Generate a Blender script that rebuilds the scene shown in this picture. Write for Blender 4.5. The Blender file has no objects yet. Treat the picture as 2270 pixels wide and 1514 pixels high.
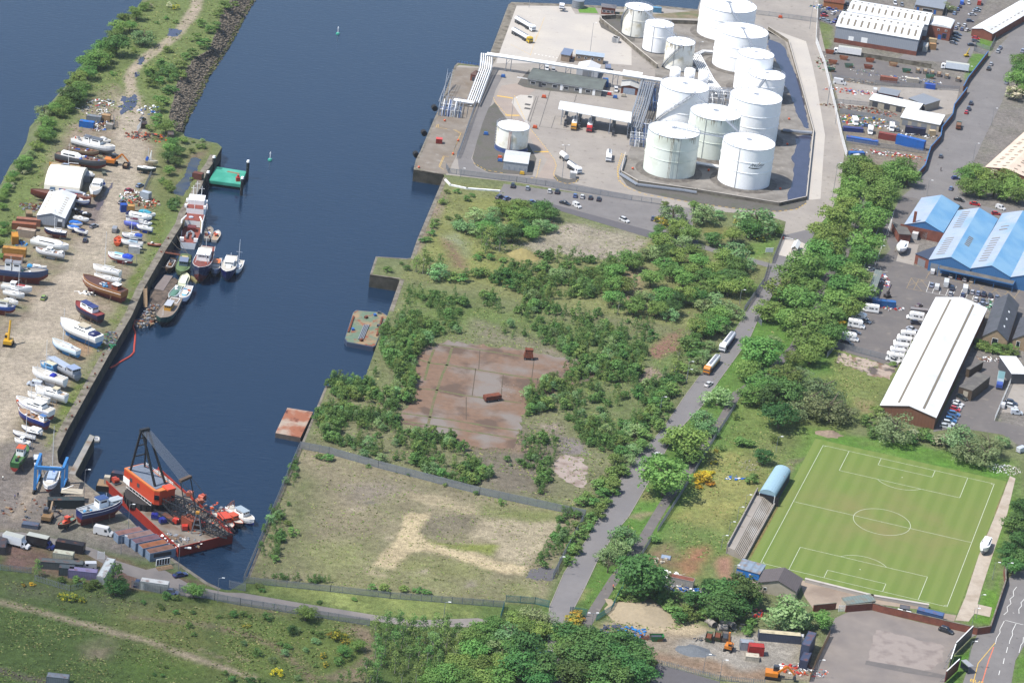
import bpy,math,random
from math import sin,cos
import numpy as np
from mathutils import Vector,Matrix
V3=Vector
random.seed(7)
PI=math.pi
D=bpy.data
SC=bpy.context.scene
COL=SC.collection
F,TH,RO,CH=6500.0,0.408184039,0.113913286,411.3008
FW=V3((0,cos(TH),-sin(TH)))
_r=V3((1,0,0));_u=_r.cross(FW)
RT=_r*cos(RO)+_u*sin(RO)
UP=_u*cos(RO)-_r*sin(RO)
cam=D.objects.new('camera',D.cameras.new('camera'))
COL.objects.link(cam)
m=Matrix.Identity(4)
for i in range(3):
 m[i][0]=RT[i];m[i][1]=UP[i];m[i][2]=-FW[i]
m[2][3]=CH
cam.matrix_world=m
cam.data.sensor_width=36.0
cam.data.lens=36.0*F/2270.0
cam.data.clip_start=5.0
cam.data.clip_end=20000.0
SC.camera=cam
SUN_EL,SUN_AZ=math.radians(59),math.radians(249)
w=D.worlds.new("World");SC.world=w;w.use_nodes=1
nt=w.node_tree;bg=nt.nodes['Background']
sky=nt.nodes.new('ShaderNodeTexSky');sky.sky_type='NISHITA';sky.sun_disc=False
sky.sun_elevation=SUN_EL;sky.sun_rotation=SUN_AZ
nt.links.new(sky.outputs[0],bg.inputs[0]);bg.inputs[1].default_value=0.12
sl=D.lights.new('sun','SUN');sl.energy=4.0;sl.angle=math.radians(0.53);sl.color=(1.0,0.955,0.89)
sun=D.objects.new('sun',sl);COL.objects.link(sun)
sd=V3((sin(SUN_AZ)*cos(SUN_EL),cos(SUN_AZ)*cos(SUN_EL),sin(SUN_EL)))
sun.rotation_euler=sd.to_track_quat('Z','Y').to_euler()
sun.location=(-300,700,500);SUNV=sd.copy()
SC.view_settings.view_transform='Standard'
SC.view_settings.look='None'
SC.view_settings.gamma=1.0
SC.view_settings.exposure=0.86
SC.render.engine='CYCLES'
SC.cycles.max_bounces=5
SC.cycles.volume_bounces=0
SC.cycles.transparent_max_bounces=8
REG=dict(A=(0,0,.25033),B=(0,180,.17833),C=(0,440,.17833),D=(0,690,.17833),E=(300,280,.15192),F=(280,500,.15192),H=(0,920,.17833),I=(220,920,.17833),J=(0,1140,.24702),K=(500,1140,.24702),L=(900,0,.22065),M=(1350,0,.22065),N=(900,200,.22065),O=(1350,200,.22065),P=(1810,0,.20273),Q=(1810,200,.20273),R=(1810,400,.20273),S=(1810,630,.20273),T=(1560,900,.31305),U=(1250,1140,.24702),V=(1710,1140,.24702),W=(850,400,.26432),X=(1350,420,.22065),Y=(600,600,.26432),a=(1050,700,.26432),b=(1500,500,.29723),c=(600,900,.33040),d=(800,1240,.30837),e=(1950,560,.31038),f=(1250,900,.26427),_=(0,0,1.0))
def G(k,x,y,z=0.0):
 o=REG[k];px=o[0]+x*o[2];py=o[1]+y*o[2]
 d=FW+RT*((px-1135)/F)-UP*((py-757)/F)
 t=(z-CH)/d.z
 return V3((d.x*t,d.y*t,z))
def HD(k,x,y,a):
 """world heading (radians from +X) of an image direction a degrees (0 right, 90 up)"""
 p=G(k,x,y);q=G(k,x+20*cos(math.radians(a)),y-20*sin(math.radians(a)))
 return math.atan2(q.y-p.y,q.x-p.x)
def GP(k,pts,z=0.0):return[G(k,x,y,z)for x,y in pts]
MC={}
def lin(c):
 c=c/255.0
 return c/12.92 if c<=.04045 else((c+.055)/1.055)**2.4
def alb(rgb,k=.50):return tuple(min(.86,lin(v)*k)for v in rgb)
def mat(name,rgb,rough=.75,metal=0.,var=.12,sc=1.2,rgb2=None,sc2=.25,th=.55,soft=.1,bump=0.,bsc=4.,k=.5,spec=.35,rnd=0.,bands=None,rgb3=None,sc3=1.0,th3=.6,coat=0.):
 """procedural material: base colour broken by noise, optional second and third colours in blotches,
    optional bands=(axis, metres, strength) of ribs"""
 if name in MC:return MC[name]
 m=D.materials.new(name);m.use_nodes=1;n=m.node_tree;N=n.nodes;L=n.links
 b=N['Principled BSDF'];b.inputs['Roughness'].default_value=rough;b.inputs['Metallic'].default_value=metal
 b.inputs['Specular IOR Level'].default_value=spec
 if coat:b.inputs['Coat Weight'].default_value=coat;b.inputs['Coat Roughness'].default_value=.08
 tc=N.new('ShaderNodeTexCoord');co=tc.outputs['Object']
 def noise(s,det=6.):
  t=N.new('ShaderNodeTexNoise');t.inputs['Scale'].default_value=s;t.inputs['Detail'].default_value=det
  L.new(co,t.inputs['Vector']);return t.outputs['Fac']
 def ramp(src,a,bb,lo=0.,hi=1.):
  r=N.new('ShaderNodeMapRange');r.inputs[1].default_value=a;r.inputs[2].default_value=bb
  r.inputs[3].default_value=lo;r.inputs[4].default_value=hi;L.new(src,r.inputs[0]);return r.outputs[0]
 def mix(f,c1,c2,mode='MIX'):
  x=N.new('ShaderNodeMix');x.data_type='RGBA';x.blend_type=mode
  if isinstance(f,float):x.inputs[0].default_value=f
  else:L.new(f,x.inputs[0])
  for s,i in((c1,6),(c2,7)):
   if isinstance(s,tuple):x.inputs[i].default_value=(*s,1)
   else:L.new(s,x.inputs[i])
  return x.outputs[2]
 c=alb(rgb,k)
 col=mix(ramp(noise(sc),.3,.7),tuple(v*(1-var)for v in c),tuple(min(.9,v*(1+var))for v in c))
 if rgb2:col=mix(ramp(noise(sc2),th-soft,th+soft),col,alb(rgb2,k))
 if rgb3:col=mix(ramp(noise(sc3),th3-.05,th3+.05),col,alb(rgb3,k))
 if bands:
  s=N.new('ShaderNodeSeparateXYZ');L.new(co,s.inputs[0])
  mm=N.new('ShaderNodeMath');mm.operation='MULTIPLY';mm.inputs[1].default_value=2*PI/bands[1]
  L.new(s.outputs[bands[0]],mm.inputs[0])
  sn=N.new('ShaderNodeMath');sn.operation='SINE';L.new(mm.outputs[0],sn.inputs[0])
  col=mix(ramp(sn.outputs[0],.2,.9,0.,bands[2]),col,tuple(v*.35 for v in c))
 if rnd:
  oi=N.new('ShaderNodeObjectInfo')
  col=mix(1.0,col,(ramp(oi.outputs['Random'],0,1,1-rnd,1+rnd)),'MULTIPLY')
 L.new(col,b.inputs['Base Color'])
 if bump:
  bp=N.new('ShaderNodeBump');bp.inputs['Strength'].default_value=bump;bp.inputs['Distance'].default_value=.3
  L.new(noise(bsc),bp.inputs['Height']);L.new(bp.outputs[0],b.inputs['Normal'])
 MC[name]=m
 return m
def pnt(rgb,name=None,rough=.35):
 rgb=tuple(rgb)
 return mat(name or 'paint_%02x%02x%02x'%rgb,rgb,rough=rough,var=.05,sc=.9,spec=.5,k=.85 if min(rgb)>205 else.56)
class MB:
 def __init__(s):s.v=[];s.f=[];s.mi=[];s.cur=0
 def add(s,vs,fs):
  o=len(s.v);s.v+=[tuple(p)for p in vs];s.f+=[tuple(o+i for i in f)for f in fs];s.mi+=[s.cur]*len(fs);return s
 def box(s,c,d,rz=0.,tx=1.,ty=1.,bottom=1):
  """box centred at c (z = its base), size d, top scaled by tx, ty"""
  X,Y,Z=d[0]/2,d[1]/2,d[2];cs,sn=cos(rz),sin(rz);vs=[]
  for z,a,b in((0,1,1),(Z,tx,ty)):
   for sx,sy in((-1,-1),(1,-1),(1,1),(-1,1)):
    x,y=sx*X*a,sy*Y*b;vs.append((c[0]+x*cs-y*sn,c[1]+x*sn+y*cs,c[2]+z))
  fs=[(4,5,6,7),(0,1,5,4),(1,2,6,5),(2,3,7,6),(3,0,4,7)]
  if bottom:fs.append((3,2,1,0))
  return s.add(vs,fs)
 def psm(s,pts,z0,z1,cap=1):
  n=len(pts);a=sum(pts[i][0]*pts[(i+1)%n][1]-pts[(i+1)%n][0]*pts[i][1]for i in range(n))
  if a<0:pts=pts[::-1]
  vs=[(p[0],p[1],z0)for p in pts]+[(p[0],p[1],z1)for p in pts]
  fs=[(i,(i+1)%n,n+(i+1)%n,n+i)for i in range(n)]
  if cap:fs+=[tuple(range(n,2*n)),tuple(range(n-1,-1,-1))]
  return s.add(vs,fs)
 def cyl(s,c,r,h,n=16,r2=None,cap=1):
  r2=r if r2 is None else r2
  vs=[(c[0]+r*cos(2*PI*i/n),c[1]+r*sin(2*PI*i/n),c[2])for i in range(n)]
  vs+=[(c[0]+r2*cos(2*PI*i/n),c[1]+r2*sin(2*PI*i/n),c[2]+h)for i in range(n)]
  fs=[(i,(i+1)%n,n+(i+1)%n,n+i)for i in range(n)]
  if cap:fs+=[tuple(range(n,2*n)),tuple(range(n-1,-1,-1))]
  return s.add(vs,fs)
 def tube(s,p,q,r,n=6,r2=None):
  p=V3(p);q=V3(q);r2=r if r2 is None else r2;d=(q-p)
  if d.length<1e-6:return s
  u=d.orthogonal().normalized();w=d.normalized().cross(u)
  vs=[p+u*r*cos(2*PI*i/n)+w*r*sin(2*PI*i/n)for i in range(n)]
  vs+=[q+u*r2*cos(2*PI*i/n)+w*r2*sin(2*PI*i/n)for i in range(n)]
  return s.add(vs,[(i,(i+1)%n,n+(i+1)%n,n+i)for i in range(n)]+[tuple(range(n,2*n)),tuple(range(n-1,-1,-1))])
 def path(s,pts,r,n=6):
  for a,b in zip(pts[:-1],pts[1:]):s.tube(a,b,r,n)
  return s
 def bar(s,p,q,w,h):
  """rectangular beam from p to q, width w, height h"""
  p=V3(p);q=V3(q);d=(q-p).normalized();u=d.cross(V3((0,0,1)))
  if u.length<1e-4:u=V3((1,0,0))
  u=u.normalized()*w/2;t=u.cross(d).normalized()*h/2
  vs=[x+a*u+b*t for x in(p,q)for a,b in((-1,-1),(1,-1),(1,1),(-1,1))]
  return s.add(vs,[(0,1,2,3)[::-1],(4,5,6,7),(0,1,5,4),(1,2,6,5),(2,3,7,6),(3,0,4,7)])
 def wheel(s,c,r,w,rz=0.,n=14):
  """wheel with its axle along local y"""
  a=V3((-sin(rz),cos(rz),0))*w/2;c=V3(c);return s.tube(c-a,c+a,r,n)
 def dome(s,c,r,h,n=20,m_=5):
  vs=[];fs=[]
  for j in range(m_):
   t=j/m_*PI/2
   vs+=[(c[0]+r*cos(t)*cos(2*PI*i/n),c[1]+r*cos(t)*sin(2*PI*i/n),c[2]+h*sin(t))for i in range(n)]
  vs.append((c[0],c[1],c[2]+h))
  for j in range(m_-1):fs+=[(j*n+i,j*n+(i+1)%n,(j+1)*n+(i+1)%n,(j+1)*n+i)for i in range(n)]
  fs+=[((m_-1)*n+i,(m_-1)*n+(i+1)%n,m_*n)for i in range(n)]
  return s.add(vs,fs)
 def strip(s,pts,w,z0,z1):
  """wall or kerb of width w along pts"""
  for a,b in zip(pts[:-1],pts[1:]):
   a=V3((a[0],a[1],0));b=V3((b[0],b[1],0));d=(b-a).normalized();u=V3((-d.y,d.x,0))*w/2
   a2=a-d*w*.5;b2=b+d*w*.5
   s.psm([a2-u,b2-u,b2+u,a2+u],z0,z1)
  return s
 def mesh(s,name,mats,origin=None,smooth=False):
  me=D.meshes.new(name);v=s.v
  if origin is not None:v=[(p[0]-origin[0],p[1]-origin[1],p[2]-origin[2])for p in v]
  me.from_pydata(v,[],s.f)
  for x in(mats if isinstance(mats,(list,tuple))else[mats]):me.materials.append(x)
  if any(s.mi):me.polygons.foreach_set('material_index',s.mi)
  if smooth:me.polygons.foreach_set('use_smooth',[1]*len(s.f))
  me.update();return me
 def bd(s,name,mats,parent=None,world=False,smooth=False,label=None):
  """links ONE mesh object; world=True: vertices are in world coordinates"""
  if not s.v:return None
  o=D.objects.new(name,s.mesh(name,mats,parent.location if(world and parent)else None,smooth))
  COL.objects.link(o)
  if parent:o.parent=parent
  if label:o['label']=label
  return o
def tag(o,label,cat,group=None):
 o['label']=label;o['category']=cat
 if group:o['group']=group
 return o
def thg(name,label,cat,loc=(0,0,0),rz=0.,group=None):
 o=D.objects.new(name,None);COL.objects.link(o);o.empty_display_size=.5
 o.location=loc;o.rotation_euler=(0,0,rz)
 return tag(o,label,cat,group)
def sgl(name,mb,mats,label,cat,group=None,smooth=False):
 """a thing that is one mesh, built in world coordinates, its origin moved to its base"""
 xs=[p[0]for p in mb.v];ys=[p[1]for p in mb.v];zs=[p[2]for p in mb.v]
 c=((min(xs)+max(xs))/2,(min(ys)+max(ys))/2,min(zs))
 o=D.objects.new(name,mb.mesh(name,mats,c,smooth));COL.objects.link(o);o.location=c
 return tag(o,label,cat,group)
def dup(root,loc,rz=0.,sc=None,label=None,group=None):
 """a copy of a thing with its parts and their sub-parts"""
 r=root.copy();COL.objects.link(r);r.location=loc;r.rotation_euler=(0,0,rz)
 if sc:r.scale=sc
 if label:r['label']=label
 if group:r['group']=group
 for ch in root.children:
  c=ch.copy();COL.objects.link(c);c.parent=r
  for g in ch.children:
   d=g.copy();COL.objects.link(d);d.parent=c
 return r
def strc(name,mb,mats,kind='structure',smooth=False):
 o=D.objects.new(name,mb.mesh(name,mats,None,smooth));COL.objects.link(o);o['kind']=kind
 return o
def sheet(name,pts,z,mt,kind='structure'):
 """flat ground sheet from points; one face"""
 mb=MB();n=len(pts)
 a=sum(pts[i][0]*pts[(i+1)%n][1]-pts[(i+1)%n][0]*pts[i][1]for i in range(n))
 if a<0:pts=pts[::-1]
 mb.add([(p[0],p[1],z)for p in pts],[tuple(range(n))])
 return strc(name,mb,mt,kind)
#  LAND AND WATER
WZ=-5.0
ROCK=[(520,-30),(515,0),(492,25),(485,60),(472,88),(465,112),(430,130),(412,160),(392,185),(385,220),(374,260),(390,292)]
QUAYL=[(406,295),(409,303),(461,314),(482,318),(492,327),(470,365),(459.5,379),(447,412),(411,474),(404,497),(392,516),(365,559),(318,641),(292.5,699),(246,779),(151.6,948.6),(126.6,1000),(129.3,1025),(155,1043),(151.6,1051),(199,962),(210,967),(166,1053),(217.6,1093),(250,1122),(287,1150),(330,1195),(385,1239),(420,1263),(459,1290),(491,1305),(508,1309),(541,1290)]
QUAYR=[(549,1278),(598,1150),(722,855),(800,863),(862,690),(887,619),(820,609),(833,569),(910,574),(924,533),(983,394),(988,388),(916.6,376.5),(922,354),(933,333),(962,265),(977,232),(997,177),(1008,146),(1015,140),(1070,147),(1087,117),(1127,11),(1134,5.5),(1262,10),(1400,17),(1460,13),(1548,22),(1600,-40)]
LSH=[(-300,900),(-120,620),(-40,500),(10,423),(38,380),(58,340),(75,322),(93,288),(100,255),(120,233),(145,203),(180,163),(205,130),(238,95),(265,65),(295,30),(330,0),(350,-30)]
P2=lambda L:[G('_',x,y)for x,y in L]
coast_px=ROCK+QUAYL+QUAYR
coastw=P2(coast_px);lshw=P2(LSH)
far=[V3((coastw[-1].x+60,3200,0)),V3((1800,3200,0)),V3((1800,-300,0)),V3((-1500,-300,0)),V3((-1500,560,0)),V3((-420,640,0))]
top=[lshw[-1]+V3((30,300,0)),coastw[0]+V3((40,300,0))]
LANDW=top[1:]+coastw+far+lshw+top[:1]
def poly_area(p):return sum(p[i][0]*p[(i+1)%len(p)][1]-p[(i+1)%len(p)][0]*p[i][1]for i in range(len(p)))/2
def inside(px,py,poly):
 """vectorised even-odd test"""
 r=np.zeros(px.shape,bool);n=len(poly);j=n-1
 for i in range(n):
  xi,yi=poly[i][0],poly[i][1];xj,yj=poly[j][0],poly[j][1]
  if yi!=yj:
   c=((yi>py)!=(yj>py))&(px<(xj-xi)*(py-yi)/(yj-yi)+xi);r^=c
  j=i
 return r
def segdist(px,py,pts,closed=1):
 best=np.full(px.shape,1e9);bx=np.zeros(px.shape);by=np.zeros(px.shape)
 n=len(pts)
 for i in range(n if closed else n-1):
  ax,ay=pts[i][0],pts[i][1];cx,cy=pts[(i+1)%n][0],pts[(i+1)%n][1];dx,dy=cx-ax,cy-ay
  l2=dx*dx+dy*dy+1e-9;t=np.clip(((px-ax)*dx+(py-ay)*dy)/l2,0,1)
  qx,qy=ax+t*dx,ay+t*dy;d=np.hypot(px-qx,py-qy);k=d<best
  best=np.where(k,d,best);bx=np.where(k,qx,bx);by=np.where(k,qy,by)
 return best,bx,by
_rng=np.random.RandomState(3)
_tab=_rng.rand(256,256)
def vnoise(x,y,s):
 x=np.asarray(x)/s+57.3;y=np.asarray(y)/s+21.7;xi=np.floor(x).astype(int);yi=np.floor(y).astype(int);fx=x-xi;fy=y-yi
 fx=fx*fx*(3-2*fx);fy=fy*fy*(3-2*fy);T_=lambda a,b:_tab[a%256,b%256]
 return(T_(xi,yi)*(1-fx)+T_(xi+1,yi)*fx)*(1-fy)+(T_(xi,yi+1)*(1-fx)+T_(xi+1,yi+1)*fx)*fy
def fbm(x,y,s):return.5*vnoise(x,y,s)+.27*vnoise(x+91,y,s/2.1)+.15*vnoise(x,y+37,s/4.3)+.08*vnoise(x+11,y+5,s/9)
GRASS=(104,128,74);DRYG=(142,143,98);DIRT=(146,131,115);GRAV=(160,152,140);YEL=(150,148,88);SAND=(186,170,142)
PAINT=[('_',[(-400,1100),(1400,1100),(1400,1700),(-400,1700)],(98,118,66),3,0),('_',[(300,-60),(560,-60),(380,330),(480,320),(350,600),(60,560),(-60,620),(-200,700),(-200,500),(80,250)],(118,132,80),2,0),('_',[(190,225),(250,190),(330,235),(330,300),(352,330),(345,390),(340,440),(330,560),(290,690),(240,790),(150,960),(120,1020),(60,1180),(-120,1180),(-160,700),(0,560),(40,520),(60,480),(95,420),(115,350),(140,300),(170,262)],(156,142,124),3,.3),('_',[(262,215),(310,215),(325,300),(312,400),(280,470),(245,560),(195,680),(125,800),(70,900),(0,990),(-80,990),(-30,800),(60,690),(145,590),(200,500),(232,400),(250,320)],(184,172,154),2,.1),('_',[(190,440),(235,440),(218,500),(190,495)],(140,128,122),2,.4),('D',[(760,330),(1080,380),(1180,480),(1000,600),(800,560),(700,420)],(168,140,112),2,.3),('D',[(0,0),(420,0),(250,180),(110,380),(0,560)],(150,137,122),2,.25),('_',[(346,440),(374,470),(350,570),(292,685),(240,785),(148,950),(118,1000),(90,1000),(112,940),(165,850),(200,790),(232,730),(262,660),(310,570),(330,500)],(112,126,66),1.5,.5),('_',[(350,330),(470,325),(400,480),(372,470),(345,440)],(120,124,82),2,.3),('E',[(600,600),(760,600),(1000,420),(1060,300),(840,420),(640,700)],(128,114,96),1.5,.2),('_',[(0,985),(60,960),(150,1010),(300,1170),(400,1260),(250,1230),(0,1170),(-100,1160)],(134,126,120),3,.1),('H',[(425,700),(640,760),(960,780),(1130,930),(1500,1200),(1330,1300),(900,1000),(560,880),(260,1360),(120,1340)],(158,146,132),1.5,.15),('J',[(0,190),(500,250),(950,390),(1300,480),(1900,640),(1650,700),(1200,680),(0,480)],(134,108,98),2,.25),('J',[(0,560),(500,620),(1200,740),(2100,900),(2270,1100),(1500,1000),(700,820),(0,720)],(110,116,84),4,.3),('K',[(0,720),(600,850),(1300,970),(1280,1040),(850,960),(0,850)],(132,122,100),3,.5),('J',[(1100,850),(2268,800),(2268,1514),(1500,1514),(1000,1000)],(132,138,82),6,.4),('K',[(0,1000),(900,900),(1250,1100),(1250,1500),(0,1500)],(122,138,74),5,.4),('J',[(700,1180),(980,1090),(1000,1300),(800,1330)],(150,138,112),3,.5),('J',[(1060,1320),(1400,1260),(1900,1380),(1700,1514),(1100,1514)],(108,132,66),5,.3),('K',[(1180,980),(1290,1040),(1340,1300),(1230,1514),(1100,1514),(800,1450),(1150,1360),(1240,1250),(1180,1100),(1060,1010)],(158,138,118),1.5,.2),('K',[(560,640),(2268,800),(2268,930),(1650,950),(1300,880),(750,800),(190,690)],(142,152,92),2,.3),('c',[(190,250),(700,390),(1400,580),(2110,730),(1990,1000),(1830,1330),(800,1250),(-180,1160),(0,700)],(148,139,114),2,.12),('c',[(-180,1160),(-60,850),(50,600),(160,400),(300,500),(330,700),(250,900),(350,1100)],(116,120,84),5,.4),('c',[(200,900),(700,880),(850,1100),(1300,1150),(1750,1180),(1800,1320),(300,1200)],(138,140,98),4,.35),('c',[(1400,650),(1900,700),(2000,780),(1700,770),(1440,740)],(136,142,92),3,.35),('c',[(900,970),(1240,1030),(1480,1090),(1400,1170),(850,1100)],(136,138,94),2.5,.2),('c',[(1040,720),(1420,740),(1340,850),(1010,860)],(134,126,108),2,.15),('c',[(480,530),(800,500),(960,560),(700,640),(520,640)],(148,138,124),4,.35),('c',[(930,700),(1060,720),(1000,880),(1180,950),(1480,1020),(1740,1090),(1690,1145),(1300,1040),(1000,960),(930,965),(850,1090),(690,1070),(850,850)],(204,187,152),.8,.06),('c',[(1440,750),(1700,770),(1950,790),(1850,930),(1740,1080),(1500,1000),(1520,930),(1320,880)],(180,168,142),1.5,.12),('c',[(900,575),(1060,590),(1300,660),(1400,640),(1410,725),(1280,712),(1060,655),(900,600)],(170,158,130),1,.2),('c',[(1030,885),(1300,925),(1510,935),(1480,1000),(1240,965),(1060,915)],(134,142,78),.8,.15),('c',[(520,680),(650,675),(640,700),(530,700)],(180,168,146),.8,.2),('c',[(650,640),(730,650),(700,670),(650,655)],(120,116,104),.8,.1),('c',[(750,870),(800,865),(805,890),(765,895)],(188,174,148),.5,.2),('c',[(630,1090),(700,1095),(810,1140),(790,1155),(650,1130)],(182,168,140),.6,.4),('c',[(1000,1085),(1060,1090),(1070,1120),(1010,1115)],(178,165,148),.8,.3),('c',[(1300,1170),(1370,1170),(1380,1210),(1320,1215)],(150,140,128),1,.3),('_',[(890,622),(1610,748),(1380,1040),(1300,1130),(670,985),(730,860),(800,865)],(130,130,98),3,.1),('Y',[(1140,120),(2270,280),(2270,560),(1900,600),(1350,590),(1000,700),(900,960),(500,1000),(900,800)],(112,130,76),5,.35),('a',[(0,20),(700,20),(2000,200),(1300,1240),(900,1000),(700,600),(900,430),(300,260),(0,200)],(112,128,78),5,.35),('a',[(0,30),(600,200),(900,400),(560,330),(0,230)],(148,136,122),4,.4),('a',[(1460,320),(1620,150),(1760,120),(1730,300),(1560,360)],(152,118,102),1.5,.25),('a',[(1370,480),(1500,430),(1640,480),(1520,570),(1400,560)],(166,146,134),1,.2),('a',[(560,920),(720,900),(760,1000),(700,1060)],(160,146,134),1.5,.4),('a',[(700,1000),(880,1040),(1000,1160),(720,1150)],(138,130,126),1,.2),('a',[(330,900),(700,1000),(680,1250),(560,1514),(0,1440),(0,1150),(300,1120)],(128,120,106),4,.2),('Y',[(1210,1180),(2100,1340),(2270,1514),(1700,1514),(1300,1320),(1000,1230)],(142,122,106),3,.3),('_',[(983,400),(1110,420),(1210,500),(1460,530),(1700,560),(1710,590),(1610,745),(890,620),(912,575)],(134,138,92),3,.1),('W',[(480,100),(1000,160),(1060,260),(600,380),(820,520),(1050,620),(1060,880),(700,860),(280,700),(360,500)],(140,144,86),4,.4),('W',[(470,60),(560,160),(330,560),(250,650),(230,640),(440,120)],(150,134,118),1.2,.3),('W',[(480,480),(590,500),(640,640),(700,760),(600,740),(540,600)],(140,112,100),2.5,.35),('W',[(480,460),(600,430),(720,520),(700,640),(600,540)],(146,152,122),2.5,.4),('W',[(1160,540),(1460,400),(1560,330),(2270,470),(2160,600),(2000,690),(1400,610),(1280,620)],(172,162,146),1.5,.15),('W',[(1440,340),(1560,330),(2270,480),(2200,500),(1600,370)],(130,138,92),1.5,.5),('W',[(1040,620),(1180,570),(1300,660),(1180,700)],(164,150,104),1,.2),('W',[(2000,740),(2200,740),(2140,1040),(1960,960)],(156,138,112),2,.3),('X',[(900,350),(1250,400),(1180,530),(930,450)],(138,138,82),2,.2),('X',[(1380,560),(1700,470),(1690,600),(1560,670),(1400,690)],(112,140,72),2,.2),('_',[(1850,380),(2030,360),(1930,560),(1850,900),(1700,960),(1500,1180),(1300,1360),(1290,1300),(1580,820),(1680,640),(1780,560)],(98,134,62),3,.1),('_',[(1640,880),(2000,780),(1950,900),(1870,960),(1720,1110),(1640,1230),(1600,1300),(1450,1290),(1500,1180),(1600,1010)],(120,134,76),3,.2),('f',[(1200,350),(1500,380),(1750,620),(1600,800),(1300,1020),(860,960),(1100,700)],(158,156,96),4,.3),('f',[(1560,380),(1760,300),(1740,480),(1500,560)],(140,142,92),3,.4),('f',[(900,980),(1300,1050),(1400,1200),(1200,1300),(840,1150)],(108,132,72),3,.3),('f',[(1080,1200),(1230,1190),(1130,1400),(960,1440),(900,1300)],(164,116,94),3,.25),('f',[(690,1180),(900,1150),(940,1240),(900,1340),(680,1330)],(140,118,94),3,.3),('f',[(1320,1270),(1390,1260),(1400,1360),(1440,1440),(1330,1500),(1290,1350)],(172,130,108),1.5,.2),('f',[(560,940),(700,880),(760,880),(640,960)],(166,150,122),1.5,.35),('f',[(640,720),(720,700),(800,800),(640,780)],(146,142,92),2,.3),('S',[(200,700),(880,880),(780,1050),(600,1400),(380,1200),(170,880)],(132,142,84),2,.35),('S',[(420,1250),(600,1270),(560,1400),(440,1380)],(160,146,108),2,.3),('T',[(700,150),(2200,400),(2268,700),(1900,1514),(700,1280),(300,1150),(560,500)],(108,138,66),3,.1),('T',[(480,700),(640,640),(600,760),(400,1090),(290,1080)],(140,124,82),1.5,.2),('T',[(560,690),(600,620),(640,650),(640,690),(590,700)],(178,134,112),1,.2),('T',[(600,380),(720,370),(650,420),(620,520),(580,470)],(134,120,106),1,.2),('T',[(2100,540),(2150,560),(1990,880),(1870,1200),(1800,1440),(1760,1440),(1830,1200),(1950,850)],(164,132,106),.8,.15),('T',[(820,240),(1200,220),(1900,340),(2150,480),(2080,520),(1600,420),(1200,320),(830,270)],(98,142,58),1.5,.3),('T',[(100,1070),(180,1050),(200,1130),(240,1220),(130,1240),(90,1150)],(172,134,114),1.5,.2),('V',[(2000,640),(2090,520),(2020,900),(1960,1000),(1760,990),(1830,840),(1880,660)],(106,146,58),1,.15),('V',[(1560,1514),(1640,1280),(1790,1210),(1700,1514)],(92,140,52),1,.15),('U',[(330,960),(700,900),(1300,1060),(1800,1060),(2268,1100),(2268,1514),(1700,1514),(1200,1430),(820,1330),(600,1200)],(158,146,130),2,.15),('U',[(600,1180),(1200,1280),(1900,1400),(1900,1514),(1500,1470),(860,1330)],(152,130,110),2,.3),('U',[(1200,1060),(2000,1080),(2150,1200),(2000,1400),(1600,1380),(1230,1240),(1060,1180)],(166,160,150),2,.15),('U',[(540,790),(640,740),(860,790),(900,890),(1020,970),(1160,950),(1300,1040),(1200,1110),(900,1100),(600,1020),(430,930)],SAND,1,.1),('U',[(260,980),(380,950),(480,1080),(400,1100)],(170,154,122),1.5,.4),('U',[(130,660),(270,680),(260,720),(100,800)],(150,144,100),1.5,.4),('_',[(1810,0),(2400,-80),(2500,900),(2270,1000),(1990,700),(1970,560),(2020,380),(1880,350),(1820,100)],(140,134,128),3,.1),('P',[(0,230),(100,220),(190,300),(180,520),(60,540),(0,450)],(118,132,80),1.5,.3),('P',[(1720,600),(1860,610),(1850,680),(1640,900),(1660,700)],(104,142,64),1,.1),('P',[(1600,350),(1700,360),(1960,420),(1890,570),(1740,490),(1620,400)],(108,146,64),1,.15),('P',[(0,480),(150,700),(300,1514),(180,1514),(90,1200),(0,900)],(140,136,112),1.5,.35),('Q',[(250,270),(740,330),(800,560),(1200,700),(1180,860),(340,800),(320,500)],(142,132,118),2,.3),('V',[(2160,1514),(2200,1300),(2268,1200),(2400,1300),(2400,1514)],(96,130,58),1.5,.2),]
STROKES=[('A',[(1790,-60),(1720,100),(1620,240),(1540,330),(1420,420),(1300,500),(1200,590),(1150,680),(1160,780),(1180,860),(1180,1000)],(182,168,148),5.2,.8),('J',[(0,785),(200,830),(420,890),(640,950),(860,1010),(1100,1080),(1280,1120),(1500,1200),(1750,1290),(2000,1370),(2268,1470)],(186,168,142),2.8,1.0),('J',[(1180,920),(1650,960),(2000,1020),(2268,1090)],(140,126,104),1.6,1.2),('J',[(1790,1215),(1950,1260),(2060,1305)],(172,156,130),.9,.6),('J',[(2100,1240),(2240,1310)],(190,170,140),1.2,.5),('J',[(0,1400),(200,1470),(500,1500)],(124,112,104),3,1),('K',[(0,1030),(200,1080),(400,1160),(550,1270),(680,1380),(780,1500)],(150,132,108),2.4,1),('K',[(600,1180),(720,1330),(800,1400)],(146,140,100),.7,.6),('c',[(1150,950),(1440,1040),(1700,1110)],(206,190,156),1.4,.6),('U',[(430,1020),(700,1070),(1000,1090),(1250,1110)],(150,136,118),1.2,.8),]
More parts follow.
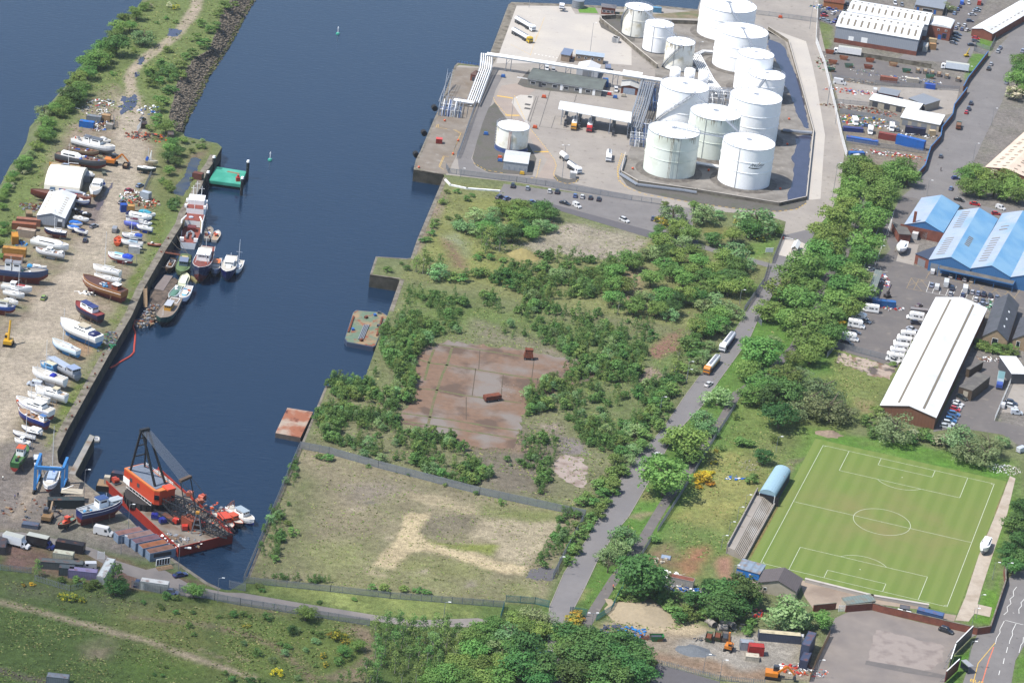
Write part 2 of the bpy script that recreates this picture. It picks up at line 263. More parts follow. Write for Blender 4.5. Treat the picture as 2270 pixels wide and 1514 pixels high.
def build_ground():
 x0,x1,y0,y1=-262.,262.,664.,1500.;nx,ny=470,560
 xs=np.linspace(x0,x1,nx);ys=np.linspace(y0,y1,ny);X,Y=np.meshgrid(xs,ys)
 inn=inside(X,Y,LANDW);d,bx,by=segdist(X,Y,LANDW);near=(~inn)&(d<2.6)
 X2=np.where(near,bx,X);Y2=np.where(near,by,Y);ok=inn|near
 wx=X+(fbm(X,Y,9)-.5)*5;wy=Y+(fbm(X+300,Y+90,9)-.5)*6
 base=np.zeros(X.shape+(3,));base[:]=[lin(v)for v in(122,130,90)]
 n1=fbm(X+40,Y+70,14);n2=fbm(X-55,Y+19,3.2)
 brk=.6*n1+.4*n2
 def put(mask_d,rgb,feather,br):
  nonlocal base
  a=np.clip(.5+mask_d/(2*feather),0,1)
  if br:a=a*np.clip(1-br*2.4*np.clip(brk-.42,0,1)*3,0,1)
  c=np.array([lin(v)for v in rgb]);base+=a[...,None]*(c-base)
 for k,pts,rgb,fe,br in PAINT:
  w_=GP(k,pts);q=inside(wx,wy,w_);dd=segdist(wx,wy,w_)[0];put(np.where(q,dd,-dd),rgb,fe,br)
 for k,pts,rgb,wd,fe in STROKES:
  w_=GP(k,pts);dd=segdist(X+(fbm(X,Y,6)-.5)*2,Y+(fbm(X+9,Y,6)-.5)*2,w_,False)[0];put(wd/2-dd,rgb,fe,.15)
 h=.0*X
 idx=-np.ones(X.shape,int);idx[ok]=np.arange(ok.sum())
 V=np.stack([X2[ok],Y2[ok],h[ok]],1)
 A=idx[:-1,:-1];B=idx[:-1,1:];C=idx[1:,1:];E=idx[1:,:-1]
 ii=inn;cnt=ii[:-1,:-1].astype(int)+ii[:-1,1:]+ii[1:,1:]+ii[1:,:-1]
 g=(A>=0)&(B>=0)&(C>=0)&(E>=0)&(cnt>0)
 Fc=np.stack([A[g],B[g],C[g],E[g]],1)
 me=D.meshes.new('ground');me.vertices.add(len(V));me.vertices.foreach_set('co',V.ravel())
 me.loops.add(Fc.size);me.loops.foreach_set('vertex_index',Fc.ravel().astype(np.int32))
 me.polygons.add(len(Fc));me.polygons.foreach_set('loop_start',np.arange(0,Fc.size,4,dtype=np.int32));me.polygons.foreach_set('loop_total',np.full(len(Fc),4,np.int32))
 me.update(calc_edges=1);me.validate()
 ca=me.color_attributes.new('soil','FLOAT_COLOR','POINT')
 cc=np.ones((len(V),4));cc[:,:3]=base[ok]*.5;ca.data.foreach_set('color',cc.ravel())
 m=D.materials.new('soil_and_grass');m.use_nodes=1;N=m.node_tree.nodes;L=m.node_tree.links;b=N['Principled BSDF']
 b.inputs['Roughness'].default_value=.95;b.inputs['Specular IOR Level'].default_value=.1
 at=N.new('ShaderNodeAttribute');at.attribute_name='soil'
 tc=N.new('ShaderNodeTexCoord')
 cur=at.outputs['Color']
 for s,lo,hi,det in((.09,.84,1.16,6),(.55,.74,1.26,8),(2.2,.72,1.28,4)):
  t=N.new('ShaderNodeTexNoise');t.inputs['Scale'].default_value=s;t.inputs['Detail'].default_value=det;L.new(tc.outputs['Object'],t.inputs['Vector'])
  r=N.new('ShaderNodeMapRange');r.inputs[1].default_value=.3;r.inputs[2].default_value=.7;r.inputs[3].default_value=lo;r.inputs[4].default_value=hi
  L.new(t.outputs['Fac'],r.inputs[0]);x=N.new('ShaderNodeMix');x.data_type='RGBA';x.blend_type='MULTIPLY';x.inputs[0].default_value=1
  L.new(cur,x.inputs[6]);L.new(r.outputs[0],x.inputs[7]);cur=x.outputs[2]
 L.new(cur,b.inputs['Base Color'])
 bp=N.new('ShaderNodeBump');bp.inputs['Strength'].default_value=.5;bp.inputs['Distance'].default_value=.25
 t=N.new('ShaderNodeTexNoise');t.inputs['Scale'].default_value=1.6;t.inputs['Detail'].default_value=6;L.new(tc.outputs['Object'],t.inputs['Vector'])
 L.new(t.outputs['Fac'],bp.inputs['Height']);L.new(bp.outputs[0],b.inputs['Normal'])
 me.materials.append(m);o=D.objects.new('ground',me);COL.objects.link(o);o['kind']='structure'
build_ground()
sheet('outer_land',LANDW,-.12,mat('outer_land',(118,124,92),sc=.05,var=.25,rough=.95))
mw=D.materials.new('harbour_water');mw.use_nodes=1;_n=mw.node_tree;_b=_n.nodes['Principled BSDF']
_b.inputs['Base Color'].default_value=(.006,.018,.040,1);_b.inputs['Roughness'].default_value=.12;_b.inputs['IOR'].default_value=1.33
_tc=_n.nodes.new('ShaderNodeTexCoord');_mp=_n.nodes.new('ShaderNodeMapping');_mp.inputs['Scale'].default_value=(.35,1.0,1);_mp.inputs['Rotation'].default_value=(0,0,.35)
_n.links.new(_tc.outputs['Object'],_mp.inputs[0])
_t1=_n.nodes.new('ShaderNodeTexNoise');_t1 .inputs['Scale'].default_value=.9;_t1 .inputs['Detail'].default_value=4;_n.links.new(_mp.outputs[0],_t1 .inputs['Vector'])
_bp=_n.nodes.new('ShaderNodeBump');_bp.inputs['Strength'].default_value=.38;_bp.inputs['Distance'].default_value=.28
_n.links.new(_t1 .outputs['Fac'],_bp.inputs['Height']);_n.links.new(_bp.outputs[0],_b.inputs['Normal'])
mb=MB();mb.add([(-2400,-250,WZ),(1790,-250,WZ),(1790,3600,WZ),(-2400,3600,WZ)],[(0,1,2,3)]);strc('water',mb,mw)
CONC=mat('quay_concrete',(150,142,128),sc=.5,var=.2,rgb2=(108,100,88),sc2=.35,th=.56,rough=.9,rgb3=(126,128,92),sc3=.9,th3=.66)
WALL=mat('quay_wall',(112,106,96),sc=.4,var=.25,rgb2=(56,58,46),sc2=.3,th=.45,soft=.2,rough=.9)
mb=MB()
wl=P2(QUAYL+QUAYR);n=len(wl)
vs=[(p.x,p.y,-.004)for p in wl]+[(p.x,p.y,-9)for p in wl]
mb.add(vs,[(i,i+1,n+i+1,n+i)for i in range(n-1)])
lw=lshw;k=len(lw);nb=[p+V3((-9,-4,0))for p in lw]
strc('quay_wall',mb,WALL)
mb=MB();mb.add([(p.x,p.y,0)for p in lw]+[(p.x,p.y,-8)for p in nb],[(i,i+1,k+i+1,k+i)for i in range(k-1)])
strc('west_bank',mb,mat('bank_earth',(110,118,78),sc=.4,var=.3,rough=.95))
def strip_in(pts,w,z,name,m,side=1):
 """band of width w along pts on its landward side"""
 n=len(pts);L_=[]
 for i,p in enumerate(pts):
  a=pts[max(0,i-1)];b=pts[min(n-1,i+1)]
  d=(b-a).normalized();L_.append(p+V3((-d.y,d.x,0))*w*side)
 mb=MB();mb.add([(p.x,p.y,z)for p in pts]+[(p.x,p.y,z)for p in L_],[(i,i+1,n+i+1,n+i)for i in range(n-1)])
 mb.add([(p.x,p.y,z)for p in pts]+[(p.x,p.y,-.6)for p in pts],[(i,i+1,n+i+1,n+i)for i in range(n-1)])
 return strc(name,mb,m)
def px(L):return[G('_',x,y)for x,y in L]
strip_in(px([(480,345),(470,365),(459.5,379),(447,412),(411,474),(404,497),(392,516),(365,559),(318,641),(292.5,699),(246,779),(151.6,948.6),(126.6,1000)]),2.6,.05,'quay_coping',CONC,-1)
strip_in(px([(166,1053),(217.6,1093),(250,1122),(287,1150),(330,1195),(385,1239),(420,1263),(459,1290),(491,1305)]),1.2,.05,'quay_coping',CONC,-1)
strip_in(px([(549,1278),(598,1150),(722,855)]),.8,.05,'quay_coping',CONC,-1)
strip_in(px([(862,690),(887,619)]),1.6,.05,'quay_coping',CONC,-1)
strip_in(px([(887,619),(820,609),(833,569),(910,574)]),1.0,.055,'quay_coping',CONC,-1)
strip_in(px([(910,574),(924,533),(983,394)]),1.6,.05,'quay_coping',CONC,-1)
strip_in(px([(988,388),(916.6,376.5),(922,354),(933,333),(962,265),(977,232),(997,177),(1008,146),(1015,140),(1070,147)]),1.1,.055,'quay_coping',CONC,-1)
strip_in(px([(1070,147),(1087,117),(1127,11),(1134,5.5),(1262,10),(1400,17),(1460,13),(1548,22)]),4,.05,'quay_coping',CONC,-1)
sheet('jetty_deck',px([(199.5,963),(209.5,968),(165.5,1052),(152.5,1050)]),.06,mat('jetty_deck',(170,166,160),sc=.4,var=.15,rgb2=(134,110,84),sc2=.2,th=.6,rough=.9))
RK=px(ROCK);OUT=[(575,-30),(568,0),(545,38),(516,93),(488,140),(463,175),(446,213),(426,250),(411,280),(406,295)]
RO_=[G('_',x,y,WZ-.4)for x,y in OUT]
def rsp(pts,n):
 L_=[0]
 for a,b in zip(pts[:-1],pts[1:]):L_.append(L_[-1]+(b-a).length)
 out=[]
 for i in range(n):
  s=L_[-1]*i/(n-1);j=0
  while j<len(pts)-2 and L_[j+1]<s:j+=1
  t=(s-L_[j])/max(1e-6,L_[j+1]-L_[j]);out.append(pts[j].lerp(pts[j+1],t))
 return out
a_=rsp(RK,60);b_=rsp(RO_,60)
mb=MB();mb.add([tuple(p)for p in a_]+[tuple(p)for p in b_],[(i,60+i,61+i,i+1)for i in range(59)])
ROCKM=mat('breakwater_rock',(150,138,122),sc=.6,var=.35,rgb2=(92,86,74),sc2=1.2,th=.5,rough=.95,rnd=.0)
strc('breakwater_slope',mb,ROCKM)
mb=MB();rr=random.Random(5)
for i in range(3600):
 t=rr.random()*58.9;j=int(t);f=t-j;s=rr.random()**.9
 p=a_[j].lerp(a_[j+1],f).lerp(b_[j].lerp(b_[j+1],f),s);q=rr.uniform(.35,1.0)
 c=cos;an=rr.random()*6.28
 vs=[]
 for kk in range(8):
  x,y,z=(kk&1)*2-1,((kk>>1)&1)*2-1,((kk>>2)&1)*2-1
  x*=q*rr.uniform(.35,.75);y*=q*rr.uniform(.35,.75);z*=q*rr.uniform(.25,.6)
  vs.append((p.x+x*c(an)-y*sin(an),p.y+x*sin(an)+y*c(an),p.z+z+.1))
 mb.cur=0 if(s<.78 or rr.random()<.3)else 1
 mb.add(vs,[(0,1,3,2),(4,6,7,5),(0,4,5,1),(2,3,7,6),(0,2,6,4),(1,5,7,3)])
strc('breakwater_boulders',mb,[ROCKM,mat('weedy_rock',(104,108,62),sc=.6,var=.3,rough=.95)],'stuff')
#  HARD GROUND, ROADS, PITCH
def gs(name,k,pts,z,m):
 P_=GP(k,pts)
 if name in('factory_slab','broken_slab','ruined_slab','puddle','tidal_pool','site_entrance','bund_pool','old_floor'):
  P_=rsp(P_+P_[:1],len(P_)*7)[:-1];rg=random.Random(len(name)+len(P_));a_=2.2 if 'slab' in name else.9;P_=[p+V3((rg.uniform(-a_,a_)*.4,rg.uniform(-a_,a_)*.7,0))for p in P_]
 return sheet(name,P_,z,m)
def ribbon(name,k,pts,w,z,m,kerb=False):
 pts=GP(k,pts);n=len(pts);a=[];b=[]
 for i,p in enumerate(pts):
  d=(pts[min(n-1,i+1)]-pts[max(0,i-1)]).normalized();u=V3((-d.y,d.x,0))*w/2;a.append(p-u);b.append(p+u)
 mb=MB();mb.add([(p.x,p.y,z)for p in a]+[(p.x,p.y,z)for p in b],[(i,i+1,n+i+1,n+i)for i in range(n-1)])
 return strc(name,mb,m)
ASPH=mat('asphalt',(146,142,140),sc=.35,var=.08,rgb2=(132,128,127),sc2=.09,soft=.2,rgb3=(112,109,108),sc3=.5,th3=.68,rough=.9)
ASPD=mat('asphalt_dark',(130,124,120),sc=.4,var=.08,rgb2=(118,113,112),sc2=.12,soft=.2,rgb3=(146,138,130),sc3=.3,th3=.66,rough=.9)
ASPX=mat('asphalt_new',(112,109,112),sc=.5,var=.05,rough=.9)
CON1=mat('apron_concrete',(206,198,186),sc=.12,var=.05,rgb2=(190,184,178),sc2=.05,soft=.25,rgb3=(176,168,160),sc3=.3,th3=.68,rough=.85,k=.6)
CON2=mat('yard_concrete',(184,176,166),sc=.3,var=.07,rgb2=(168,160,152),sc2=.07,soft=.2,rgb3=(150,140,130),sc3=.4,th3=.66,rough=.9)
CON3=mat('lane_concrete',(190,174,160),sc=.3,var=.06,rgb2=(176,162,152),sc2=.1,soft=.2,rough=.9)
PIER=mat('pier_deck',(156,146,134),sc=.3,var=.12,rgb2=(138,124,108),sc2=.12,soft=.15,rgb3=(172,164,154),sc3=.25,th3=.64,rough=.9)
BUND=mat('bund_floor',(158,152,144),sc=.35,var=.14,rgb2=(128,122,114),sc2=.12,soft=.12,rgb3=(180,172,160),sc3=.5,th3=.66,rough=.9)
GRVD=mat('dark_gravel',(112,108,102),sc=1.2,var=.14,rgb2=(100,104,84),sc2=.15,th=.62,rough=.95)
BRDS=mat('slab_rust_earth',(144,116,96),sc=.5,var=.14,rgb2=(150,140,132),sc2=.06,th=.54,soft=.07,rgb3=(114,94,80),sc3=.09,th3=.58,rough=.92)
WHTP=mat('white_paint',(236,236,230),rough=.7,var=.08,sc=2,k=.7)
YELP=mat('yellow_paint',(232,190,88),rough=.7,var=.1,sc=2,k=.6)
POOL=mat('puddle_water',(70,72,96),rough=.15,var=.2,sc=.3,k=.5,spec=.5)
gs('terminal_yard','_',[(988,388),(1145,405),(1400,448),(1600,470),(1700,478),(1742,492),(1736,524),(1812,504),(1842,470),(1862,420),(1872,340),(1838,150),(1817,60),(1812,-60),(1570,-60),(1545,27),(1460,18),(1262,15),(1140,10),(1128,18),(1093,118),(1074,150),(1018,145),(1010,150),(999,180),(965,266),(937,334),(922,374)],.02,CON2)
gs('pier_deck','_',[(1012,150),(1072,152),(1078,172),(1062,225),(1019,330),(992,386),(922,374),(928,354),(939,334),(967,266),(983,232),(1001,180)],.045,PIER)
gs('apron','L',[(1110,66),(1480,64),(1655,72),(1700,146),(2200,166),(2330,190),(2330,480),(2266,480),(2266,660),(2000,640),(1560,520),(1500,640),(905,640),(950,500),(1000,300)],.045,CON1)
gs('terminal_road','N',[(860,-150),(980,-150),(900,0),(860,130),(770,330),(700,560),(655,690),(700,770),(830,835),(1280,870),(1480,900),(2266,1060),(2266,1120),(1110,925),(540,860),(520,700),(620,400),(740,130)],.045,ASPH)
gs('gravel_bed','N',[(870,150),(900,110),(940,200),(1010,290),(1240,560),(1310,690),(1270,860),(830,830),(700,760),(665,690),(700,560),(770,330),(830,180)],.06,GRVD)
gs('tanker_lane','N',[(910,50),(960,-40),(1250,-90),(1300,0),(1160,100),(1180,230),(1260,400),(1420,600),(1510,740),(1490,900),(1320,880),(1420,700),(1290,560),(1210,420),(1000,260),(885,120)],.065,CON3)
gs('lane_island','N',[(1080,80),(1150,50),(1280,60),(1280,110),(1220,300),(1230,370),(1150,260),(1060,130)],.09,CON1)
gs('office_verge','L',[(1150,800),(1240,700),(1250,860),(1960,950),(1980,975),(1300,900),(1190,880),(1120,850)],.07,GRVD)
gs('corner_island','N',[(1500,850),(1560,880),(1640,900),(1740,880),(1730,920),(1620,940),(1530,920),(1480,880)],.08,GRVD)
gs('lawn','L',[(1730,100),(1810,80),(1900,82),(1930,138),(1740,132)],.07,mat('lawn',(112,160,62),sc=.8,var=.1,rough=.95))
gs('rough_verge','M',[(0,120),(60,130),(130,125),(440,150),(900,110),(900,190),(440,180),(0,150)],.06,mat('dry_verge',(148,134,108),sc=.5,var=.2,rgb2=(118,124,84),sc2=.2,rough=.95))
gs('bund_floor','_',[(1334,48),(1372,40),(1548,46),(1703,68),(1740,92),(1762,160),(1800,297),(1784,441),(1725,454),(1544,424),(1414,406),(1381,384),(1389,346),(1430,260),(1453,215),(1452,154)],.05,BUND)
gs('bund_slope','O',[(150,650),(100,840),(180,960),(300,1020),(880,1140),(1300,1200),(1700,1225),(1900,1190),(1985,1130),(1975,1100),(1700,1165),(880,1030),(290,945),(120,845),(165,700)],.065,GRVD)
gs('perimeter_road','M',[(1590,280),(1980,420),(2040,640),(2085,850),(2170,1360),(2125,2000),(2040,2010),(1985,2010),(2055,1360),(1960,1000),(1880,720),(1800,420),(1600,330)],.05,CON1)
gs('bund_pool','O',[(2035,445),(1985,1075),(1785,1130),(1800,1040),(1850,900),(1862,750),(1830,690),(1890,570),(1870,470)],.075,POOL)
gs('bund_pool','M',[(1600,400),(1700,430),(1765,480),(1800,580),(1900,800),(1960,1030),(2010,1300),(1960,1290),(1880,1130),(1840,1000),(1760,850),(1730,700),(1640,560),(1590,450)],.075,POOL)
gs('tank_pad','L',[(1935,215),(2010,190),(2200,190),(2300,250),(2300,420),(2240,430),(1960,280)],.06,GRVD)
gs('car_park','W',[(1010,30),(1340,75),(2270,190),(2620,240),(2590,330),(2600,420),(2270,440),(1420,200),(1260,190),(940,165)],.03,ASPH)
gs('car_park_lane','W',[(1270,185),(1400,195),(2270,432),(2640,500),(2640,545),(2500,560),(2250,490),(1440,245)],.05,ASPX)
ribbon('service_lane','X',[(560,470),(760,530),(900,565),(1080,620),(1430,715),(1560,750),(1640,775)],4.6,.06,ASPH)
gs('gate_concrete','X',[(1750,500),(1900,515),(1990,560),(1945,712),(1700,660)],.06,CON1)
mr_l=[(1215,1560),(1212,1480),(1214,1400),(1218,1345),(1250,1270),(1300,1196),(1345,1118),(1387,1040),(1470,950),(1520,875),(1552,832),(1608,770),(1640,715),(1655,690),(1707,592),(1738,522)]
mr_r=[(1262,1560),(1244,1480),(1242,1420),(1262,1368),(1297.6,1300),(1324,1243.5),(1364,1180),(1393,1146),(1430,1082),(1496,962),(1556,900),(1595,842),(1628,797),(1662,750),(1682,705),(1747,596),(1779,574),(1812,504)]
gs('access_road','_',mr_l+mr_r[::-1],.035,mat('access_road',(146,142,141),sc=.4,var=.06,rgb2=(134,131,132),sc2=.06,soft=.2,rgb3=(118,115,116),sc3=.35,th3=.7,rough=.88))
mb=MB()
for L_ in(mr_l,mr_r):mb.strip(GP('_',L_[2:-1]),.18,0,.12)
strc('road_kerb',mb,CON2)
ribbon('footpath','_',[(1275,1430),(1293,1394),(1324,1342),(1364,1280),(1379,1263),(1422,1201),(1469,1122),(1522,1048),(1562,987),(1604,926),(1634,872),(1700,832),(1760,770),(1812,678),(1824,628),(1871,568),(1890,520),(1915,436)],3.2,.03,ASPD)
gs('site_entrance','c',[(1745,1090),(1880,1085),(1925,1100),(1900,1170),(1800,1170),(1712,1150)],.03,ASPX)
gs('factory_slab','Y',[(1480,592),(1800,622),(2270,700),(2830,780),(2900,840),(2740,890),(2480,990),(2300,1040),(2130,1090),(2110,1250),(2060,1400),(2040,1500),(1720,1480),(1600,1420),(1090,1270),(1070,1195),(1130,1170),(1200,1000),(1200,860),(1215,740),(1320,640)],.025,BRDS)
WEED=mat('weed_strip',(112,122,74),sc=1.5,var=.3,rgb2=(132,118,92),sc2=.6,th=.5,rough=.95)
for L_ in([(1360,612),(1520,636),(1760,668),(2130,722)],[(1220,740),(1340,775),(1500,795),(1960,868),(2270,918),(2500,950)],[(1180,985),(1400,1002),(1620,1046),(1760,1064),(2100,1110)],[(1080,1192),(1300,1222),(1500,1250),(1800,1300),(2090,1345)],[(1100,1262),(1500,1318),(1700,1352),(2050,1408)],[(1525,636),(1480,785),(1440,870),(1392,1010),(1362,1110),(1322,1285)],[(1370,660),(1330,760),(1290,920)]):
 ribbon('weed_strip','Y',L_,.9,.045,WEED)
for L_ in([(1755,670),(1745,830)],[(1720,820),(1690,1050)],[(1950,875),(1930,1080)],[(2210,740),(2190,900)],[(1640,1060),(1640,1250)],[(1420,1020),(1560,1040)],[(2240,900),(2230,1100)]):
 ribbon('slab_joint','Y',L_,.3,.045,mat('joint',(104,90,74),rough=.95))
gs('broken_slab','a',[(720,1160),(925,1180),(945,1300),(940,1440),(760,1390),(660,1320)],.03,mat('broken_slab',(190,174,164),sc=.5,var=.1,rgb2=(150,130,118),sc2=.25,th=.55,rough=.9))
gs('ruined_slab','S',[(190,860),(230,760),(330,770),(850,895),(860,925),(790,1040),(560,980)],.03,mat('ruined_slab',(196,178,162),sc=.5,var=.1,rgb2=(108,98,92),sc2=.16,th=.53,soft=.03,rgb3=(140,108,84),sc3=.2,th3=.62,rough=.9))
gs('estate_road','Q',[(2380,-1000),(2190,-760),(2080,-560),(1900,-380),(1650,-80),(1500,230),(1360,480),(1210,700),(1110,960),(1040,1080),(930,1170),(1110,1200),(1500,1250),(2300,1480),(2330,1370),(2270,1320),(1980,1310),(1640,1220),(1545,1100),(1560,950),(1700,820),(1860,470),(2030,130),(2110,-100),(2300,-500),(2500,-900)],.03,ASPH)
gs('works_yard','P',[(1440,310),(1520,330),(1700,370),(1760,440),(1740,520),(1640,700),(1380,680),(950,660),(900,640),(1100,480),(1250,400)],.035,ASPH)
gs('upper_car_park','P',[(1260,140),(1300,-60),(1900,-60),(1690,340),(1480,280)],.035,ASPD)
gs('scrap_car_yard','P',[(20,60),(380,-40),(350,60),(230,300),(20,230)],.035,ASPD)
gs('skip_yard','P',[(60,560),(900,700),(1250,760),(1640,900),(1600,980),(860,930),(180,860)],.035,ASPD)
gs('brick_yard','P',[(180,870),(640,950),(1560,980),(1500,1240),(1380,1270),(900,1180),(250,1160)],.036,CON2)
gs('warehouse_yard','R',[(930,170),(1110,200),(1000,480),(900,660),(850,760),(1080,800),(1060,930),(1350,1000),(2200,1160),(2340,1190),(2340,1330),(1860,1260),(1300,1275),(880,2050),(190,1840),(380,1514),(600,1300),(640,1200),(700,1010),(540,1000),(520,980),(600,840),(720,860),(810,760),(720,560),(740,440),(850,330)],.035,ASPD)
gs('slipway_concrete','R',[(920,700),(1120,700),(1060,930),(870,885)],.05,CON2)
gs('back_yard','e',[(690,740),(965,780),(900,960),(820,1200),(1060,1250),(1060,1420),(880,1300),(560,1250),(380,1280),(520,1000)],.035,ASPD)
gs('side_yard','e',[(960,860),(1060,860),(1060,1150),(860,1140)],.035,CON2)
gs('school_yard','e',[(830,330),(1060,320),(1060,700),(760,600)],.033,ASPD)
mb=MB()
def line(k,a,b,w=.14,z=.055):
 p,q=GP(k,[a,b]);d=(q-p).normalized();u=V3((-d.y,d.x,0))*w/2
 mb.add([(v.x,v.y,z)for v in(p-u,q-u,q+u,p+u)],[(0,1,2,3)])
for a,b in(((1200,1220),(2060,1390)),((1240,1105),(1200,1220)),((1290,1170),(1265,1235)),((1365,1180),(1340,1250)),((1440,1190),(1410,1262)),((1530,1160),(1480,1280)),((1600,1180),(1560,1290)),((1670,1200),(1630,1290)),((1730,1240),(1700,1310)),((540,1000),(780,1000)),((850,330),(780,610)),((740,510),(820,515)),((830,400),(640,930)),((700,960),(690,1000))):
 line('R',a,b)
strc('bay_markings',mb,WHTP);mb=MB()
for a,b in(((1040,1065),(985,1180)),((985,1180),(1195,1220)),((1040,1065),(1240,1105)),((1120,1080),(1060,1195)),((1040,1075),(1150,1210)),((1140,1085),(1230,1190)),((1000,1150),(1180,1095)),((1240,1000),(1195,1075)),((1360,1075),(1580,1120)),((1580,1120),(2240,1290)),((1700,1120),(1640,1170)),((1840,1150),(1780,1200)),((1980,1180),(1900,1240)),((2100,1210),(2040,1280)),((2240,1180),(2160,1290)),((1620,1090),(1700,1190)),((1760,1130),(1860,1230)),((1920,1160),(2020,1270)),((2060,1190),(2180,1300))):
 line('R',a,b,.12)
strc('hatch_markings',mb,mat('faded_yellow',(206,176,120),rough=.8));mb=MB()
for a,b in(((915,60),(1075,85)),((1000,255),(1140,258)),((1290,622),(1430,622))):line('N',a,b,1.3,.085)
for L_ in([(680,735),(800,805),(1000,840)],[(880,80),(900,130),(1010,250),(1240,380),(1400,580),(1490,700),(1510,760),(1480,850),(1530,920),(1620,945),(1700,930),(1740,890)],[(1090,60),(1200,310)],[(1350,700),(1310,880),(1230,890)],[(2190,650),(2130,800),(2140,920),(2260,1000)]):
 P_=rsp(GP('N',L_),max(2,int(sum((b-a).length for a,b in zip(GP('N',L_)[:-1],GP('N',L_)[1:]))/1.1)))
 for a,b in list(zip(P_[:-1],P_[1:]))[::2]:
  d=(b-a).normalized();u=V3((-d.y,d.x,0))*.16;mb.add([(v.x,v.y,.1)for v in(a-u,b-u,b+u,a+u)],[(0,1,2,3)])
P_=rsp(GP('O',[(130,640),(85,780),(90,890),(170,980),(360,1050),(850,1135),(1300,1195),(1680,1222),(1880,1200),(1980,1140)]),90)
for a,b in list(zip(P_[:-1],P_[1:]))[::2]:
 d=(b-a).normalized();u=V3((-d.y,d.x,0))*.18;mb.add([(v.x,v.y,.1)for v in(a-u,b-u,b+u,a+u)],[(0,1,2,3)])
for a,b in(((1390,180),(1300,420)),((1320,340),(1250,560)),((1050,450),(1260,560))):line('L',a,b,.12,.06)
for a,b in(((475,400),(550,440)),((550,440),(460,660)),((490,400),(560,435)),((535,470),(470,640)),((315,345),(300,380)),((330,345),(320,380)),((310,375),(420,395)),((375,665),(330,770)),((385,670),(340,775)),((330,770),(380,800)),((375,665),(430,672))):line('N',a,b,.16,.06)
strc('yellow_markings',mb,YELP);mb=MB()
for i in range(13):
 a=(1290+i*18.2,545+i*3.2)
 if i%2==0:line('L',a,(a[0]+14,a[1]+3),.7,.065)
strc('crossing_markings',mb,WHTP);mb=MB()
DR=mat('drain_channel',(96,94,92),rough=.9)
for a,b in(((1450,915),(1340,1275)),((1340,1275),(1700,1320)),((1715,955),(1690,1030)),((1500,1170),(1460,1290)),((1500,1170),(1640,1180)),((2070,1340),(2230,1365)),((1310,970),(1220,1230)),((1330,970),(1245,1235))):line('L',a,b,.22,.05)
for a,b in(((1195,1050),(1250,1060)),((1190,1090),(1250,1100)),((1225,975),(1265,982))):line('L',a,b,2.2,.1)
strc('drain_channels',mb,DR)
PC=V3((123.718,840.936,0));PH=-0.259072;PW,PL=58.136,93.979
mt=D.materials.new('mown_pitch');mt.use_nodes=1;N_=mt.node_tree.nodes;L_=mt.node_tree.links;b_=N_['Principled BSDF'];b_.inputs['Roughness'].default_value=.95;b_.inputs['Specular IOR Level'].default_value=.1
tc=N_.new('ShaderNodeTexCoord');sp=N_.new('ShaderNodeSeparateXYZ');L_.new(tc.outputs['Object'],sp.inputs[0])
def _m(op,a,b=None):
 n_=N_.new('ShaderNodeMath');n_.operation=op
 for s,i in((a,0),(b,1)):
  if s is None:continue
  if isinstance(s,(int,float)):n_.inputs[i].default_value=s
  else:L_.new(s,n_.inputs[i])
 return n_.outputs[0]
def _nz(s,det=5):
 n_=N_.new('ShaderNodeTexNoise');n_.inputs['Scale'].default_value=s;n_.inputs['Detail'].default_value=det;L_.new(tc.outputs['Object'],n_.inputs['Vector']);return n_.outputs['Fac']
def _mixc(f,c1,c2):
 x=N_.new('ShaderNodeMix');x.data_type='RGBA'
 L_.new(f,x.inputs[0])
 for s,i in((c1,6),(c2,7)):
  if isinstance(s,tuple):x.inputs[i].default_value=(*alb(s),1)
  else:L_.new(s,x.inputs[i])
 return x.outputs[2]
def rg1(f,a,b,lo=0.,hi=1.):
 r=N_.new('ShaderNodeMapRange');r.inputs[1].default_value=a;r.inputs[2].default_value=b;r.inputs[3].default_value=lo;r.inputs[4].default_value=hi;L_.new(f,r.inputs[0]);return r.outputs[0]
wob=_m('MULTIPLY',_nz(.05),.9);xx=_m('ADD',sp.outputs[0],wob)
st=rg1(_m('SINE',_m('MULTIPLY',xx,2*PI/4.6)),-.6,.6)
st2=rg1(_m('SINE',_m('MULTIPLY',xx,2*PI/13.0)),-1,1,0,.5)
c_=_mixc(st,(126,148,76),(136,155,84));c_=_mixc(_m('MULTIPLY',st2,.6),c_,(132,144,82))
mid=N_.new('ShaderNodeVectorMath');mid.operation='LENGTH';L_.new(tc.outputs['Object'],mid.inputs[0])
worn=_m('MULTIPLY',rg1(mid.outputs['Value'],8,44,.75,0),rg1(_nz(.07),.35,.65))
c_=_mixc(worn,c_,(154,146,98));c_=_mixc(rg1(_nz(.9),.6,.78,0,.5),c_,(112,130,64))
L_.new(c_,b_.inputs['Base Color'])
mb=MB();w_,l_=PW/2+3.5,PL/2+4
mb.add([(-w_,-l_,0),(w_,-l_+1,0),(w_,l_,0),(-w_,l_,0)],[(0,1,2,3)])
pitch=strc('football_pitch',mb,mt);pitch.location=(PC.x,PC.y,.03);pitch.rotation_euler=(0,0,PH)
mb=MB()
def pl(x0,y0,x1,y1,w=.14):
 d=V3((x1-x0,y1-y0,0)).normalized();u=V3((-d.y,d.x,0))*w/2;a=V3((x0,y0,0))-d*w/2;b=V3((x1,y1,0))+d*w/2
 mb.add([tuple(p)for p in(a-u,b-u,b+u,a+u)],[(0,1,2,3)])
def pa(cx,cy,r,a0,a1,n=40):
 for i in range(n):
  t0,t1=a0+(a1-a0)*i/n,a0+(a1-a0)*(i+1)/n
  mb.add([(cx+q*cos(t),cy+q*sin(t),0)for t,q in((t0,r-.07),(t1,r-.07),(t1,r+.07),(t0,r+.07))],[(0,3,2,1)])
W2,L2=PW/2,PL/2
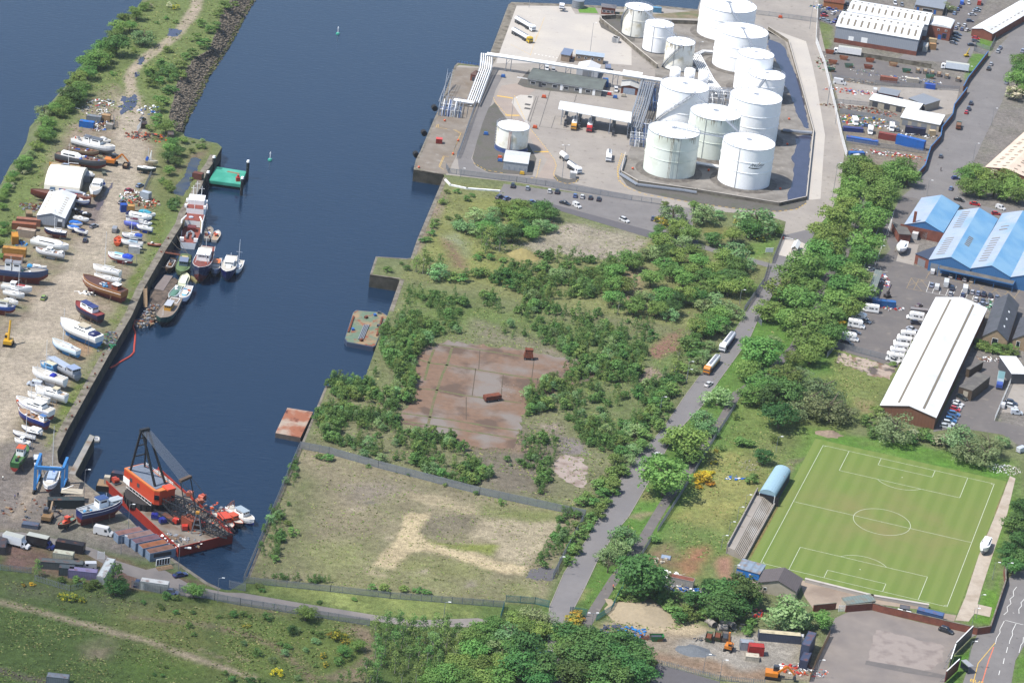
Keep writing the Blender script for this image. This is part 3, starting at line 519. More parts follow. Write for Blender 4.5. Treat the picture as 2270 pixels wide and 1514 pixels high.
for s in(-1,1):
 pl(-W2,s*L2,W2,s*L2);pl(s*W2,-L2,s*W2,L2)
 for hw,dp in((20.16,16.5),(9.16,5.5)):
  pl(-hw,s*L2,-hw,s*(L2-dp));pl(hw,s*L2,hw,s*(L2-dp));pl(-hw,s*(L2-dp),hw,s*(L2-dp))
 mb.cyl((0,s*(L2-11),-.001),.22,.001,8)
 al=math.acos(5.5/9.15);c0=-s*PI/2;pa(0,s*(L2-11),9.15,c0-al,c0+al)
 for q in(-1,1):
  a0={(1,1):PI,(-1,1):1.5*PI,(-1,-1):0,(1,-1):.5*PI}[(q,s)];pa(q*W2,s*L2,1,a0,a0+PI/2,6)
pl(-W2,0,W2,0);pa(0,0,9.15,0,2*PI,72);mb.cyl((0,0,-.001),.22,.001,8)
o=strc('pitch_lines',mb,mat('pitch_line',(214,220,200),rough=.9,k=.6));o.location=(PC.x,PC.y,.05);o.rotation_euler=(0,0,PH)
gs('terrace_path','V',[(2010,0),(2110,0),(2000,320),(1890,660),(1850,805),(1980,835),(1960,920),(1822,890),(1770,960),(1650,950),(1740,740),(1860,370)],.06,mat('terrace_slab',(208,194,176),sc=.6,var=.08,rgb2=(188,172,152),sc2=.2,rough=.9))
gs('terrace_path','T',[(2168,495),(2208,512),(2150,760),(2078,945),(2030,945),(2040,840)],.062,MC['terrace_slab'])
gs('club_yard','V',[(240,580),(320,600),(1390,830),(1400,862),(900,800),(640,850),(370,840),(300,740)],.05,mat('club_yard',(184,166,148),sc=.4,var=.08,rgb2=(160,142,126),sc2=.12,rough=.9))
gs('club_yard','V',[(1400,862),(1660,905),(1640,960),(1500,930)],.052,MC['club_yard'])
gs('terrace_foot','U',[(1630,600),(1760,570),(1745,625)],.05,MC['club_yard'])
CP=mat('worn_car_park',(158,148,140),sc=.3,var=.08,rgb2=(140,132,128),sc2=.1,soft=.15,rough=.9)
gs('lower_car_park','V',[(400,1340),(480,1130),(570,930),(700,870),(900,860),(1300,960),(1840,1080),(1790,1105),(1600,1300),(1540,1560),(320,1560)],.03,CP)
gs('old_floor','V',[(940,1040),(1060,1060),(1550,1175),(1540,1320),(1380,1410),(1240,1390),(870,1330),(880,1240)],.05,mat('old_floor',(176,164,156),sc=.3,var=.06,rgb2=(150,138,132),sc2=.3,th=.57,rough=.9))
gs('asphalt_patch','V',[(850,1310),(1240,1375),(1560,1440),(1560,1475),(1200,1420),(840,1345)],.052,ASPD)
gs('main_road','V',[(2268,380),(2140,560),(2095,640),(2000,900),(1958,1064),(1845,1080),(1795,1205),(1750,1420),(1700,1560),(2145,1560),(2190,1310),(2300,1120),(2300,380)],.04,ASPH)
gs('spoil_road','U',[(830,1345),(1000,1385),(1400,1500),(1400,1600),(760,1600),(790,1470)],.04,ASPX)
mb=MB()
for L_ in([(2200,650),(2170,690),(2175,730),(2140,760),(2150,800),(2115,830),(2120,870),(2085,900)],[(2270,760),(2240,790),(2245,820),(2220,850),(2222,890)],[(2090,955),(2050,1030),(2052,1060),(2020,1110),(2010,1160)],[(2195,980),(2160,1050),(2165,1080),(2140,1130),(2135,1160)],[(2262,1100),(2258,1150),(2240,1170),(2222,1240)]):
 for a,b in zip(L_[:-1],L_[1:]):line('V',a,b,.14,.06)
for a,b in(((2100,950),(2262,990)),((2120,1190),(2108,1240)),((2090,1290),(2080,1340)),((2050,1400),(2040,1440)),((2165,882),(2178,885))):line('V',a,b,.16,.06)
strc('road_markings',mb,WHTP);mb=MB()
for a,b in(((2010,1150),(1855,1335)),((1855,1335),(1810,1514))):line('V',a,b,.22,.06)
strc('kerb_line',mb,YELP);mb=MB()
P_=rsp(GP('V',[(1995,1190),(1950,1310),(1890,1510)]),30)
for a,b in list(zip(P_[:-1],P_[1:])):
 b=a.lerp(b,.8);d=(b-a).normalized();u=V3((-d.y,d.x,0))*.16;mb.add([(v.x,v.y,.06)for v in(a-u,b-u,b+u,a+u)],[(0,1,2,3)])
strc('bus_lane_line',mb,mat('red_paint',(240,130,96),rough=.8,k=.6))
def text(body,size,loc,rot,m,name='lettering',parent=None,ext=.01,align='CENTER'):
 cu=D.curves.new(name,'FONT');cu.body=body;cu.size=size;cu.align_x=align;cu.align_y='CENTER';cu.extrude=ext
 t=D.objects.new('tmp',cu);COL.objects.link(t);dg=bpy.context.evaluated_depsgraph_get()
 me=D.meshes.new_from_object(t.evaluated_get(dg));D.objects.remove(t);me.materials.clear();me.materials.append(m)
 o=D.objects.new(name,me);COL.objects.link(o);o.location=loc;o.rotation_euler=rot
 if parent:o.parent=parent
 return o
t=text('BUS',2.4,G('V',1842,1500)+V3((0,0,.06)),(0,0,HD('V',1842,1500,-14)),YELP,'bus_lettering');t['kind']='structure'
LANE=mat('lane_asphalt',(158,150,144),sc=.4,var=.07,rgb2=(144,138,134),sc2=.12,rough=.9)
gs('harbour_lane','K',[(-600,470),(-300,640),(0,700),(160,705),(650,790),(1340,902),(1680,950),(2268,930),(2500,990),(2268,1010),(1700,1010),(1260,945),(600,870),(0,770),(-350,740),(-560,640),(-900,540)],.03,LANE)
gs('harbour_lane','J',[(-60,160),(200,160),(700,260),(900,330),(1000,400),(1450,540),(1660,700),(1400,640),(1000,480),(850,400),(680,300),(0,195),(-60,190)],.032,LANE)
for k,pts in(('A',[(1500,255),(1560,260),(1612,275),(1600,300),(1570,325),(1520,330),(1480,318),(1495,290)]),('A',[(1240,510),(1285,500),(1275,540),(1250,580),(1215,572)]),('A',[(1200,640),(1235,640),(1232,670),(1200,690),(1190,670)]),('A',[(1080,850),(1150,870),(1190,835),(1212,850),(1215,920),(1180,970),(1130,985),(1075,1020),(1060,990),(1090,960),(1030,945),(1105,925),(1070,890)]),('C',[(1230,20),(1300,0),(1270,90),(1220,160),(1180,130)]),('B',[(1340,1340),(1400,1260),(1390,1330),(1300,1440),(1260,1450)])):
 gs('puddle',k,pts,.03,POOL if k=='A' else mat('wet_ground',(104,94,100),rough=.3,var=.15,sc=1))
gs('tidal_pool','E',[(870,450),(960,480),(905,650),(840,780),(690,1030),(570,1000),(560,960),(610,850),(720,730),(760,600),(800,480)],.03,mat('tidal_pool',(52,62,84),rough=.1,var=.4,sc=.15,rgb2=(84,84,66),sc2=.12,th=.52,spec=.5))
#  TREES AND SHRUBS
def fol(name,rgb,rgb2,tr=.32,k=1.04,th=.52):
 m=D.materials.new(name);m.use_nodes=1;n=m.node_tree;N=n.nodes;L=n.links;b=N['Principled BSDF']
 b.inputs['Roughness'].default_value=.65;b.inputs['Specular IOR Level'].default_value=.22
 tc=N.new('ShaderNodeTexCoord');t=N.new('ShaderNodeTexNoise');t.inputs['Scale'].default_value=5.;t.inputs['Detail'].default_value=5
 L.new(tc.outputs['Object'],t.inputs['Vector'])
 r=N.new('ShaderNodeMapRange');r.inputs[1].default_value=th-.12;r.inputs[2].default_value=th+.12;L.new(t.outputs['Fac'],r.inputs[0])
 x=N.new('ShaderNodeMix');x.data_type='RGBA';L.new(r.outputs[0],x.inputs[0]);x.inputs[6].default_value=(*alb(rgb,k),1);x.inputs[7].default_value=(*alb(rgb2,k),1)
 oi=N.new('ShaderNodeObjectInfo');h=N.new('ShaderNodeHueSaturation');L.new(x.outputs[2],h.inputs['Color'])
 a=N.new('ShaderNodeMapRange');a.inputs[3].default_value=.47;a.inputs[4].default_value=.54;L.new(oi.outputs['Random'],a.inputs[0]);L.new(a.outputs[0],h.inputs['Hue'])
 v=N.new('ShaderNodeMapRange');v.inputs[3].default_value=.68;v.inputs[4].default_value=1.25;w_=N.new('ShaderNodeMath');w_.operation='FRACT'
 q=N.new('ShaderNodeMath');q.operation='MULTIPLY';q.inputs[1].default_value=7.31;L.new(oi.outputs['Random'],q.inputs[0]);L.new(q.outputs[0],w_.inputs[0]);L.new(w_.outputs[0],v.inputs[0]);L.new(v.outputs[0],h.inputs['Value'])
 L.new(h.outputs[0],b.inputs['Base Color'])
 ts=N.new('ShaderNodeBsdfTranslucent');L.new(h.outputs[0],ts.inputs[0]);ms=N.new('ShaderNodeMixShader');ms.inputs[0].default_value=tr
 L.new(b.outputs[0],ms.inputs[1]);L.new(ts.outputs[0],ms.inputs[2]);L.new(ms.outputs[0],N['Material Output'].inputs[0])
 return m
FOL={'r':fol('foliage_broadleaf',(112,138,70),(92,122,58)),'d':fol('foliage_dark',(84,116,60),(68,98,52)),'p':fol('foliage_pale',(140,162,112),(108,138,80),th=.5),'w':fol('foliage_willow',(126,140,98),(104,122,78)),'b':fol('foliage_birch',(118,140,78),(98,124,62)),'s':fol('foliage_shrub',(108,136,70),(92,118,62)),'g':fol('foliage_gorse',(98,112,54),(206,168,50),th=.56),'y':fol('foliage_gorse_bloom',(216,176,50),(112,122,54),th=.56),'h':fol('foliage_hawthorn',(196,190,160),(110,128,76),th=.54),'n':fol('foliage_bare',(104,92,78),(86,88,66)),}
BARK=mat('bark',(120,106,92),sc=3,var=.25,rough=.95);BARKB=mat('birch_bark',(196,190,178),sc=4,var=.25,rough=.9)
def leaves(rng,n_cl,n_lf,shape,leaf,tall):
 """returns (verts, faces) arrays of a crown in a unit box"""
 P=[];Nn=[]
 for i in range(n_cl):
  for _ in range(40):
   u=rng.uniform(-1,1,3);l=np.linalg.norm(u)
   if.25<l<1:break
  if shape=='dome':c=np.array([u[0]*.36,u[1]*.36,.18+abs(u[2])*.58]);cr=rng.uniform(.10,.19)
  elif shape=='round':c=np.array([u[0]*.38,u[1]*.38,.54+u[2]*.32]);cr=rng.uniform(.12,.2)
  elif shape=='cone':
   z=rng.uniform(.16,.9);rr_=.36*(1.05-z)**.7;a=rng.uniform(0,6.28);q=rng.uniform(.2,1)**.6;c=np.array([cos(a)*rr_*q,sin(a)*rr_*q,z]);cr=rng.uniform(.07,.15)
  if rng.rand()<.3:cr*=.7
  k=max(8,int(n_lf*(cr/.14)**2));v=rng.normal(size=(k,3));v/=np.linalg.norm(v,axis=1)[:,None];v[:,2]=np.where(v[:,2]<-.4,-v[:,2],v[:,2])
  rad=cr*rng.uniform(.55,1.12,k)
  P.append(c+v*rad[:,None]*np.array([1,1,.8]));Nn.append(v*.9+(c-np.array([0,0,.45]))*1.2+rng.normal(size=(k,3))*.55)
 P=np.concatenate(P);Nn=np.concatenate(Nn);Nn/=np.linalg.norm(Nn,axis=1)[:,None]
 m_=len(P);a=rng.normal(size=(m_,3));t=np.cross(Nn,a);t/=np.linalg.norm(t,axis=1)[:,None];b=np.cross(Nn,t)
 s=leaf*rng.uniform(.6,1.35,m_)[:,None];s2=s*rng.uniform(.55,1.,m_)[:,None]
 V=np.stack([P-t*s-b*s2*.3,P-b*s2,P+t*s+b*s2*.2,P+b*s2],1).reshape(-1,3);V[:,2]=np.maximum(V[:,2],.0)
 return V
def quadmesh(name,V,m,mi=None):
 n=len(V)//4;me=D.meshes.new(name);me.vertices.add(len(V));me.vertices.foreach_set('co',np.ascontiguousarray(V,dtype=np.float32).ravel())
 me.loops.add(4*n);me.loops.foreach_set('vertex_index',np.arange(4*n,dtype=np.int32));me.polygons.add(n)
 me.polygons.foreach_set('loop_start',np.arange(0,4*n,4,dtype=np.int32));me.polygons.foreach_set('loop_total',np.full(n,4,np.int32))
 for x in(m if isinstance(m,list)else[m]):me.materials.append(x)
 if mi is not None:me.polygons.foreach_set('material_index',mi.astype(np.int32))
 me.update(calc_edges=1);return me
_R=np.random.RandomState(11)
SPEC={'r':('round',38,48,.028),'d':('round',40,48,.028),'p':('dome',28,52,.028),'w':('dome',34,60,.022),'b':('cone',36,30,.028),'s':('dome',20,34,.044),'g':('dome',14,26,.05),'y':('dome',16,26,.05),'h':('dome',18,26,.045),'n':('round',14,16,.022)}
HR={'r':.86,'d':.9,'p':.78,'w':.85,'b':1.5,'s':.75,'g':.62,'y':.62,'h':.8,'n':.9}
CROWN={};LV={}
for k_,(sh,nc,nl,lf)in SPEC.items():
 CROWN[k_]=[];LV[k_]=[]
 for i in range(5 if k_ in 'rpbsd' else 3):
  V=leaves(_R,nc,nl,sh,lf,1);LV[k_].append(V);CROWN[k_].append(quadmesh('crown_'+k_,V,FOL[k_]))
def trunkmesh(kind):
 mb=MB();r=.022 if kind=='b' else.034
 mb.tube((0,0,-.02),(0.01,0,.34),r,7,r*.75);mb.tube((.01,0,.34),(0,.01,.62),r*.75,6,r*.4)
 if kind=='b':mb.tube((0,.01,.62),(0,0,.86),r*.4,5,r*.15)
 for i in range(5):
  a=i*1.3;z=.3+.07*i;mb.tube((0,0,z),(.2*cos(a),.2*sin(a),z+.24),r*.45,5,r*.15)
 return mb.mesh('trunk',BARKB if kind=='b' else BARK)
TRK={'b':trunkmesh('b'),'r':trunkmesh('r')}
TNAME={'r':'broadleaf_tree','d':'broadleaf_tree','p':'whitebeam_tree','w':'willow_tree','b':'birch_tree','s':'shrub','g':'gorse_bush','y':'gorse_bush','h':'hawthorn_tree','n':'bare_tree'}
TCAT={'s':'shrub','g':'gorse bush','y':'gorse bush','h':'hawthorn','b':'birch'}
TADJ={'r':'round green tree','d':'dark green tree','p':'pale grey-green tree','w':'feathery olive willow','b':'slim light-crowned birch','s':'low green shrub','g':'dark gorse bush flecked with yellow','y':'gorse bush in full yellow flower','h':'hawthorn white with blossom','n':'sparse brown leafless-looking tree'}
tr_rng=random.Random(21)
def ptr(k,x,y,dpx,kind,where,hs=1.):
 g0=G(k,x,y,2);dist=(g0-V3((0,0,CH))).length;d=dpx*REG[k][2]*dist/F;d*=(1.12 if d>8 else 1)*{'X':1.22,'W':1.12,'a':1.12,'J':1.1,'b':.9,'Q':.9,'f':1.1}.get(k,1);h=d*HR[kind]*hs*tr_rng.uniform(.9,1.1)
 p=G(k,x,y,h*.5);p.z=0
 cx=d*tr_rng.uniform(1.3,1.48);rz=tr_rng.uniform(0,6.28);me=tr_rng.choice(CROWN[kind])
 lab=TADJ[kind]+' '+where;grp=TADJ[kind]+' '+where
 if kind in 'sgy' or d<3.2:
  o=D.objects.new(TNAME[kind]if d>=3.2 or kind in 'sgy' else 'sapling',me);COL.objects.link(o);o.location=p;o.rotation_euler=(0,0,rz);o.scale=(cx,cx,h*1.1)
  tag(o,lab,TCAT.get(kind,'tree' if d>=3.2 else 'sapling'),grp);return
 t=thg(TNAME[kind],lab,TCAT.get(kind,'tree'),p,rz,grp);t.scale=(cx,cx,h*1.06)
 for nm,m_ in(('trunk',TRK['b' if kind=='b' else 'r']),('crown',me)):
  o=D.objects.new(nm,m_);COL.objects.link(o);o.parent=t
TREES=[('b','in the thick belt beside the park path','r',210,"900,560,260;780,480,220;1000,470,200;690,640,190;830,700,170;1160,180;1050,200;960,300,250;860,370;1100,60;1230,60,180;1400,130,230;1400,230,190;1210,310;1330,380;1230,470,240;1360,500;1180,580,220;1300,620;1130,690,240;1010,740,260;1150,800;960,860;1080,880,180;860,1000,160;1000,960,170"),('b','on the grass bank right of the access road','r',200,"650,950,280;560,900,180;530,1080,170;720,850,130,p;600,1200;700,1150;820,1130,220;560,1270,180;700,1290,220,d;830,1260,240,d;1240,720,60,y"),('b','in the clump north-west of the football pitch','w',240,"920,1120;1100,1220,300;1150,1350,300;1000,1300;1280,1400,180;900,1360,200;770,1420,230,d"),('b','in the roadside row left of the footpath','p',210,"310,1270;210,1440"),('f','in the roadside row left of the footpath','r',200,"850,600,300;770,500,200;1030,310,260;870,290,130;1060,420,180;1200,190,170,p"),('Q','in the avenue below the fenced yards','r',260,"450,820;560,900;350,900;620,980,260;830,900,280;950,850;1000,950,240;750,1060,280;400,1050,250;700,1200,320;300,1180;330,1260;530,1330,280;200,1400,300;650,1420,300;340,1430"),('Q','in the big hedge beside the long cream roof','r',220,"1640,950;1730,900;1650,1060;1830,950,240;1800,1080;1960,940,240,h;1950,1080,240;2090,980,240;2080,1120;2200,1050,240;2210,1150;1890,1010,170,h"),('P','along the far side of the estate road','r',200,"2240,680;2200,880,220;2180,1010,200,h;2110,1040,130,h;2260,990,160;1450,70,150,w;2250,780"),('e','in the hedge behind the stone school','s',80,"710,630;750,670;800,690;850,700;900,715;950,710;720,660;770,640;830,660;890,680;950,680;940,770,50;90,790,60"),('e','in the row between the long warehouse and the pitch','w',200,"120,1240,250;50,1190,150;210,1310,120,s;310,1280,130,s;440,1330,130,h;260,1290,90,h;580,1310,230;640,1400;780,1370,220;760,1440,180;880,1340,120,p;500,1330,120"),('T','in the scrub above the top of the pitch','s',110,"1160,100;1200,170,120;1230,40,120;1620,230,100;420,360,130,d;500,230,90;280,250,70;340,510,90"),('T','on the bank by the main road','d',170,"2200,830;2150,1040,150;2230,960,150;2190,1130,150;2250,730,150;2260,1080"),('U','behind the club house','d',220,"1180,770,200;1400,740,280;1500,700,260;1600,680,280;1420,850,260;1550,850,240;1660,760,200;1790,720,140,n;2020,850,360,p;1950,920,250,p;2110,930,240,p;1300,640,150"),('V','beside the club wall','r',210,"450,950"),('U','beside the footpath near the rubble heap','d',260,"700,560,400;620,500,260;820,600,240;560,200,250,p;480,290,230,p;390,360,200,p;400,460,160,n;820,210,100,s"),('U','in the scrub behind the sand heap','s',150,"560,680;700,720;850,740;1000,720;950,800;1100,850;1250,870;1050,920;1650,1010,110;1690,960,120;620,740;480,740,100;770,700;900,700;1320,890,120;1000,860;1150,900;1650,1050,90"),('U','in the wood at the bottom of the access road','d',270,"60,1100;180,1160;330,1200;470,1170;150,1300;330,1330,300;500,1330,300;650,1280;100,1450;280,1470;470,1470;640,1430;740,1350,180;60,1260;400,1250;600,1180,220;80,940,190,g;130,900,130,g"),('d','in the birch wood below the harbour lane','b',120,"190,440;110,480;280,450;330,500;450,490;540,470;180,600;110,620;240,590;300,560;400,560;500,560,140,p;600,520;690,540;560,640;420,640;350,700;250,740;300,820;440,760;560,740;680,700;700,600;150,690;220,670;330,620;480,700;400,830;120,810;40,790;70,850;620,600;520,620;380,470;620,470;460,600"),('d','in the wood below the lane gate','r',190,"800,560;860,500,150;960,480,150;900,560;820,660;930,640;1080,560,240,p;1020,660,220,p;1100,640,200;1120,450,170;1240,410,200,w;1350,440,160,w;1190,640,230,d;1150,760,230,d;1330,780,210,d;1280,860,200,d;1290,500,160;1180,500,150;950,760;1060,760;850,780;740,800;620,830;500,850;700,760;1000,860;900,860;1130,780,180;780,870;1480,540;1540,560;1540,450,110,g;1450,620"),('a','in the tall hedge along the access road','s',130,"1900,100,150,r;1960,50,150,r;2050,70,150,r;1840,170;1880,250;1800,230,140;1840,330;1980,250,120,p;1930,320,110,p;1880,380,110,p;1850,440,100,p;1750,420;1700,500;1640,540;1620,620;1680,600;1560,640;1540,720;1600,740;1500,780;1560,830;1480,850;1420,900;1540,900;1440,980;1350,960,150,p;1300,1040;1420,1080;1260,1120;1340,1120,130,p;1200,1200;1290,1200,130,p;1180,1300;1250,1280;1120,1380;1170,1430;1050,1420;1690,440,110,b;1600,500,100,b;1720,340,110,b"),('f','in the lower hedge along the access road','s',110,"430,600;400,700;330,720;360,790;300,830;250,800;290,900;220,930;200,1000;130,1000;150,1060;60,1180;110,1200;40,1290;150,790;210,740;80,1120;470,540;350,640,130"),('f','on the rough grass left of the terrace','s',100,"770,1100,90;1160,590,160,y;1230,640,80,y;1130,670,60,y;1250,550,40,y;1200,560,90,y;1500,290,120;1560,300,90;1450,80,80;1600,580,60;1280,370,50,g;1260,470,60,g;1330,350,60"),('W','in the dense clump by the staff car park','p',140,"770,270,150;640,370,120;700,380;780,400;1000,230,140,r;920,270;1150,220,150,r;1100,280,140,r;1200,300,140,r;1330,240,140,r;1400,280,130,d;1300,380;1390,370,120;1100,380,140,r;1180,400,140,d;1020,400;900,330;950,450,140,r;1080,450,140,d;880,480,120,b;980,500,120,b;860,540,90,b;830,450,110,b;1270,300,140,r;1240,440,120,r;620,310,80,s;850,400,130,r"),('W','near the quay edge of the north plot','s',70,"420,370,70;400,430;530,90,50;620,85,60;490,180,60;510,170,50;535,310,50;330,500,60;370,490;440,340;340,680,130,b;280,700,100,b;460,760,170,p;390,720,100,b;560,800,110;650,810,100;690,790,80,b;780,760,110;850,760,100;30,740,70;150,695,35;200,730,60;480,690,90,b;820,620;780,640;1010,660,70;900,640;740,120,50;700,150,60"),('X','in the thicket between the car park and the gate','r',170,"560,150,70;650,230,200,p;530,300,130,g;560,340,100,g;690,370,150;950,240,220,p;860,160,90;1110,250,110,p;1490,300,270,p;1440,400,180;1680,400,130;820,450,170;1050,500,140,d;1250,460,160;1520,490,90,g;1400,590,100,s;740,530,180,p;550,530;440,620,180,p;600,640,160,d;360,650,140,p;680,670;560,760;850,640;900,720;1250,620,220,p;1150,690;1360,730,180,p;1270,760;1080,800;820,830;650,830;740,900;1200,880,170,d;1100,950,170;1200,1000;1300,900,170,d;1370,970;980,880;950,1000;1050,1100,200,p;1180,1180,160,p;950,1150,160,p;1280,1230,140,p;1120,1260;1060,1330,150,p;450,1080,130,p;330,1050,120,p;560,1070;680,1090,150,d;640,1180,150,d;760,1060;880,1080;480,1200;600,1250,150,p;300,1130,130,d;250,1180;100,1150,120,b;40,1100,150;130,960;60,830,150;200,700;250,730;60,960;420,900;260,930,80,b;880,1400,140,p;1000,1400;1150,1400,130,p;500,400,90;480,480,110;640,430,110;1300,320,90,g"),('K','on the meadow below the harbour lane','s',80,"380,910,100;720,890,170,r;75,890;160,880,70;215,910,40;590,1040,90,d;655,1030,60,p;790,1040,70;850,1070;810,1130,80,p;1030,1080,150,g;970,1080,100,g;1090,1130,90,g;1060,1230,130,r;1190,1180,130,r;1010,1300,110;1090,1280,80;880,1260,80,g;900,1340,70,g;810,1350,50;720,1210,60,p;460,1410,110,y;230,1480,90;420,1300,80,p;290,1230,110;530,1230,80,p;560,1175,80;160,1150,70,p;190,990,70,g;650,1460,70,p;60,1470,70;490,1150,60;310,1480;300,640,80;330,670,60;1100,1460,100,b;1200,1440,100,b;1310,1400,110,b;1030,1490,80,b"),('J','on the fence line below the harbour yard','s',80,"340,480,110,b;560,580;1040,560,170,b;980,620,130,b;1100,640,130,d;1040,660,150,d;1740,690,160,r;1500,720,90;1590,740,70;640,740,120,g;560,720,80,g;720,750,90,g;1280,780,50;1430,810,60;1700,985,70;2015,1410,60;1740,1070,50;1490,1360,40;700,590,100;850,620,90;210,630,50,g;290,620,50,y;780,640,90;1460,840,50;1960,910,50;2100,880,60;2180,890,60;1580,870,50;1730,870,50;1460,1440,40;1380,1430,40"),('A','on the steep west bank of the peninsula','r',140,"1280,60,90;1210,120,140;1100,170,120;1270,330,180,p;1150,230,120;1060,240;1020,320;1030,400,190,d;900,420;980,440;840,520,170;770,560,160;780,640,150;700,700,160;640,760;720,780;600,850,170,d;650,880,150,d;560,920;490,960,120;390,970,140,p;370,1050,130,p;430,1090;390,1150,110;420,1200;360,1200,110;320,1290,110;270,1360,100,p;230,1430,120;200,1470;1330,50,50,h;930,500;880,560;600,950,120;700,840;530,1000,110"),('B','at the foot of the west bank','r',120,"160,1170,130;110,1230;60,1380,110;300,1130,90,h;150,1290,90,h;230,1040,110,h;350,1000,120;100,1320;20,1440"),('C','at the foot of the west bank','r',110,"30,100;60,330;20,420;100,400,90;20,720,80;0,560"),('A','above the rock revetment','s',110,"1930,110;1990,40,110;1910,230;1850,260,100;1810,380,140;1740,330;1700,470;1600,570,120;1610,650;1520,780,120;1450,880,120;1420,950;1390,1040;1470,1120,150,r;1330,1130,90;1790,200,100;1640,500,90;1550,680,90;1480,800,90;1380,1100,80;2080,40,80"),('E','between the boat yard and the tidal pool','r',170,"560,250,200;500,330,200;640,370,180,d;480,450,180,d;600,520,170,d;500,650;470,850,150;520,920,120;840,220,60,s;960,270,150,s;820,350,110,s;820,760,60,s;400,780,120,s;700,200,130;980,200,80,p"),('A','on the grass beside the peninsula track','s',60,"1470,155,50;1390,200,40;1200,440;1000,650;1550,60,80,g;1500,40,60,h;1490,430,90;1430,560,120;1350,620,100;1330,730,110;1500,600,100;1410,700,100;1380,860,60;1560,190,50"),('c','on the shared fence of the lower field','s',60,"385,335,80;330,330;740,345,90,p;620,310,80,p;1230,490,60;930,450,40;655,400,40;1380,580,40;1550,640,60;1170,520,40;150,400,70;60,720,80;110,780,60;30,1020,60;70,870,90;150,840,80;1000,1220,30;900,1220,70;980,1230,60;1045,1240,60;760,1220,80;680,1210,60;330,1310,40;560,1290,40"),]
ntree=0
for k,where,dk,dd,s in TREES:
 for it in s.split(';'):
  f_=it.split(',');x,y=float(f_[0]),float(f_[1]);dp=dd;kd=dk
  for q in f_[2:]:
   if q.isalpha():kd=q
   else:dp=float(q)
  ptr(k,x,y,dp,kd,where);ntree+=1
ZONES=[('W',[(900,850),(1100,700),(1300,640),(1600,660),(1900,700),(2000,800),(1950,950),(1700,1000),(1250,1000)],170,2.0,5.2),('W',[(200,900),(600,950),(700,1050),(620,1280),(400,1350),(60,1500),(100,1200)],110,1.5,4.2),('W',[(750,980),(1300,1020),(1700,1100),(2270,1200),(2270,1350),(1900,1500),(1500,1480),(1280,1350),(1000,1350),(1000,1150)],150,1.5,4.5),('Y',[(900,500),(1300,520),(1320,620),(1210,750),(1200,900),(1180,1100),(1060,1180),(960,1150),(1060,900),(960,780)],110,2.6,5.6),('Y',[(460,950),(800,1000),(950,1050),(1100,1200),(1050,1300),(800,1250),(420,1350),(390,1200),(560,1100)],130,1.8,4.4),('Y',[(480,920),(760,960),(880,840),(900,960),(760,1080),(520,1040)],34,2.4,4.6),('c',[(360,60),(850,60),(900,150),(1200,220),(1480,480),(1300,540),(1150,500),(900,390),(600,310),(340,240)],220,1.5,4.6),('a',[(830,200),(1250,120),(1480,230),(1450,330),(1350,560),(1700,600),(1500,850),(1200,1150),(930,1120),(800,900),(700,780),(450,850),(430,650),(700,480),(830,430),(700,330)],330,1.8,5.0),('a',[(330,1050),(700,1000),(690,1150),(620,1400),(560,1514),(500,1450),(600,1250),(420,1200)],44,1.6,4.0),('a',[(0,1260),(160,1370),(0,1400)],8,1.4,2.6),('a',[(250,1200),(600,1150),(560,1300),(300,1290)],16,1.2,2.6),('c',[(30,600),(180,350),(190,430),(90,800),(60,1000),(-100,1140),(-160,1150)],34,1.4,3.2),('c',[(1950,700),(2080,730),(1950,1000),(1850,1100),(1760,1090),(1870,900)],40,1.6,3.4),('c',[(-60,1130),(400,1180),(420,1205),(-80,1165)],14,1.4,2.8),('A',[(1250,640),(1520,520),(1580,700),(1480,760),(1380,780)],22,2.,4.),('E',[(560,1050),(680,1040),(560,1250),(420,1200)],14,1.4,3),]
zr=random.Random(4);sap=[]
for k,poly,cnt,lo,hi in ZONES:
 wp=GP(k,poly);xs=[p.x for p in wp];ys=[p.y for p in wp];n=0;t=0
 while n<cnt*2.0 and t<30000:
  t+=1;x=zr.uniform(min(xs),max(xs));y=zr.uniform(min(ys),max(ys))
  if not inside(np.array([x]),np.array([y]),wp)[0]:continue
  if fbm(np.array([x]),np.array([y]),11.)[0]<zr.uniform(.28,.62):continue
  h=lo+(hi-lo)*zr.random()**1.6;sap.append((h,x,y));n+=1
sap.sort(key=lambda s:-s[0]*(1-.0004*s[2]));rest=[];counts={'birch':0,'shrub':0}
for i,(h,x,y)in enumerate(sap):
 kd='b' if zr.random()<.66 else('s' if zr.random()<.75 else 'p')
 h*=1.15;sc=h*(.66 if kd=='b' else 1.0);v=(sc*zr.uniform(.9,1.25),h)
 key='birch' if kd=='b' else 'shrub'
 if counts[key]<260:
  counts[key]+=1
  o=D.objects.new('birch_sapling' if kd=='b' else 'wild_shrub',zr.choice(CROWN[kd]));COL.objects.link(o)
  o.location=(x,y,-.05*h);o.scale=(v[0]*1.15,v[0]*1.15,h*1.08);o.rotation_euler=(0,0,zr.uniform(0,6.28))
  if kd=='b':tag(o,'young birch sapling growing wild on the derelict dockside plots','sapling','birch saplings on the derelict plots')
  elif kd=='s':tag(o,'small green shrub growing wild on the derelict dockside plots','shrub','green shrubs on the derelict plots')
  else:tag(o,'small pale grey-green willow shrub on the derelict dockside plots','shrub','pale shrubs on the derelict plots')
 else:rest.append((x,y,v[0]*1.1,h,kd))
VV=[];MI=[];km={'b':0,'s':1,'p':2}
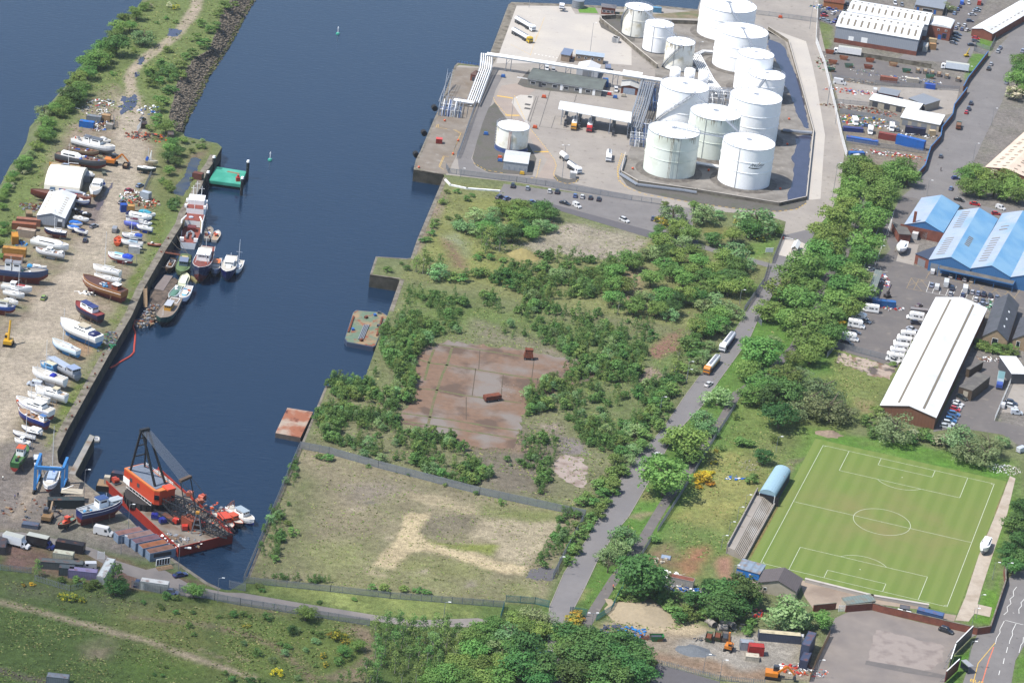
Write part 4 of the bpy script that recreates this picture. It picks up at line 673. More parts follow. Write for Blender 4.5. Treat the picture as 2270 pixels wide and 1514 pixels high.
for x,y,w_,h,kd in rest:
 V=LV[kd][zr.randrange(3)].reshape(-1,4,3);V=V[::2].reshape(-1,3).copy();a=zr.uniform(0,6.28);c,s=cos(a),sin(a)
 ctr=V.reshape(-1,4,3).mean(1,keepdims=1);V=(ctr+(V.reshape(-1,4,3)-ctr)*1.35).reshape(-1,3)
 X=V[:,0]*c-V[:,1]*s;Y=V[:,0]*s+V[:,1]*c;VV.append(np.stack([X*w_+x,Y*w_+y,V[:,2]*h],1));MI.append(np.full(len(V)//4,km[kd]))
if VV:
 o=D.objects.new('scrub',quadmesh('scrub',np.concatenate(VV),[FOL['b'],FOL['s'],FOL['p']],np.concatenate(MI)));COL.objects.link(o);o['kind']='stuff'
WZ_=[('_',[(890,622),(1610,748),(1380,1040),(1300,1130),(670,985),(730,860),(800,865)],5200,.5),('_',[(983,400),(1110,420),(1210,500),(1460,530),(1700,560),(1640,720),(1610,745),(890,620),(912,575)],2600,.5),('_',[(340,440),(372,470),(350,560),(290,680),(235,790),(140,950),(110,990),(90,990),(175,850),(240,740),(320,570)],500,.45),('c',[(190,270),(700,400),(1400,590),(2080,740),(1990,1000),(1830,1320),(800,1240),(-160,1150),(0,700)],2400,.4),('J',[(0,580),(1200,740),(2268,920),(2268,1514),(0,1514)],2600,.5),('K',[(0,700),(1300,1000),(1250,1514),(0,1514)],1600,.5),('_',[(300,0),(515,0),(380,280),(350,320),(200,260),(60,540),(0,560),(40,400),(200,170)],2200,.6),('T',[(0,100),(700,150),(800,260),(560,500),(200,1050),(-300,1100)],1500,.5),('U',[(330,900),(900,760),(1300,1000),(500,1100)],400,.5),('_',[(1840,400),(1930,560),(1700,960),(1500,1180),(1300,1360),(1290,1300),(1580,840),(1700,640)],1200,.5),('S',[(200,700),(880,900),(780,1050),(600,1400),(100,1200)],700,.5)]
C_=[];M_=[]
rs=np.random.RandomState(8)
for k,poly,cnt,sz in WZ_:
 wp=GP(k,poly);xs=[p.x for p in wp];ys=[p.y for p in wp]
 x=rs.uniform(min(xs),max(xs),cnt*4);y=rs.uniform(min(ys),max(ys),cnt*4);ok=inside(x,y,wp)&(fbm(x,y,9)>rs.uniform(.3,.65,x.shape))&inside(x,y,LANDW)
 if k=='_' and poly[0][0]==890:ok&=~inside(x,y,GP('Y',[(1480,592),(2270,700),(2830,780),(2740,890),(2130,1090),(2040,1500),(1720,1480),(1090,1270),(1070,1195),(1200,1000),(1215,740),(1320,640)]))
 x=x[ok][:cnt];y=y[ok][:cnt];n=len(x);s=sz*rs.uniform(.35,1.2,n)
 for j in range(4):
  a=rs.uniform(0,6.28,n);t=rs.uniform(.1,.9,n);ox=rs.uniform(-.6,.6,n)*s;oy=rs.uniform(-.6,.6,n)*s;hh=s*rs.uniform(.1,.45,n)
  dx=np.cos(a)*s*.5;dy=np.sin(a)*s*.5
  q=np.stack([np.stack([x+ox-dx,y+oy-dy,0*x],1),np.stack([x+ox+dx,y+oy+dy,0*x],1),np.stack([x+ox+dx-dy*t,y+oy+dy+dx*t,hh],1),np.stack([x+ox-dx-dy*t,y+oy-dy+dx*t,hh],1)],1)
  C_.append(q.reshape(-1,3));M_.append((rs.rand(n)<.3).astype(int))
o=D.objects.new('low_weeds',quadmesh('low_weeds',np.concatenate(C_),[mat('weed_green',(108,128,66),sc=.3,var=.3,rough=.9,k=.85),mat('weed_dry',(146,142,92),sc=.3,var=.3,rough=.9,k=.85)],np.concatenate(M_)));COL.objects.link(o);o['kind']='stuff'
print('TREES',ntree,'saplings',len(sap),'rest',len(rest))
#  BUILDERS
WHT=pnt((240,240,238),'white_paintwork',.4);TANKW=mat('tank_white',(247,248,249),rough=.45,var=.02,sc=.15,spec=.3,k=.92,rgb2=(232,234,232),sc2=.1,th=.62)
GREY=pnt((150,154,160),'grey_paint');DG1=pnt((80,84,92),'dark_grey_paint');BLK=mat('black_rubber',(40,40,42),rough=.8,var=.1)
GLS=mat('dark_glass',(38,48,60),rough=.12,var=.05,spec=.6);ST1=mat('galvanised_steel',(176,182,190),rough=.45,metal=.3,var=.1,sc=2)
BR1=mat('red_brick',(158,96,78),sc=2.5,var=.16,rgb2=(136,84,70),sc2=.5,rough=.9);RUST=mat('rust',(140,78,54),sc=1.5,var=.25,rgb2=(108,66,50),sc2=.8,rough=.95)
PALEW=mat('pale_render',(206,196,176),sc=1,var=.08,rough=.9);STONE=mat('sandstone',(190,164,132),sc=1.5,var=.14,rough=.9)
SLATE=mat('slate',(98,100,108),sc=1.5,var=.14,rgb2=(84,88,92),sc2=.3,rough=.7,bands=(1,.5,.25));BLUE=pnt((52,110,190),'blue_paint');ORNG=pnt((226,100,52),'orange_paint');REDP=pnt((200,62,52),'red_paintwork')
WOOD=mat('weathered_wood',(166,140,110),sc=2,var=.2,rough=.9);TYRE=BLK;YELW=pnt((228,182,52),'yellow_paintwork');GRN=pnt((44,140,84),'green_paintwork');NAVY=pnt((34,48,92),'navy_paintwork')
def at(k,x,y,a=None,z=0.):
 p=G(k,x,y,z);return p,(HD(k,x,y,a)if a is not None else 0.)
def P3(p):return(p.x,p.y,p.z)
def bldg(name,label,cat,k,A,B,C,he,roof='gable',rise=1.2,axis=0,wall=PALEW,rm=GREY,over=.3,lights=None,lm=None,wins=(),z=0.,group=None,dado=None,chimney=None):
 """A, B, C: three eave corners in the photograph; AB is the wall facing the camera"""
 a,b,c=[G(k,*q,he)for q in(A,B,C)];a.z=b.z=c.z=0;ex=(b-a);Lx=ex.length;ex.normalize();ey=V3((-ex.y,ex.x,0));Ly=(c-b).dot(ey)
 if Ly<0:ey=-ey;Ly=-Ly
 ctr=a+ex*Lx/2+ey*Ly/2;rz=math.atan2(ex.y,ex.x);t=thg(name,label,cat,(ctr.x,ctr.y,z),rz,group)
 sgn=1 if ex.cross(ey).z>0 else-1
 X,Y=Lx/2,Ly/2;Yf=-Y*sgn
 mb=MB();zb=0
 mb.psm([(-X,-Y),(X,-Y),(X,Y),(-X,Y)],0,he,cap=False)
 if roof=='gable':
  if axis==0:
   mb.add([(-X,-Y,he),(-X,Y,he),(-X,0,he+rise),(X,-Y,he),(X,Y,he),(X,0,he+rise)],[(0,2,1),(3,4,5)])
  else:mb.add([(-X,-Y,he),(X,-Y,he),(0,-Y,he+rise),(-X,Y,he),(X,Y,he),(0,Y,he+rise)],[(0,1,2),(3,5,4)])
 if roof=='mono':mb.add([(-X,-Y,he),(X,-Y,he),(X,Y,he),(-X,Y,he),(X,Y,he+rise),(-X,Y,he+rise)]if Yf<0 else[(-X,Y,he),(X,Y,he),(X,-Y,he),(-X,-Y,he),(X,-Y,he+rise),(-X,-Y,he+rise)],[(3,2,4,5),(0,3,5),(1,4,2)])
 mb.bd('wall',wall,t)
 if dado:m2=MB();m2 .psm([(-X-.04,-Y-.04),(X+.04,-Y-.04),(X+.04,Y+.04),(-X-.04,Y+.04)],0,dado[0],cap=False);m2 .bd('brick_base',dado[1],t)
 r=MB();o=over;th=.14
 def slab(p,q,s,u):r.add([p,q,s,u]+[(v[0],v[1],v[2]+th)for v in(p,q,s,u)],[(3,2,1,0),(4,5,6,7),(0,1,5,4),(1,2,6,5),(2,3,7,6),(3,0,4,7)])
 if roof=='gable':
  if axis==0:k_=rise/Y;slab((-X-o,-Y-o,he-o*k_),(X+o,-Y-o,he-o*k_),(X+o,0,he+rise),(-X-o,0,he+rise));slab((X+o,Y+o,he-o*k_),(-X-o,Y+o,he-o*k_),(-X-o,0,he+rise),(X+o,0,he+rise))
  else:k_=rise/X;slab((-X-o,Y+o,he-o*k_),(-X-o,-Y-o,he-o*k_),(0,-Y-o,he+rise),(0,Y+o,he+rise));slab((X+o,-Y-o,he-o*k_),(X+o,Y+o,he-o*k_),(0,Y+o,he+rise),(0,-Y-o,he+rise))
 elif roof=='hip':
  rl=max(0,X-Y);r.add([(-X-o,-Y-o,he),(X+o,-Y-o,he),(X+o,Y+o,he),(-X-o,Y+o,he),(-rl,0,he+rise),(rl,0,he+rise)],[(0,1,5,4),(1,2,5),(2,3,4,5),(3,0,4)])
 elif roof=='mono':
  s_=1 if Yf<0 else-1;slab((-X-o,-s_*(Y+o),he),(X+o,-s_*(Y+o),he),(X+o,s_*(Y+o),he+rise),(-X-o,s_*(Y+o),he+rise))if s_>0 else slab((X+o,(Y+o),he),(-X-o,(Y+o),he),(-X-o,-(Y+o),he+rise),(X+o,-(Y+o),he+rise))
 elif roof=='barrel':
  n=10;vs=[]
  for i in range(n+1):
   q=PI*i/n
   if axis==0:vs+=[(-X,-Y*cos(q),he+rise*sin(q)),(X,-Y*cos(q),he+rise*sin(q))]
   else:vs+=[(-X*cos(q),-Y,he+rise*sin(q)),(-X*cos(q),Y,he+rise*sin(q))]
  r.add(vs,[(2*i,2*i+1,2*i+3,2*i+2)for i in range(n)]+[tuple(range(0,2*n+2,2)),tuple(range(2*n+1,0,-2))])
 else:r.box((0,0,he),(2*X+2*o,2*Y+2*o,.22))
 ro=r.bd('roof',rm,t)
 def zr_(x,y):
  if roof=='gable':return he+rise*(1-abs(y)/Y if axis==0 else 1-abs(x)/X)
  if roof=='mono':return he+rise*(.5+(y if Yf<0 else-y)/(2*Y))
  return he+.1
 for(u0,v0,u1,v1)in(lights or()):
  q=MB();x0,x1=-X+2*X*u0,-X+2*X*u1;f_=(lambda v:(-Y+2*Y*v)if Yf<0 else(Y-2*Y*v));y0,y1=f_(v0),f_(v1)
  if y0>y1:y0,y1=y1,y0
  q.add([(x,y,zr_(x,y)+th+.05)for x,y in((x0,y0),(x1,y0),(x1,y1),(x0,y1))],[(0,1,2,3)]);q.bd('rooflight',lm or GREY,ro)
 for wv in wins:
  kd,wi,u,z0,ww,hh,mm=wv;d_=.07
  if wi in(0,2):yy=Yf if wi==0 else-Yf;cx=-X+2*X*u;q=MB();q.box((cx,yy+(d_/2-.01)*(1 if yy>0 else-1),z0),(ww,d_,hh));ob=q.bd(kd,mm,t)
  else:xx=X if wi==1 else-X;cy=Yf*(1-2*u);q=MB();q.box((xx+(d_/2-.01)*(1 if xx>0 else-1),cy,z0),(d_,ww,hh));ob=q.bd(kd,mm,t)
  if kd=='window':
   q=MB();e_=.06
   if wi in(0,2):q.box((cx,yy+(d_+.0)*(1 if yy>0 else-1),z0+.12),(ww-.24,.04,hh-.24))
   else:q.box((xx+(d_+.0)*(1 if xx>0 else-1),cy,z0+.12),(.04,ww-.24,hh-.24))
   q.bd('pane',GLS,ob)
 if chimney:q=MB();q.box((-X+2*X*chimney[0],Yf*(1-2*chimney[1]),he*.5),(1.1,.8,chimney[2]-he*.5));q.bd('chimney',BR1,ro)
 t['dims']=(X,Y,Yf);return t
def wns(n,wi,z0,w_,h_,m,u0=.08,u1=.92,kd='window'):return[(kd,wi,u0+(u1-u0)*i/max(1,n-1),z0,w_,h_,m)for i in range(n)]
def lbx(mb,secs):
 """secs: list of (x, halfwidth, z0, z1, top halfwidth)"""
 vs=[]
 for x,hw,z0,z1,tw in secs:vs+=[(x,-hw,z0),(x,hw,z0),(x,tw,z1),(x,-tw,z1)]
 n=len(secs);fs=[(3,2,1,0)]
 for i in range(n-1):
  a,b=4*i,4*i+4
  for j in range(4):fs.append((a+j,a+(j+1)%4,b+(j+1)%4,b+j))
 o=4*(n-1);fs.append((o,o+1,o+2,o+3));mb.add(vs,fs)
CARS={}
CTYPE={'hatch':(4.0,1.72,1.46),'saloon':(4.6,1.78,1.42),'suv':(4.6,1.86,1.72),'van':(5.0,1.9,1.95),'smallvan':(4.3,1.75,1.8),'bigvan':(5.9,2.05,2.6)}
def car_root(ty,rgb):
 L_,W_,H_=CTYPE[ty];h=L_/2;w_=W_/2;t=thg('car' if 'van' not in ty else 'van','x','car' if 'van' not in ty else 'van')
 pm=mat('car_%02x%02x%02x'%tuple(rgb),rgb,rough=.28,var=.02,spec=.55,coat=.5,k=.55);b=MB();g=MB();r_=MB()
 if ty in('hatch','saloon','suv'):
  sh=H_*.58;bon=h*.42
  lbx(b,[(-h,w_*.86,.35,sh*.86,w_*.8),(-h+.15,w_,.24,sh,w_*.93),(-h*.3,w_,.2,sh+.03,w_*.94),(h*.35,w_,.2,sh-.02,w_*.93),(h*.62,w_*.98,.2,sh*.88,w_*.86),(h-.18,w_*.92,.24,sh*.74,w_*.78),(h,w_*.78,.34,sh*.6,w_*.68)])
  rb=-h*.92 if ty!='saloon' else-h*.72;rt=-h*.68 if ty!='saloon' else-h*.42
  lbx(g,[(rb,w_*.82,sh-.06,sh-.02,w_*.8),(rt,w_*.86,sh-.05,H_-.07,w_*.68),(h*.12,w_*.87,sh-.05,H_-.06,w_*.69),(h*.46,w_*.84,sh-.07,sh-.02,w_*.8)])
  lbx(r_,[(rt-.04,w_*.66,H_-.09,H_-.03,w_*.6),(-h*.2,w_*.69,H_-.08,H_,w_*.62),(h*.14,w_*.68,H_-.09,H_-.03,w_*.61)])
 else:
  nose=h-(.95 if ty!='bigvan' else.8);bz=1.0 if ty!='bigvan' else 1.25
  lbx(b,[(-h,w_*.94,.32,H_*.96,w_*.86),(-h+.1,w_,.25,H_,w_*.9),(nose-1.0,w_,.25,H_,w_*.9),(nose-.75,w_,.25,H_*.97,w_*.86),(nose-.05,w_,.25,bz+.12,w_*.86),(h-.12,w_*.95,.25,bz*.82,w_*.8),(h,w_*.84,.34,bz*.66,w_*.74)])
  lbx(g,[(nose-.82,w_*.9,bz+.2,H_*.93,w_*.8),(nose-.66,w_*.9,bz+.18,H_*.93,w_*.78),(nose+.02,w_*.84,bz+.08,bz+.16,w_*.8)])
  g.box((nose-1.25,0,bz+.2),(.8,W_+.03,H_*.27),0,1,.93)
 b.bd('body',pm,t,smooth=False);g.bd('windows',GLS,t)
 if r_.v:r_.bd('roof',pm,t)
 for sx in(-.62,.63):
  for sy in(-1,1):
   q=MB();q.wheel((h*sx,sy*(w_-.1),.32),.32,.2);q.bd('wheel',TYRE,t)
 for sy in(-1,1):
  q=MB();q.box((h-.1,sy*w_*.62,.58),(.14,.34,.14));q.bd('headlight',mat('lamp_glass',(220,224,228),rough=.1),t)
  q=MB();q.box((-h+.02,sy*w_*.72,.68),(.08,.26,.16));q.bd('tail_light',mat('tail_lens',(170,30,28),rough=.2),t)
 return t
def car(k,x,y,a,ty,rgb,label,group=None,z=0.):
 p,rz=at(k,x,y,a);p=G(k,x,y,.7);p.z=z;key=(ty,tuple(rgb));grp=group or 'parked and passing vehicles'
 if key not in CARS:
  t=car_root(ty,rgb);CARS[key]=t;t.location=p;t.rotation_euler=(0,0,rz);t['label']=label;t['group']=grp;return t
 return dup(CARS[key],p,rz,None,label,grp)
def whl(t,xs,w_,r=.5,ww=.34):
 for x in xs:
  for s in(-1,1):
   q=MB();q.wheel((x,s*(w_/2-ww/2),r),r,ww,0,16);o=q.bd('wheel',TYRE,t);q=MB();q.wheel((x,s*(w_/2),r),r*.5,.06,0,10);q.bd('rim',ST1,o)
def cab(t,x,rgb,w_=2.45,h_=2.9,ln=2.1,name='cab'):
 pm=pnt(rgb);c=MB();lbx(c,[(x-ln,w_/2,.55,h_,w_/2*.94),(x-.5,w_/2,.5,h_,w_/2*.94),(x-.22,w_/2,.5,h_-.35,w_/2*.93),(x,w_/2*.96,.45,1.7,w_/2*.92),(x+.02,w_/2*.96,.42,1.0,w_/2*.95)]);o=c.bd(name,pm,t)
 q=MB();q.add([(x-.2,-w_*.43,h_-.5),(x-.2,w_*.43,h_-.5),(x+.035,w_*.44,1.65),(x+.035,-w_*.44,1.65)],[(0,3,2,1)]);q.bd('windscreen',GLS,o)
 for s in(-1,1):q=MB();q.box((x-.85,s*(w_/2),1.65),(.9,.05,.75));q.bd('side_window',GLS,o)
 q=MB();q.box((x+.02,0,.5),(.08,w_*.86,.45));q.bd('bumper',DG1,o);return o
def tlr(k,x,y,a,rgb,tank,label,L_=15.5,articulated=1,group='fuel tankers',stripe=None,white_top=None):
 p,rz=at(k,x,y,a);p=G(k,x,y,1.6);p.z=0;t=thg('tanker_lorry',label,'tanker',p,rz,group);h=L_/2
 cab(t,h,rgb);n=14;r=1.18;x0,x1=-h+.2,h-2.5;mb=MB();vs=[]
 prof=[(x0,.35),(x0+.12,.8),(x0+.4,1),(x1-.4,1),(x1-.12,.8),(x1,.35)]
 for xx,s in prof:vs+=[(xx,r*s*cos(2*PI*i/n)*1.02,2.15+r*.82*s*sin(2*PI*i/n))for i in range(n)]
 mb.add(vs,[(j*n+i,j*n+(i+1)%n,(j+1)*n+(i+1)%n,(j+1)*n+i)for j in range(5)for i in range(n)]+[tuple(range(n))[::-1],tuple(range(5*n,6*n))]);tk=mb.bd('tank',pnt(tank),t,smooth=1)
 q=MB();q.box(((x0+x1)/2,0,3.06),(x1-x0-1.2,.9,.12));q.bd('walkway',GREY,tk)
 for i in range(5):q=MB();q.cyl((x0+1.2+i*(x1-x0-2.4)/4,0,3.18),.26,.14,10);q.bd('hatch',ST1,tk)
 if stripe:
  q=MB();q.box(((x0+x1)/2,0,1.5),(x1-x0-2,2.5,.55));q.bd('side_stripe',pnt(stripe),tk)
 q=MB();q.box((-.2 if articulated else 0,0,.75),(L_-1.2,1.0,.3));q.box(((x0+x1)/2,0,1.05),(x1-x0-.6,2.3,.2));q.bd('chassis',DG1,t)
 xs=[h-1.3,h-4.3]if not articulated else[h-1.3,h-4.1,h-5.4,-h+1.3,-h+2.65,-h+4.0]
 if not articulated:xs+=[-h+1.4,-h+2.75]if L_>8.5 else[-h+1.8]
 whl(t,xs,2.5);return t
def blr(k,x,y,a,cabc,boxc,label,L_=8.,Hb=3.4,group=None,writing=None,roofc=None,bonnet=False):
 p,rz=at(k,x,y,a);p=G(k,x,y,1.7);p.z=0;t=thg('box_lorry',label,'lorry',p,rz,group);h=L_/2;w_=2.4
 if bonnet:
  b=MB();lbx(b,[(h-2.3,1.0,.4,2.3,.9),(h-1.5,1.0,.4,2.3,.86),(h-.9,.98,.4,1.35,.86),(h-.1,.95,.4,1.05,.8),(h,.85,.5,.9,.7)]);o=b.bd('cab',pnt(cabc),t)
  q=MB();lbx(q,[(h-1.56,.9,1.5,2.25,.8),(h-.86,.86,1.3,1.42,.8)]);q.bd('windscreen',GLS,o);q=MB();q.box((h-1.9,0,1.45),(.75,2.02,.6));q.bd('side_window',GLS,o)
 else:cab(t,h,cabc,2.3,2.6,1.8)
 q=MB();q.box(((-h+h-2.0)/2,0,.95),(L_-2.05,w_,Hb-.95));bx=q.bd('cargo_box',pnt(boxc),t)
 q=MB();q.box(((-h+h-2.0)/2,0,Hb),(L_-2.1,w_-.1,.06));q.bd('box_roof',pnt(roofc or(214,214,200)),bx)
 q=MB();q.box((-.2,0,.6),(L_-.8,.9,.34));q.bd('chassis',DG1,t);whl(t,[h-1.2,-h+1.6],2.3,.42,.3)
 return t
MH={}
def mhm(k,x,y,a,label,L_=6.8,group='white motorhomes on the hire yard'):
 p,rz=at(k,x,y,a);p=G(k,x,y,1.4);p.z=0
 if L_ in MH:return dup(MH[L_],p,rz,None,label,group)
 t=thg('motorhome',label,'motorhome',p,rz,group);MH[L_]=t;h=L_/2;w_=1.12;pm=pnt((238,238,236),'motorhome_white',.35)
 b=MB();lbx(b,[(-h,w_,.5,2.85,w_*.97),(-h+.1,w_,.45,2.95,w_*.97),(h-2.2,w_,.45,2.95,w_*.97),(h-2.15,w_,.45,2.95,w_*.97)]);b.bd('body',pm,t)
 b=MB();lbx(b,[(h-2.18,w_,1.95,2.95,w_*.95),(h-1.5,w_,1.95,2.9,w_*.93),(h-1.0,w_*.94,2.1,2.5,w_*.86)]);b.bd('overcab_pod',pm,t)
 b=MB();lbx(b,[(h-2.2,w_*.93,.4,1.98,w_*.85),(h-1.45,w_*.93,.4,1.95,w_*.82),(h-.85,w_*.93,.4,1.25,w_*.85),(h-.1,w_*.88,.4,1.0,w_*.78),(h,w_*.78,.45,.85,w_*.7)]);o=b.bd('cab',pm,t)
 q=MB();lbx(q,[(h-1.5,w_*.84,1.45,1.9,w_*.78),(h-.82,w_*.84,1.2,1.34,w_*.8)]);q.bd('windscreen',GLS,o)
 for s in(-1,1):
  for xx,ww in((-h+1.0,.8),(-h+2.5,.9),(h-3.0,.6)):q=MB();q.box((xx,s*w_,1.65),(ww,.05,.5));q.bd('window',GLS,t)
 for xx in(-1.5,.4):q=MB();q.box((xx,0,2.95),(.6,.6,.12));q.bd('roof_vent',GREY,t)
 whl(t,[h-.95,-h+1.9],2.1,.34,.24);return t
def cont(k,x,y,a,rgb,label,L_=6.06,H_=2.5,z=0.,cat='container',top=None,group=None,name='shipping_container',wd=2.44):
 p=G(k,x,y,z+H_/2);p.z=z;rz=HD(k,x,y,a);t=thg(name,label,cat,p,rz,group);m=mat('container_%02x%02x%02x'%tuple(rgb),rgb,rough=.55,var=.08,sc=.8,bands=(0,.5,.35),rgb2=tuple(int(v*.72+22)for v in rgb),sc2=.5,th=.62)
 q=MB();q.box((0,0,.1),(L_-.1,wd-.1,H_-.2));q.bd('body',m,t);m2=pnt(tuple(int(v*.85)for v in rgb));q=MB()
 for sx in(-1,1):
  for sy in(-1,1):q.box((sx*(L_/2-.08),sy*(wd/2-.08),0),(.16,.16,H_))
 for sy in(-1,1):q.box((0,sy*(wd/2-.06),H_-.14),(L_-.32,.12,.14));q.box((0,sy*(wd/2-.06),0),(L_-.32,.12,.14))
 q.bd('frame',m2,t);q=MB();q.box((0,0,H_-.1),(L_-.34,wd-.3,.07));q.bd('roof',mat('container_roof_%02x%02x%02x'%tuple(top or rgb),top or rgb,rough=.7,var=.1,rgb2=(140,84,58)if top is None else tuple(int(v*.7)for v in top),sc2=.45,th=.6),t)
 for s in(-.55,.55):q=MB();q.box((L_/2,s,.2),(.06,.98,H_-.4));q.bd('door',m2,t)
 return t
def lpost(k,x,y,h_,label,a=None,arms=1,group='street lamps',rad=.09):
 p=G(k,x,y);rz=HD(k,x,y,a)if a is not None else 0;t=thg('lamp_post',label,'lamp post',p,rz,group)
 q=MB();q.tube((0,0,0),(0,0,h_),rad*1.2,8,rad*.7);q.bd('pole',ST1,t)
 for i in range(arms):
  s=1-2*i;q=MB();q.tube((0,0,h_-.1),(s*1.0,0,h_+.15),rad*.6,6);q.bd('arm',ST1,t);q=MB();q.box((s*1.25,0,h_+.1),(.8,.3,.14));q.bd('lamp_head',WHT,t)
 return t
FENCES=[]
def fnc(k,pts,h_,label,m=None,gap=.42,group=None,name='palisade_fence',slat=.13,cat='fence',posts=3.):
 P_=GP(k,pts);t=thg(name,label,cat,P_[0].copy(),0,group);m=m or ST1;q=MB();r=MB();pp=MB()
 for a,b in zip(P_[:-1],P_[1:]):
  L_=(b-a).length;d=(b-a)/max(L_,.01);n=max(1,int(L_/gap))
  for i in range(n):
   c=a+d*(i+.5)*L_/n;u=d*slat/2;w_=V3((-d.y,d.x,0))*.02;q.add([tuple(v)for v in(c-u-w_,c+u-w_,c+u+w_,c-u+w_)]+[tuple(v+V3((0,0,h_)))for v in(c-u-w_,c+u-w_,c+u+w_,c-u+w_)],[(4,5,6,7),(0,1,5,4),(1,2,6,5),(2,3,7,6),(3,0,4,7)])
  for z in(.3,h_-.35):r.bar(a+V3((0,0,z)),b+V3((0,0,z)),.05,.06)
  n=max(1,int(L_/posts))
  for i in range(n+1):c=a+d*i*L_/n;pp.box((c.x,c.y,0),(.1,.1,h_+.05))
 q.bd('pales',m,t,1);r.bd('rails',m,t,1);pp.bd('posts',m,t,1);return t
def wth(k,pts,h_,w_,label,m=BR1,cope=None,name='brick_wall',group=None,z=0.):
 P_=GP(k,pts);t=thg(name,label,'wall',P_[0].copy(),0,group);q=MB();q.strip(P_,w_,z,z+h_);q.bd('wall',m,t,1)
 q=MB();q.strip(P_,w_+.1,z+h_,z+h_+.1);q.bd('coping',cope or CONC,t,1);return t
def heap(name,k,x,y,rx,ry,h_,m,label,cat='heap',n=18,seed=0,rz=0.,z=0.):
 """irregular mound"""
 rg=random.Random(seed*7+int(x));c=G(k,x,y);mb=MB();R_=6;vs=[(c.x,c.y,z+h_)]
 jit=[rg.uniform(.75,1.2)for _ in range(n)]
 for j in range(1,R_+1):
  f=j/R_
  for i in range(n):
   a=2*PI*i/n;r=f*(1+(jit[i]-1)*f);hx=rx*r*cos(a);hy=ry*r*sin(a)
   vs.append((c.x+hx*cos(rz)-hy*sin(rz),c.y+hx*sin(rz)+hy*cos(rz),z+max(0,h_*(cos(f*PI)*.5+.5)*rg.uniform(.7,1.15))if j<R_ else z-.05))
 fs=[(0,1+i,1+(i+1)%n)for i in range(n)]
 for j in range(R_-1):fs+=[(1+j*n+i,1+(j+1)*n+i,1+(j+1)*n+(i+1)%n,1+j*n+(i+1)%n)for i in range(n)]
 mb.add(vs,fs);return sgl(name,mb,m,label,cat,smooth=1)
def junk(name,k,x,y,rx,ry,n,mats,label,cat='scrap',seed=1,hz=.8,z=0.,sz=(.3,1.2),kind=None):
 """a pile of broken stuff nobody could count: one mesh of many slabs, rods and blocks"""
 rg=random.Random(seed+int(x*3+y));c=G(k,x,y);mb=MB();mm=list(mats)
 for i in range(n):
  a=rg.uniform(0,6.28);r=math.sqrt(rg.random());px_,py_=c.x+rx*r*cos(a),c.y+ry*r*sin(a);s=rg.uniform(*sz);mb.cur=rg.randrange(len(mm));t=rg.random();zz=z+rg.random()*hz*(1-r)
  if t<.5:mb.box((px_,py_,zz),(s,s*rg.uniform(.3,.9),s*rg.uniform(.15,.6)),rg.uniform(0,6.28),rg.uniform(.6,1),rg.uniform(.6,1))
  elif t<.75:b=rg.uniform(0,6.28);mb.tube((px_,py_,zz+.1),(px_+s*1.6*cos(b),py_+s*1.6*sin(b),zz+rg.uniform(0,.7)),s*.09,5)
  else:mb.box((px_,py_,zz),(s*1.3,s*.8,.08),rg.uniform(0,6.28))
 o=sgl(name,mb,mm,label,cat);o['kind']='stuff';return o
#  FUEL TERMINAL
TG=mat('tank_greenish_white',(226,232,222),rough=.5,var=.03,sc=.15,k=.85,rgb2=(206,212,198),sc2=.12,th=.58);TSTN=mat('tank_stained_white',(236,234,224),rough=.5,var=.04,sc=.15,k=.85,rgb2=(196,186,156),sc2=.25,th=.6)
TR=mat('tank_trim',(178,186,198),rough=.5,var=.06);SKIRT=mat('tank_skirt',(60,70,84),rough=.7)
TANKS=[('M',303,70,6.75,13.4,TSTN,'white storage tank at the far left end of the tank farm',2),('M',510,238,6.7,12.7,TANKW,'plain white storage tank second from the far left of the tank farm',1),('M',723,418,6.7,12.6,TSTN,'white storage tank with brown rust streaks under its rim and a zigzag stair',3),('M',1203,48,13.4,14.9,TANKW,'widest white storage tank, at the top edge of the tank farm',0),('M',1342,308,12.0,17,TANKW,'wide white storage tank directly in front of the widest one',0),('M',1478,540,8.2,17,TANKW,'narrow tall white storage tank behind the one with the railed roof',0),('M',1588,750,8.3,11.5,TANKW,'low white storage tank with a railed roof on the right side of the tank farm',0),('M',765,858,10.7,17,TANKW,'white storage tank with a grey stair climbing its left flank beside the pipe racks',0),('M',1480,968,11.2,19,TANKW,'tallest white storage tank, beside the bund pool',0),('M',1073,1130,10.8,18,TG,'greenish white storage tank in the middle between the two front tanks',1),('O',655,400,10.8,18,TG,'greenish white front-left storage tank with a caged ladder and rust marks',4),('O',1408,517,10.85,17.6,TANKW,'white front-right storage tank carrying the black company lettering',1)]
TC=[]
